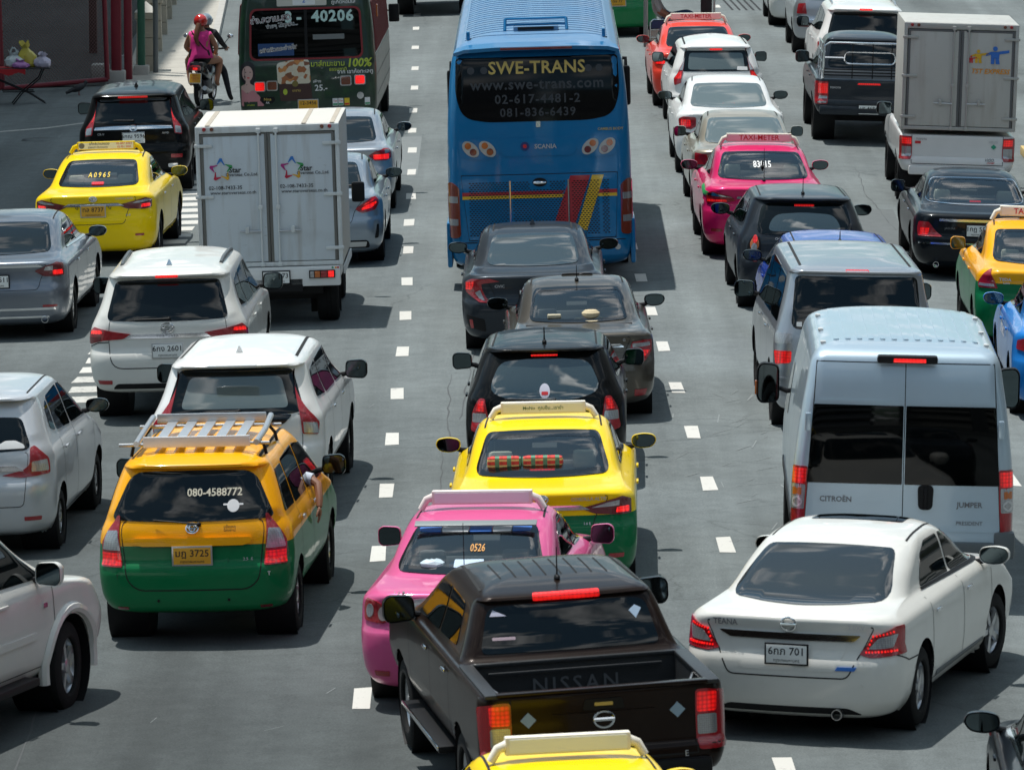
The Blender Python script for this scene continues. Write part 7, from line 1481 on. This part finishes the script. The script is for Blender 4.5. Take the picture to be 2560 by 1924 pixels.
c.text('ส่ง.ความ.สด', -.62, 2.15, .15, WHT, bold=.05, off=.018, rot=.10); c.text('ส่ง.ความ.สด', -.62, 2.15, .15, M('maroon_print', (.10, .01, .02), .5), bold=.0, off=.020, rot=.10); c.text('ง่ายๆ ได้ทุกวัน...', -.42, 2.04, .09, WHT, bold=.05, off=.018, rot=.10); c.text('ง่ายๆ ได้ทุกวัน...', -.42, 2.04, .09, INK, bold=0, off=.020, rot=.10)
S.shell('window_sign', rp([(-.86, 1.50), (-.22, 1.50), (-.22, 1.72), (-.86, 1.72)], .01), M('sign_deep_blue', (.01, .05, .16), .4), c.root, 'B', .015); c.text('ผลิตผิวกระจ่างใส', -.50, 1.62, .10, WHT, bold=.05, off=.018, rot=.10); c.text('ผลิตผิวกระจ่างใส', -.50, 1.62, .10, M('brown_print', (.10, .04, .01), .5), bold=0, off=.020, rot=.10)
S.shell('painted_seat_reflection', rp([(.12, 1.77), (.68, 1.77), (.68, 1.86), (.12, 1.86)], .01), M('seat_reflection_pale', (.16, .17, .17), .6), c.root, 'B', .0145)  # flat pale patch painted on the window as a seat reflection
LIME = M('lime_print', (.42, .50, .04), .5); c.text('มาส์กมะขาม', .37, 1.335, .13, LIME, bold=.01, off=.008); c.text('100%', .92, 1.335, .20, LIME, bold=.03, off=.008, shear=.15); c.text('ธรรมชาติ', .55, 1.235, .085, LIME, off=.008); c.text('จาก เขาค้อทะเลภู', .85, 1.185, .095, WHT, bold=.01, off=.008); c.text('เพียง', .17, 1.03, .07, WHT, off=.008); c.text('25.-', .24, .91, .15, WHT, bold=.01, off=.008)
def food():
    m, t, b, o = newmat('food_print'); tcn = t.nodes.new('ShaderNodeTexCoord'); v = t.nodes.new('ShaderNodeTexVoronoi'); v.inputs['Scale'].default_value = 13; v.inputs['Randomness'].default_value = 1; t.links.new(tcn.outputs['Object'], v.inputs['Vector'])
    sp_ = t.nodes.new('ShaderNodeSeparateColor'); t.links.new(v.outputs['Color'], sp_.inputs[0]); r_ = t.nodes.new('ShaderNodeValToRGB'); r_.color_ramp.interpolation = 'CONSTANT'; e = r_.color_ramp.elements; e[0].color = (.62, .55, .42, 1); e[1].position = .3; e[1].color = (.36, .12, .04, 1)
    for p_, cl in ((.5, (.60, .52, .40)), (.62, (.20, .07, .03)), (.74, (.55, .22, .06)), (.85, (.64, .60, .50))): q = e.new(p_); q.color = (*cl, 1)
    t.links.new(sp_.outputs[0], r_.inputs[0]); t.links.new(r_.outputs[0], b.inputs['Base Color']); return m
S.shell('advert_picture', rp([(-.53, 1.0), (.06, 1.0), (.04, 1.42), (-.10, 1.45), (-.54, 1.37)], .06), food(), c.root, 'B', .007); S.shell('advert_box', rp([(-.49, .70), (.08, .70), (.06, 1.0), (-.51, 1.0)], .03), M('advert_brown', (.05, .018, .014), .5), c.root, 'B', .0075); S.shell('advert_leaf', circ(-.40, .86, .04, 10, .055), LIME, c.root, 'B', .010); c.text('มะขาม', -.20, .88, .06, GOLDP, off=.011); S.shell('advert_seal', circ(-.22, 1.0, .055, 14), M('seal_olive', (.18, .14, .03), .5), c.root, 'B', .010)
PSK = M('print_skin', (.52, .34, .30), .5); S.shell('advert_hair', rp([(-1.19, 1.12), (-1.17, 1.36), (-1.04, 1.43), (-.93, 1.36), (-.92, 1.05), (-.98, .95), (-1.13, 1.02)], .05), M('print_hair', (.008, .007, .010), .5), c.root, 'B', .007); S.shell('advert_face', circ(-1.06, 1.20, .095, 18, .135), PSK, c.root, 'B', .009)
S.shell('advert_shoulder', rp([(-1.18, .86), (-.90, .86), (-.94, .98), (-1.02, 1.02), (-1.03, 1.12), (-1.09, 1.12), (-1.10, 1.02), (-1.18, .98)], .02), PSK, c.root, 'B', .0085); S.shell('advert_dress', rp([(-1.18, .62), (-.78, .62), (-.86, .80), (-.98, .91), (-1.08, .84), (-1.18, .93)], .03), M('print_pink', (.48, .20, .22), .5), c.root, 'B', .0095); S.shell('advert_mouth', circ(-1.05, 1.125, .026, 10, .011), REDP, c.root, 'B', .011)
for sx in (-1, 1): S.shell('advert_eye', circ(-1.055 + sx * .042, 1.225, .016, 8, .007), INK, c.root, 'B', .011)
S.shell('advert_caption', rp([(-1.14, .58), (-.90, .58), (-.90, .70), (-1.14, .70)], .01), M('caption_green', (.01, .03, .012), .5), c.root, 'B', .011); c.text('เคาะพอง', -1.02, .64, .04, LIME, off=.013)
for x, mt_, z in ((-.85, LITH, .965), (-.63, AMBD, .975), (.68, AMBD, 1.03), (.93, LITH, 1.04)):
    lo = S.shell('tail_light', rp([(x - .10, z - .09), (x + .10, z - .09), (x + .10, z + .09), (x - .10, z + .09)], .035), STEEL, c.root, 'B', .02); S.shell('lens', rp([(x - .082, z - .072), (x + .082, z - .072), (x + .082, z + .072), (x - .082, z + .072)], .03), mt_, lo, 'B', .032)
S.shell('reverse_lamp', circ(.93, .76, .062, 16), CHR, c.root, 'B', .025); S.shell('name_badge', rp([(-.86, .72), (-.80, .66), (-.64, .66), (-.58, .72), (-.60, .78), (-.84, .78)], .01), BLK, c.root, 'B', .012); c.text('Nina', -.72, .735, .07, GOLDP, off=.016); c.text('AK', -.72, .675, .05, WHT, off=.016)
for x, mt_ in ((.48, WHT), (.58, WHT), (.69, YEL), (1.05, WHT)): S.shell('sticker', rp([(x - .045, .59), (x + .045, .59), (x + .045, .72), (x - .045, .72)], .006), mt_, c.root, 'B', .008); S.shell('sticker_band', rp([(x - .04, .60), (x + .04, .60), (x + .04, .63), (x - .04, .63)], .004), [GRNP, REDP][mt_ is YEL], c.root, 'B', .010)
c.text('Tax', .58, .675, .045, REDP, off=.011); c.text('Tax', .48, .675, .045, REDP, off=.011); c.plate_y(.63, '12-3456', prov=False); S.shell('roof_sign', rp([(-.50, 2.37), (.38, 2.37), (.38, 2.52), (-.50, 2.52)], .02), M('roof_sign_cream', (.55, .53, .46), .5), c.root, 'B', .04); S.shell('roof_sign_plate', rp([(-.22, 2.385), (.18, 2.385), (.18, 2.51), (-.22, 2.51)], .02), WHT, c.root, 'B', .045); c.text('2', -.02, 2.46, .12, BLUP, off=.05)
c.text('ภูเก็ตหอมใส', .68, 2.42, .09, WHT, off=.01)
S.pair('side_panel', rp([(.25, .50), (6.5, .50), (6.5, 1.45), (.25, 1.45)], .02), M('patched_silver', (.30, .30, .27), .45, .4, vary=.25, vscale=1.5), c.root, 'S', .006, .25); S.pair('upper_panel', rp([(.25, 1.50), (6.5, 1.50), (6.5, 2.42), (.35, 2.42)], .02), M('bus_dark_red', (.10, .008, .012), .45), c.root, 'S', .006, .25)
for q in range(22): S.pair('panel_batten', rp([(.35 + .27 * q, 1.52), (.40 + .27 * q, 1.52), (.40 + .27 * q, 2.40), (.35 + .27 * q, 2.40)], .005), M('bus_red_batten', (.16, .012, .016), .45), c.root, 'S', .025, .3)
for q in range(9): c.S.ribbon(c.seams, [(.6 + .7 * q, .5), (.6 + .7 * q, 1.45)], .02, 'S', off=.01)
for q in (.75, 1.1): c.S.ribbon(c.seams, [(.3, q), (6.4, q)], .012, 'S', off=.01)
MB().box((1.24, .9, 2.20), (.03, .12, .22), bev=.01).build('side_marker', AMB, c.root)
for sx in (-1, 1): MB().box((sx * 1.32, 6.7, 1.75), (.20, .08, .34), bev=.03).build('coach_mirror', BLK, c.root); MB().tube([(sx * 1.1, 6.75, 1.8), (sx * 1.3, 6.7, 1.8)], .018, 6).build('mirror_arm', BLK, c.root)
c.finish()

# ================================================================== people
def skin_person(name, root, joints, bones, mats, levels=2):
    """one continuous body grown round a joint skeleton; each bone carries the material of what covers it"""
    nm = list(joints); idx = {k: i for i, k in enumerate(nm)}
    me = bpy.data.meshes.new(name); me.from_pydata([joints[k][0] for k in nm], [(idx[a], idx[b]) for a, b, _ in bones], [])
    o = bpy.data.objects.new(name, me); COL.objects.link(o)
    o.modifiers.new('skin', 'SKIN')
    for i, k in enumerate(nm): r_ = joints[k][1]; r_ = r_ if isinstance(r_, tuple) else (r_, r_); me.skin_vertices[0].data[i].radius = r_; me.skin_vertices[0].data[i].use_root = (i == 0)
    s = o.modifiers.new('sub', 'SUBSURF'); s.levels = levels; s.render_levels = levels
    dg = bpy.context.evaluated_depsgraph_get(); m2 = bpy.data.meshes.new_from_object(o.evaluated_get(dg)); bpy.data.objects.remove(o)
    keys = list(dict.fromkeys(t for _, _, t in bones)); m2.materials.clear()
    for k in keys: m2.materials.append(mats[k])
    segs = [(Vector(joints[a][0]), Vector(joints[b][0]), keys.index(t)) for a, b, t in bones]
    for p in m2.polygons:
        best = None
        for a, b, t in segs:
            d = b - a; u = max(0, min(1, (p.center - a).dot(d) / max(1e-9, d.length_squared))); l = (p.center - a - d * u).length
            if best is None or l < best[0]: best = (l, t)
        p.material_index = best[1]; p.use_smooth = True
    ob = bpy.data.objects.new('body', m2); link(ob, root); return ob
def hand(root, base, dirv, mat, side=1, curl=.5):
    d = Vector(dirv).normalized(); up = Vector((0, 0, 1)); sd = d.cross(up).normalized() * side; dn = sd.cross(d).normalized()
    if dn.z > 0: dn = -dn
    b = Vector(base); mb = MB(); mb.tube([b, b + d * .04, b + d * .085], [.024, .036, .034], 8)
    for i, ln in enumerate((.06, .07, .066, .052)):
        o = b + d * .08 + sd * (.026 - .0175 * i); mb.tube([o, o + d * ln * .5 + dn * curl * .015, o + d * ln * .75 + dn * curl * .05], [.0095, .0088, .007], 6)
    o = b + d * .03 + sd * .032; mb.tube([o, o + d * .03 + sd * .02, o + d * .055 + sd * .018 + dn * .015], [.012, .010, .008], 6)
    return mb.build('hand', mat, root)
SKL = M('skin_tan', (.36, .17, .10), .55, vary=.08)
# motorcycle
mx_, my_ = -6.0, 110.6; MH = R(-9)
mo = thing('motorcycle', 'dark motorcycle with an orange licence plate waiting on the driveway', 'motorcycle', (mx_, my_, gz(mx_, my_)), (0, 0, MH))
for yy, nm in ((0, 'rear'), (1.24, 'front')):
    mb = MB(); m = Matrix.Translation((0, yy, .285)) @ Matrix.Rotation(R(90), 4, 'Y'); mb.lathe([(.22, -.03), (.25, -.045), (.28, -.03), (.285, 0), (.28, .03), (.25, .045), (.22, .03)], 28, m); w_ = mb.build('wheel', RUB, mo)
    mb = MB(); mb.lathe([(.225, -.025), (.215, 0), (.225, .025)], 28, m)
    for q in range(6): a = math.pi * q / 3; mb.tube([(0, yy, .285), (0, yy + .22 * math.cos(a), .285 + .22 * math.sin(a))], .012, 5)
    mb.lathe([(.04, -.05), (.04, .05)], 12, m); mb.build('rim', STEEL, w_)
MBK = paint('moto_black', (.01, .011, .014), 0, .25, .01); MBL = paint('moto_blue', (.01, .02, .07), .2, .25, .01)
mb = MB(); mb.tube([(0, -.22, .80), (0, .0, .74), (0, .35, .62), (0, .62, .48), (0, .85, .52), (0, 1.0, .78), (0, 1.04, .98)], [.07, .11, .12, .10, .10, .10, .06], 12); mb.build('fairing', MBK, mo)
MB().box((0, .22, .80), (.26, .85, .09), bev=.035).build('seat', M('seat_vinyl', (.015, .015, .016), .5), mo); MB().box((0, .45, .33), (.24, .42, .28), bev=.05).build('engine', M('engine_grey', (.08, .08, .085), .5, .5), mo)
MB().tube([(.14, .5, .26), (.16, .2, .27), (.17, -.25, .36)], [.025, .04, .045], 10).build('exhaust_pipe', STEEL, mo); MB().tube([(-.10, 1.02, .9), (-.10, 1.22, .30)], .025, 8).build('fork', STEEL, mo); MB().tube([(.10, 1.02, .9), (.10, 1.22, .30)], .025, 8).build('fork', STEEL, mo)
MB().tube([(-.36, .92, 1.04), (-.18, 1.0, 1.02), (0, 1.02, 1.02), (.18, 1.0, 1.02), (.36, .92, 1.04)], .018, 8).build('handlebar', BLK, mo); MB().box((0, 1.10, .90), (.24, .14, .18), bev=.05).build('headlamp_cowl', MBL, mo)
MB().box((0, -.27, .74), (.20, .08, .10), bev=.03).build('tail_light', RED, mo); MB().box((0, -.30, .73), (.09, .04, .05), bev=.01).build('brake_light', LITH, mo)
pl_ = MB().box((0, -.31, .55), (.24, .012, .20), Matrix.Rotation(R(-12), 3, 'X'), .004).build('license_plate', PLW, mo); MB().box((0, -.318, .552), (.215, .012, .175), Matrix.Rotation(R(-12), 3, 'X')).build('plate_face', PLY, pl_)
for z_, t_ in ((.60, '8กท'), (.555, 'กรุงเทพ'), (.505, '4172')): flat_text('plate_number', t_, .05, (0, -.326 + (.55 - z_) * .2 * -1, z_), REDP, pl_, rot=(R(90 - 12), 0, 0))
MB().tube([(0, -.1, .35), (0, -.28, .44), (0, -.30, .5)], [.07, .06, .02], 8).build('mudguard', BLK, mo); MB().tube([(0, 1.02, .56), (0, 1.26, .60), (0, 1.44, .50)], [.05, .07, .04], 8).build('mudguard', MBL, mo)
for sx in (-1, 1):
    MB().tube([(sx * .26, .96, 1.03), (sx * .33, .98, 1.16), (sx * .40, .95, 1.24)], .008, 6).build('mirror_stem', BLK, mo); vs, fs = ellipsoid((sx * .43, .94, 1.27), (.065, .02, .045), 12, 8); meshob('mirror', vs, fs, M('mirror_bright', (.75, .78, .82), .08, .9), mo)
def helmet(root, ctr, r_, mat, visor=None, fwd=1):
    vs, fs = ellipsoid((0, 0, 0), (1, 1.1, 1.02), 18, 14); keep = [f for f in fs if not all(vs[i][2] < -.45 for i in f) and not all(vs[i][1] > .55 and vs[i][2] < .25 for i in f)]
    h = meshob('helmet', [(ctr[0] + v[0] * r_, ctr[1] + v[1] * r_, ctr[2] + v[2] * r_) for v in vs], keep, mat, root); s = h.modifiers.new('t', 'SOLIDIFY'); s.thickness = .012
    if visor:
        kv = [f for f in fs if all(vs[i][1] > .35 and -.5 < vs[i][2] < .4 for i in f)]; us = sorted({i for f in kv for i in f}); mp = {q: i for i, q in enumerate(us)}
        meshob('visor', [(ctr[0] + vs[i][0] * r_ * 1.06, ctr[1] + vs[i][1] * r_ * 1.06, ctr[2] + vs[i][2] * r_ * 1.02) for i in us], [[mp[i] for i in f] for f in kv], visor, h)
    return h
def face(root, ctr, r_, mat):
    """nose, mouth, eyes and ears on a head looking along +y"""
    x, y, z = ctr; MB().tube([(x, y + r_ * .95, z + .01), (x, y + r_ * 1.12, z - .02), (x, y + r_ * .98, z - .03)], [.008, .014, .01], 6).build('nose', mat, root)
    for s in (-1, 1): vs, fs = ellipsoid((x + s * .034, y + r_ * .88, z + .012), (.012, .008, .007), 8, 6); meshob('eye', vs, fs, WHT, root); vs, fs = ellipsoid((x + s * r_ * .92, y, z - .01), (.012, .022, .032), 8, 6); meshob('ear', vs, fs, mat, root)
    vs, fs = ellipsoid((x, y + r_ * .9, z - .06), (.022, .008, .007), 8, 6); meshob('mouth', vs, fs, REDP, root)
# driver
dr = thing('person', 'motorcycle driver in dark clothes and a grey and blue helmet, right foot on the ground', 'person', (mx_, my_, gz(mx_, my_)), (0, 0, MH))
DK = M('dark_jacket', (.012, .014, .016), .8, vary=.2); DT = M('dark_trousers', (.010, .012, .018), .8, vary=.2); SHO = M('black_shoe', (.01, .01, .01), .6)
J = dict(pel=((0, .58, .92), (.16, .13)), wst=((0, .60, 1.08), (.15, .11)), cst=((0, .64, 1.28), (.18, .125)), nck=((0, .67, 1.44), .06), hd=((0, .69, 1.56), (.088, .10)), top=((0, .70, 1.645), .06),
 sr=((.19, .64, 1.36), .075), er=((.33, .74, 1.12), .052), hr=((.36, .90, 1.06), .035), sl=((-.19, .64, 1.36), .075), el=((-.33, .74, 1.12), .052), hl=((-.36, .90, 1.06), .035),
 hpr=((.12, .58, .88), .10), kr=((.30, .92, .62), .075), ar=((.44, .80, .14), .048), fr=((.46, .92, .05), .042), hpl=((-.12, .58, .88), .10), kl=((-.17, .96, .66), .075), al=((-.17, .72, .34), .048), fl=((-.17, .84, .28), .04))
B = [('pel', 'wst', 'j'), ('wst', 'cst', 'j'), ('cst', 'nck', 'j'), ('nck', 'hd', 's'), ('hd', 'top', 's'), ('cst', 'sr', 'j'), ('sr', 'er', 'j'), ('er', 'hr', 'j'), ('cst', 'sl', 'j'), ('sl', 'el', 'j'), ('el', 'hl', 'j'), ('pel', 'hpr', 't'), ('hpr', 'kr', 't'), ('kr', 'ar', 't'), ('ar', 'fr', 'h'), ('pel', 'hpl', 't'), ('hpl', 'kl', 't'), ('kl', 'al', 't'), ('al', 'fl', 'h')]
skin_person('driver', dr, J, B, dict(j=DK, s=SKL, t=DT, h=SHO)); hand(dr, (.36, .90, 1.06), (-.1, .4, -.1), SKL, 1, 1); hand(dr, (-.36, .90, 1.06), (.1, .4, -.1), SKL, -1, 1)
helmet(dr, (0, .69, 1.585), .135, M('helmet_grey_blue', (.22, .28, .33), .2, coat=1, vary=.6, vscale=12), glass_clear('visor_clear', (.75, .78, .8))); face(dr, (0, .69, 1.56), .10, SKL)
# passenger
pa = thing('person', 'motorcycle passenger in a pink sleeveless top and red helmet with a long ponytail', 'person', (mx_, my_, gz(mx_, my_)), (0, 0, MH))
PKT = M('pink_top', (.72, .03, .25), .75, vary=.12); BKS = M('black_shorts', (.012, .012, .013), .8)
J = dict(pel=((0, .14, .95), (.20, .16)), wst=((0, .15, 1.10), (.185, .14)), cst=((0, .18, 1.28), (.19, .13)), nck=((0, .20, 1.45), .055), hd=((.0, .23, 1.58), (.088, .10)), top=((0, .24, 1.665), .06),
 sr=((.19, .18, 1.36), .062), er=((.30, .24, 1.10), .052), hr=((.24, .46, .98), .034), sl=((-.19, .18, 1.36), .062), el=((-.30, .24, 1.10), .052), hl=((-.22, .46, .96), .034),
 hpr=((.13, .14, .90), .13), kr=((.31, .55, .84), .078), ar=((.27, .40, .42), .045), fr=((.28, .52, .36), .036), hpl=((-.13, .14, .90), .13), kl=((-.31, .52, .82), .078), al=((-.24, .36, .42), .045), fl=((-.24, .48, .36), .036))
B = [('pel', 'wst', 'p'), ('wst', 'cst', 'p'), ('cst', 'nck', 's'), ('nck', 'hd', 's'), ('hd', 'top', 's'), ('cst', 'sr', 'p'), ('sr', 'er', 's'), ('er', 'hr', 's'), ('cst', 'sl', 'p'), ('sl', 'el', 's'), ('el', 'hl', 's'), ('pel', 'hpr', 'b'), ('hpr', 'kr', 's'), ('kr', 'ar', 's'), ('ar', 'fr', 's'), ('pel', 'hpl', 'b'), ('hpl', 'kl', 's'), ('kl', 'al', 's'), ('al', 'fl', 's')]
skin_person('passenger', pa, J, B, dict(p=PKT, s=SKL, b=BKS)); hand(pa, (.24, .46, .98), (-.2, .5, -.2), SKL, 1, .8); hand(pa, (-.22, .46, .96), (.2, .5, -.2), SKL, -1, .8)
# loose top hanging at the back
tv = []; tf = []
for i in range(13):
    a = math.pi + math.pi * i / 12
    for j in range(7):
        t = j / 6; hem = .50 + .16 * max(0, -math.cos(a)) ** 2 - .10 * max(0, math.sin(a * 1 - math.pi)) * 0
        zz_ = 1.41 - (hem + (.10 if i < 5 else 0)) * t; rx = (.15, .195, .19, .185, .205, .235, .26)[j]; ry = (.09, .14, .15, .155, .18, .20, .215)[j]
        fold = 1 + .05 * t * math.sin(i * 2.4) ; tv.append((rx * math.cos(a) * fold, .17 + ry * math.sin(a) * fold, zz_))
tf = [(i * 7 + j, (i + 1) * 7 + j, (i + 1) * 7 + j + 1, i * 7 + j + 1) for i in range(12) for j in range(6)]
tp = meshob('loose_top', tv, tf, PKT, pa); s_ = tp.modifiers.new('t', 'SOLIDIFY'); s_.thickness = .006
helmet(pa, (0, .23, 1.605), .135, M('helmet_red', (.55, .02, .015), .15, coat=1)); face(pa, (0, .23, 1.58), .10, SKL)
MB().tube([(-.01, .12, 1.56), (-.03, .06, 1.44), (-.05, .02, 1.30), (-.02, .0, 1.20), (.02, .0, 1.14)], [.05, .055, .05, .035, .012], 10).build('ponytail', M('hair_brown', (.14, .05, .02), .55, vary=.3), pa)
MB().tube([(-.16, .12, 1.42), (-.04, .02, 1.28), (.10, .0, 1.12), (.20, .08, 1.0)], .012, 6).build('bag_strap', BLK, pa)

# ================================================================== tuk-tuk at the top edge
ux, uy = 3.30, 113.2
tt = thing('tuk_tuk', 'three-wheeled open taxi with chrome rails and blue seat backs at the top edge', 'tuk-tuk', (ux, uy, gz(ux, uy)), (0, 0, R(.5)))
MB().box((0, .75, .50), (1.30, 1.4, .40), bev=.06).build('tub', M('tuk_red', (.25, .015, .03), .4, coat=.8), tt); MB().box((0, .02, .80), (1.30, .06, .38), bev=.02).build('rear_panel', M('tuk_cream', (.42, .40, .34), .4), tt); MB().box((0, 2.2, .62), (.8, .9, .6), bev=.12).build('nose', M('tuk_red'), tt)
for sx in (-1, 1):
    w_ = bpy.data.objects.new('wheel', TYRE); link(w_, tt); w_.location = (sx * .56, .55, .24); w_.scale = (.13 / .7, .24, .24); w_.rotation_euler = (0, 0, 0 if sx > 0 else math.pi); link(bpy.data.objects.new('rim', RIMS['steel']), w_)
    for yy in (.03, 1.4): MB().tube([(sx * .66, yy, .55), (sx * .66, yy, 1.95)], .022, 8).build('post', STEEL, tt)
    x0, x1 = sx * .03, sx * .60
    MB().tube([(x0, -.06, .62), (x0, -.06, 1.14), (x0 + sx * .06, -.06, 1.20), (x1 - sx * .06, -.06, 1.20), (x1, -.06, 1.14), (x1, -.06, .62)], .016, 8).build('chrome_hoop', CHR, tt); MB().box(((x0 + x1) / 2, -.02, 1.10), (.52, .07, .17), bev=.02).build('seat_back', M('seat_blue', (.01, .03, .10), .5), tt)
    for zz_ in (.70, .85, 1.0): MB().tube([(x0, -.07, zz_), (x1, -.07, zz_)], .011, 6).build('chrome_rail', CHR, tt)
    MB().lathe([(.06, 0), (.05, .03), (.001, .04)], 14, Matrix.Translation((sx * .42, -.02, .72)) @ Matrix.Rotation(R(90), 4, 'X')).build('tail_light', RED, tt)
MB().lathe([(.20, -.06), (.24, -.04), (.24, .04), (.20, .06)], 20, Matrix.Translation((0, 2.4, .24)) @ Matrix.Rotation(R(90), 4, 'Y')).build('wheel', RUB, tt); MB().box((0, .55, .78), (1.2, .6, .14), bev=.05).build('seat', M('seat_blue'), tt); MB().box((0, .95, 1.98), (1.42, 2.3, .06), bev=.02).build('canopy', M('canopy_dark', (.02, .02, .022), .6), tt)
MB().box((.52, .5, 1.45), (.22, .05, .8), bev=.02).build('curtain', M('canopy_dark'), tt)
pr_ = thing('person', 'tuk-tuk passenger in a grey shirt and blue jeans, legs stretched along the seat', 'person', (ux, uy, gz(ux, uy)), (0, 0, R(.5)))
JN = M('denim', (.04, .09, .19), .85, vary=.45, vscale=25); SHG = M('grey_shirt', (.36, .38, .37), .85, vary=.15)
J = dict(pel=((-.30, .35, 1.20), (.14, .15)), wst=((-.42, .37, 1.32), (.13, .14)), cst=((-.50, .40, 1.50), (.13, .18)), nck=((-.50, .42, 1.66), .055), hd=((-.49, .43, 1.79), .095), top=((-.49, .43, 1.88), .06), sr=((-.48, .22, 1.57), .07), er=((-.40, .12, 1.36), .045), hr=((-.24, .14, 1.26), .033), sl=((-.50, .60, 1.57), .07), el=((-.40, .66, 1.34), .045), hl=((-.22, .58, 1.28), .033), hpr=((-.20, .27, 1.20), .105), kr=((.14, .26, 1.24), .08), ar=((.40, .27, 1.10), .055), fr=((.50, .27, 1.12), .04), hpl=((-.20, .45, 1.20), .105), kl=((.16, .46, 1.30), .08), al=((.44, .46, 1.12), .055), fl=((.54, .46, 1.14), .04))
B = [('pel', 'wst', 'g'), ('wst', 'cst', 'g'), ('cst', 'nck', 's'), ('nck', 'hd', 's'), ('hd', 'top', 'r'), ('cst', 'sr', 'g'), ('sr', 'er', 'g'), ('er', 'hr', 's'), ('cst', 'sl', 'g'), ('sl', 'el', 'g'), ('el', 'hl', 's'), ('pel', 'hpr', 'd'), ('hpr', 'kr', 'd'), ('kr', 'ar', 'd'), ('ar', 'fr', 'h'), ('pel', 'hpl', 'd'), ('hpl', 'kl', 'd'), ('kl', 'al', 'd'), ('al', 'fl', 'h')]
skin_person('rider', pr_, J, B, dict(g=SHG, s=SKL, d=JN, h=SHO, r=M('hair_black', (.01, .01, .01), .5))); hand(pr_, (-.24, .14, 1.26), (.5, .1, -.1), SKL, 1, .6); hand(pr_, (-.22, .58, 1.28), (.5, -.1, -.1), SKL, -1, .6)
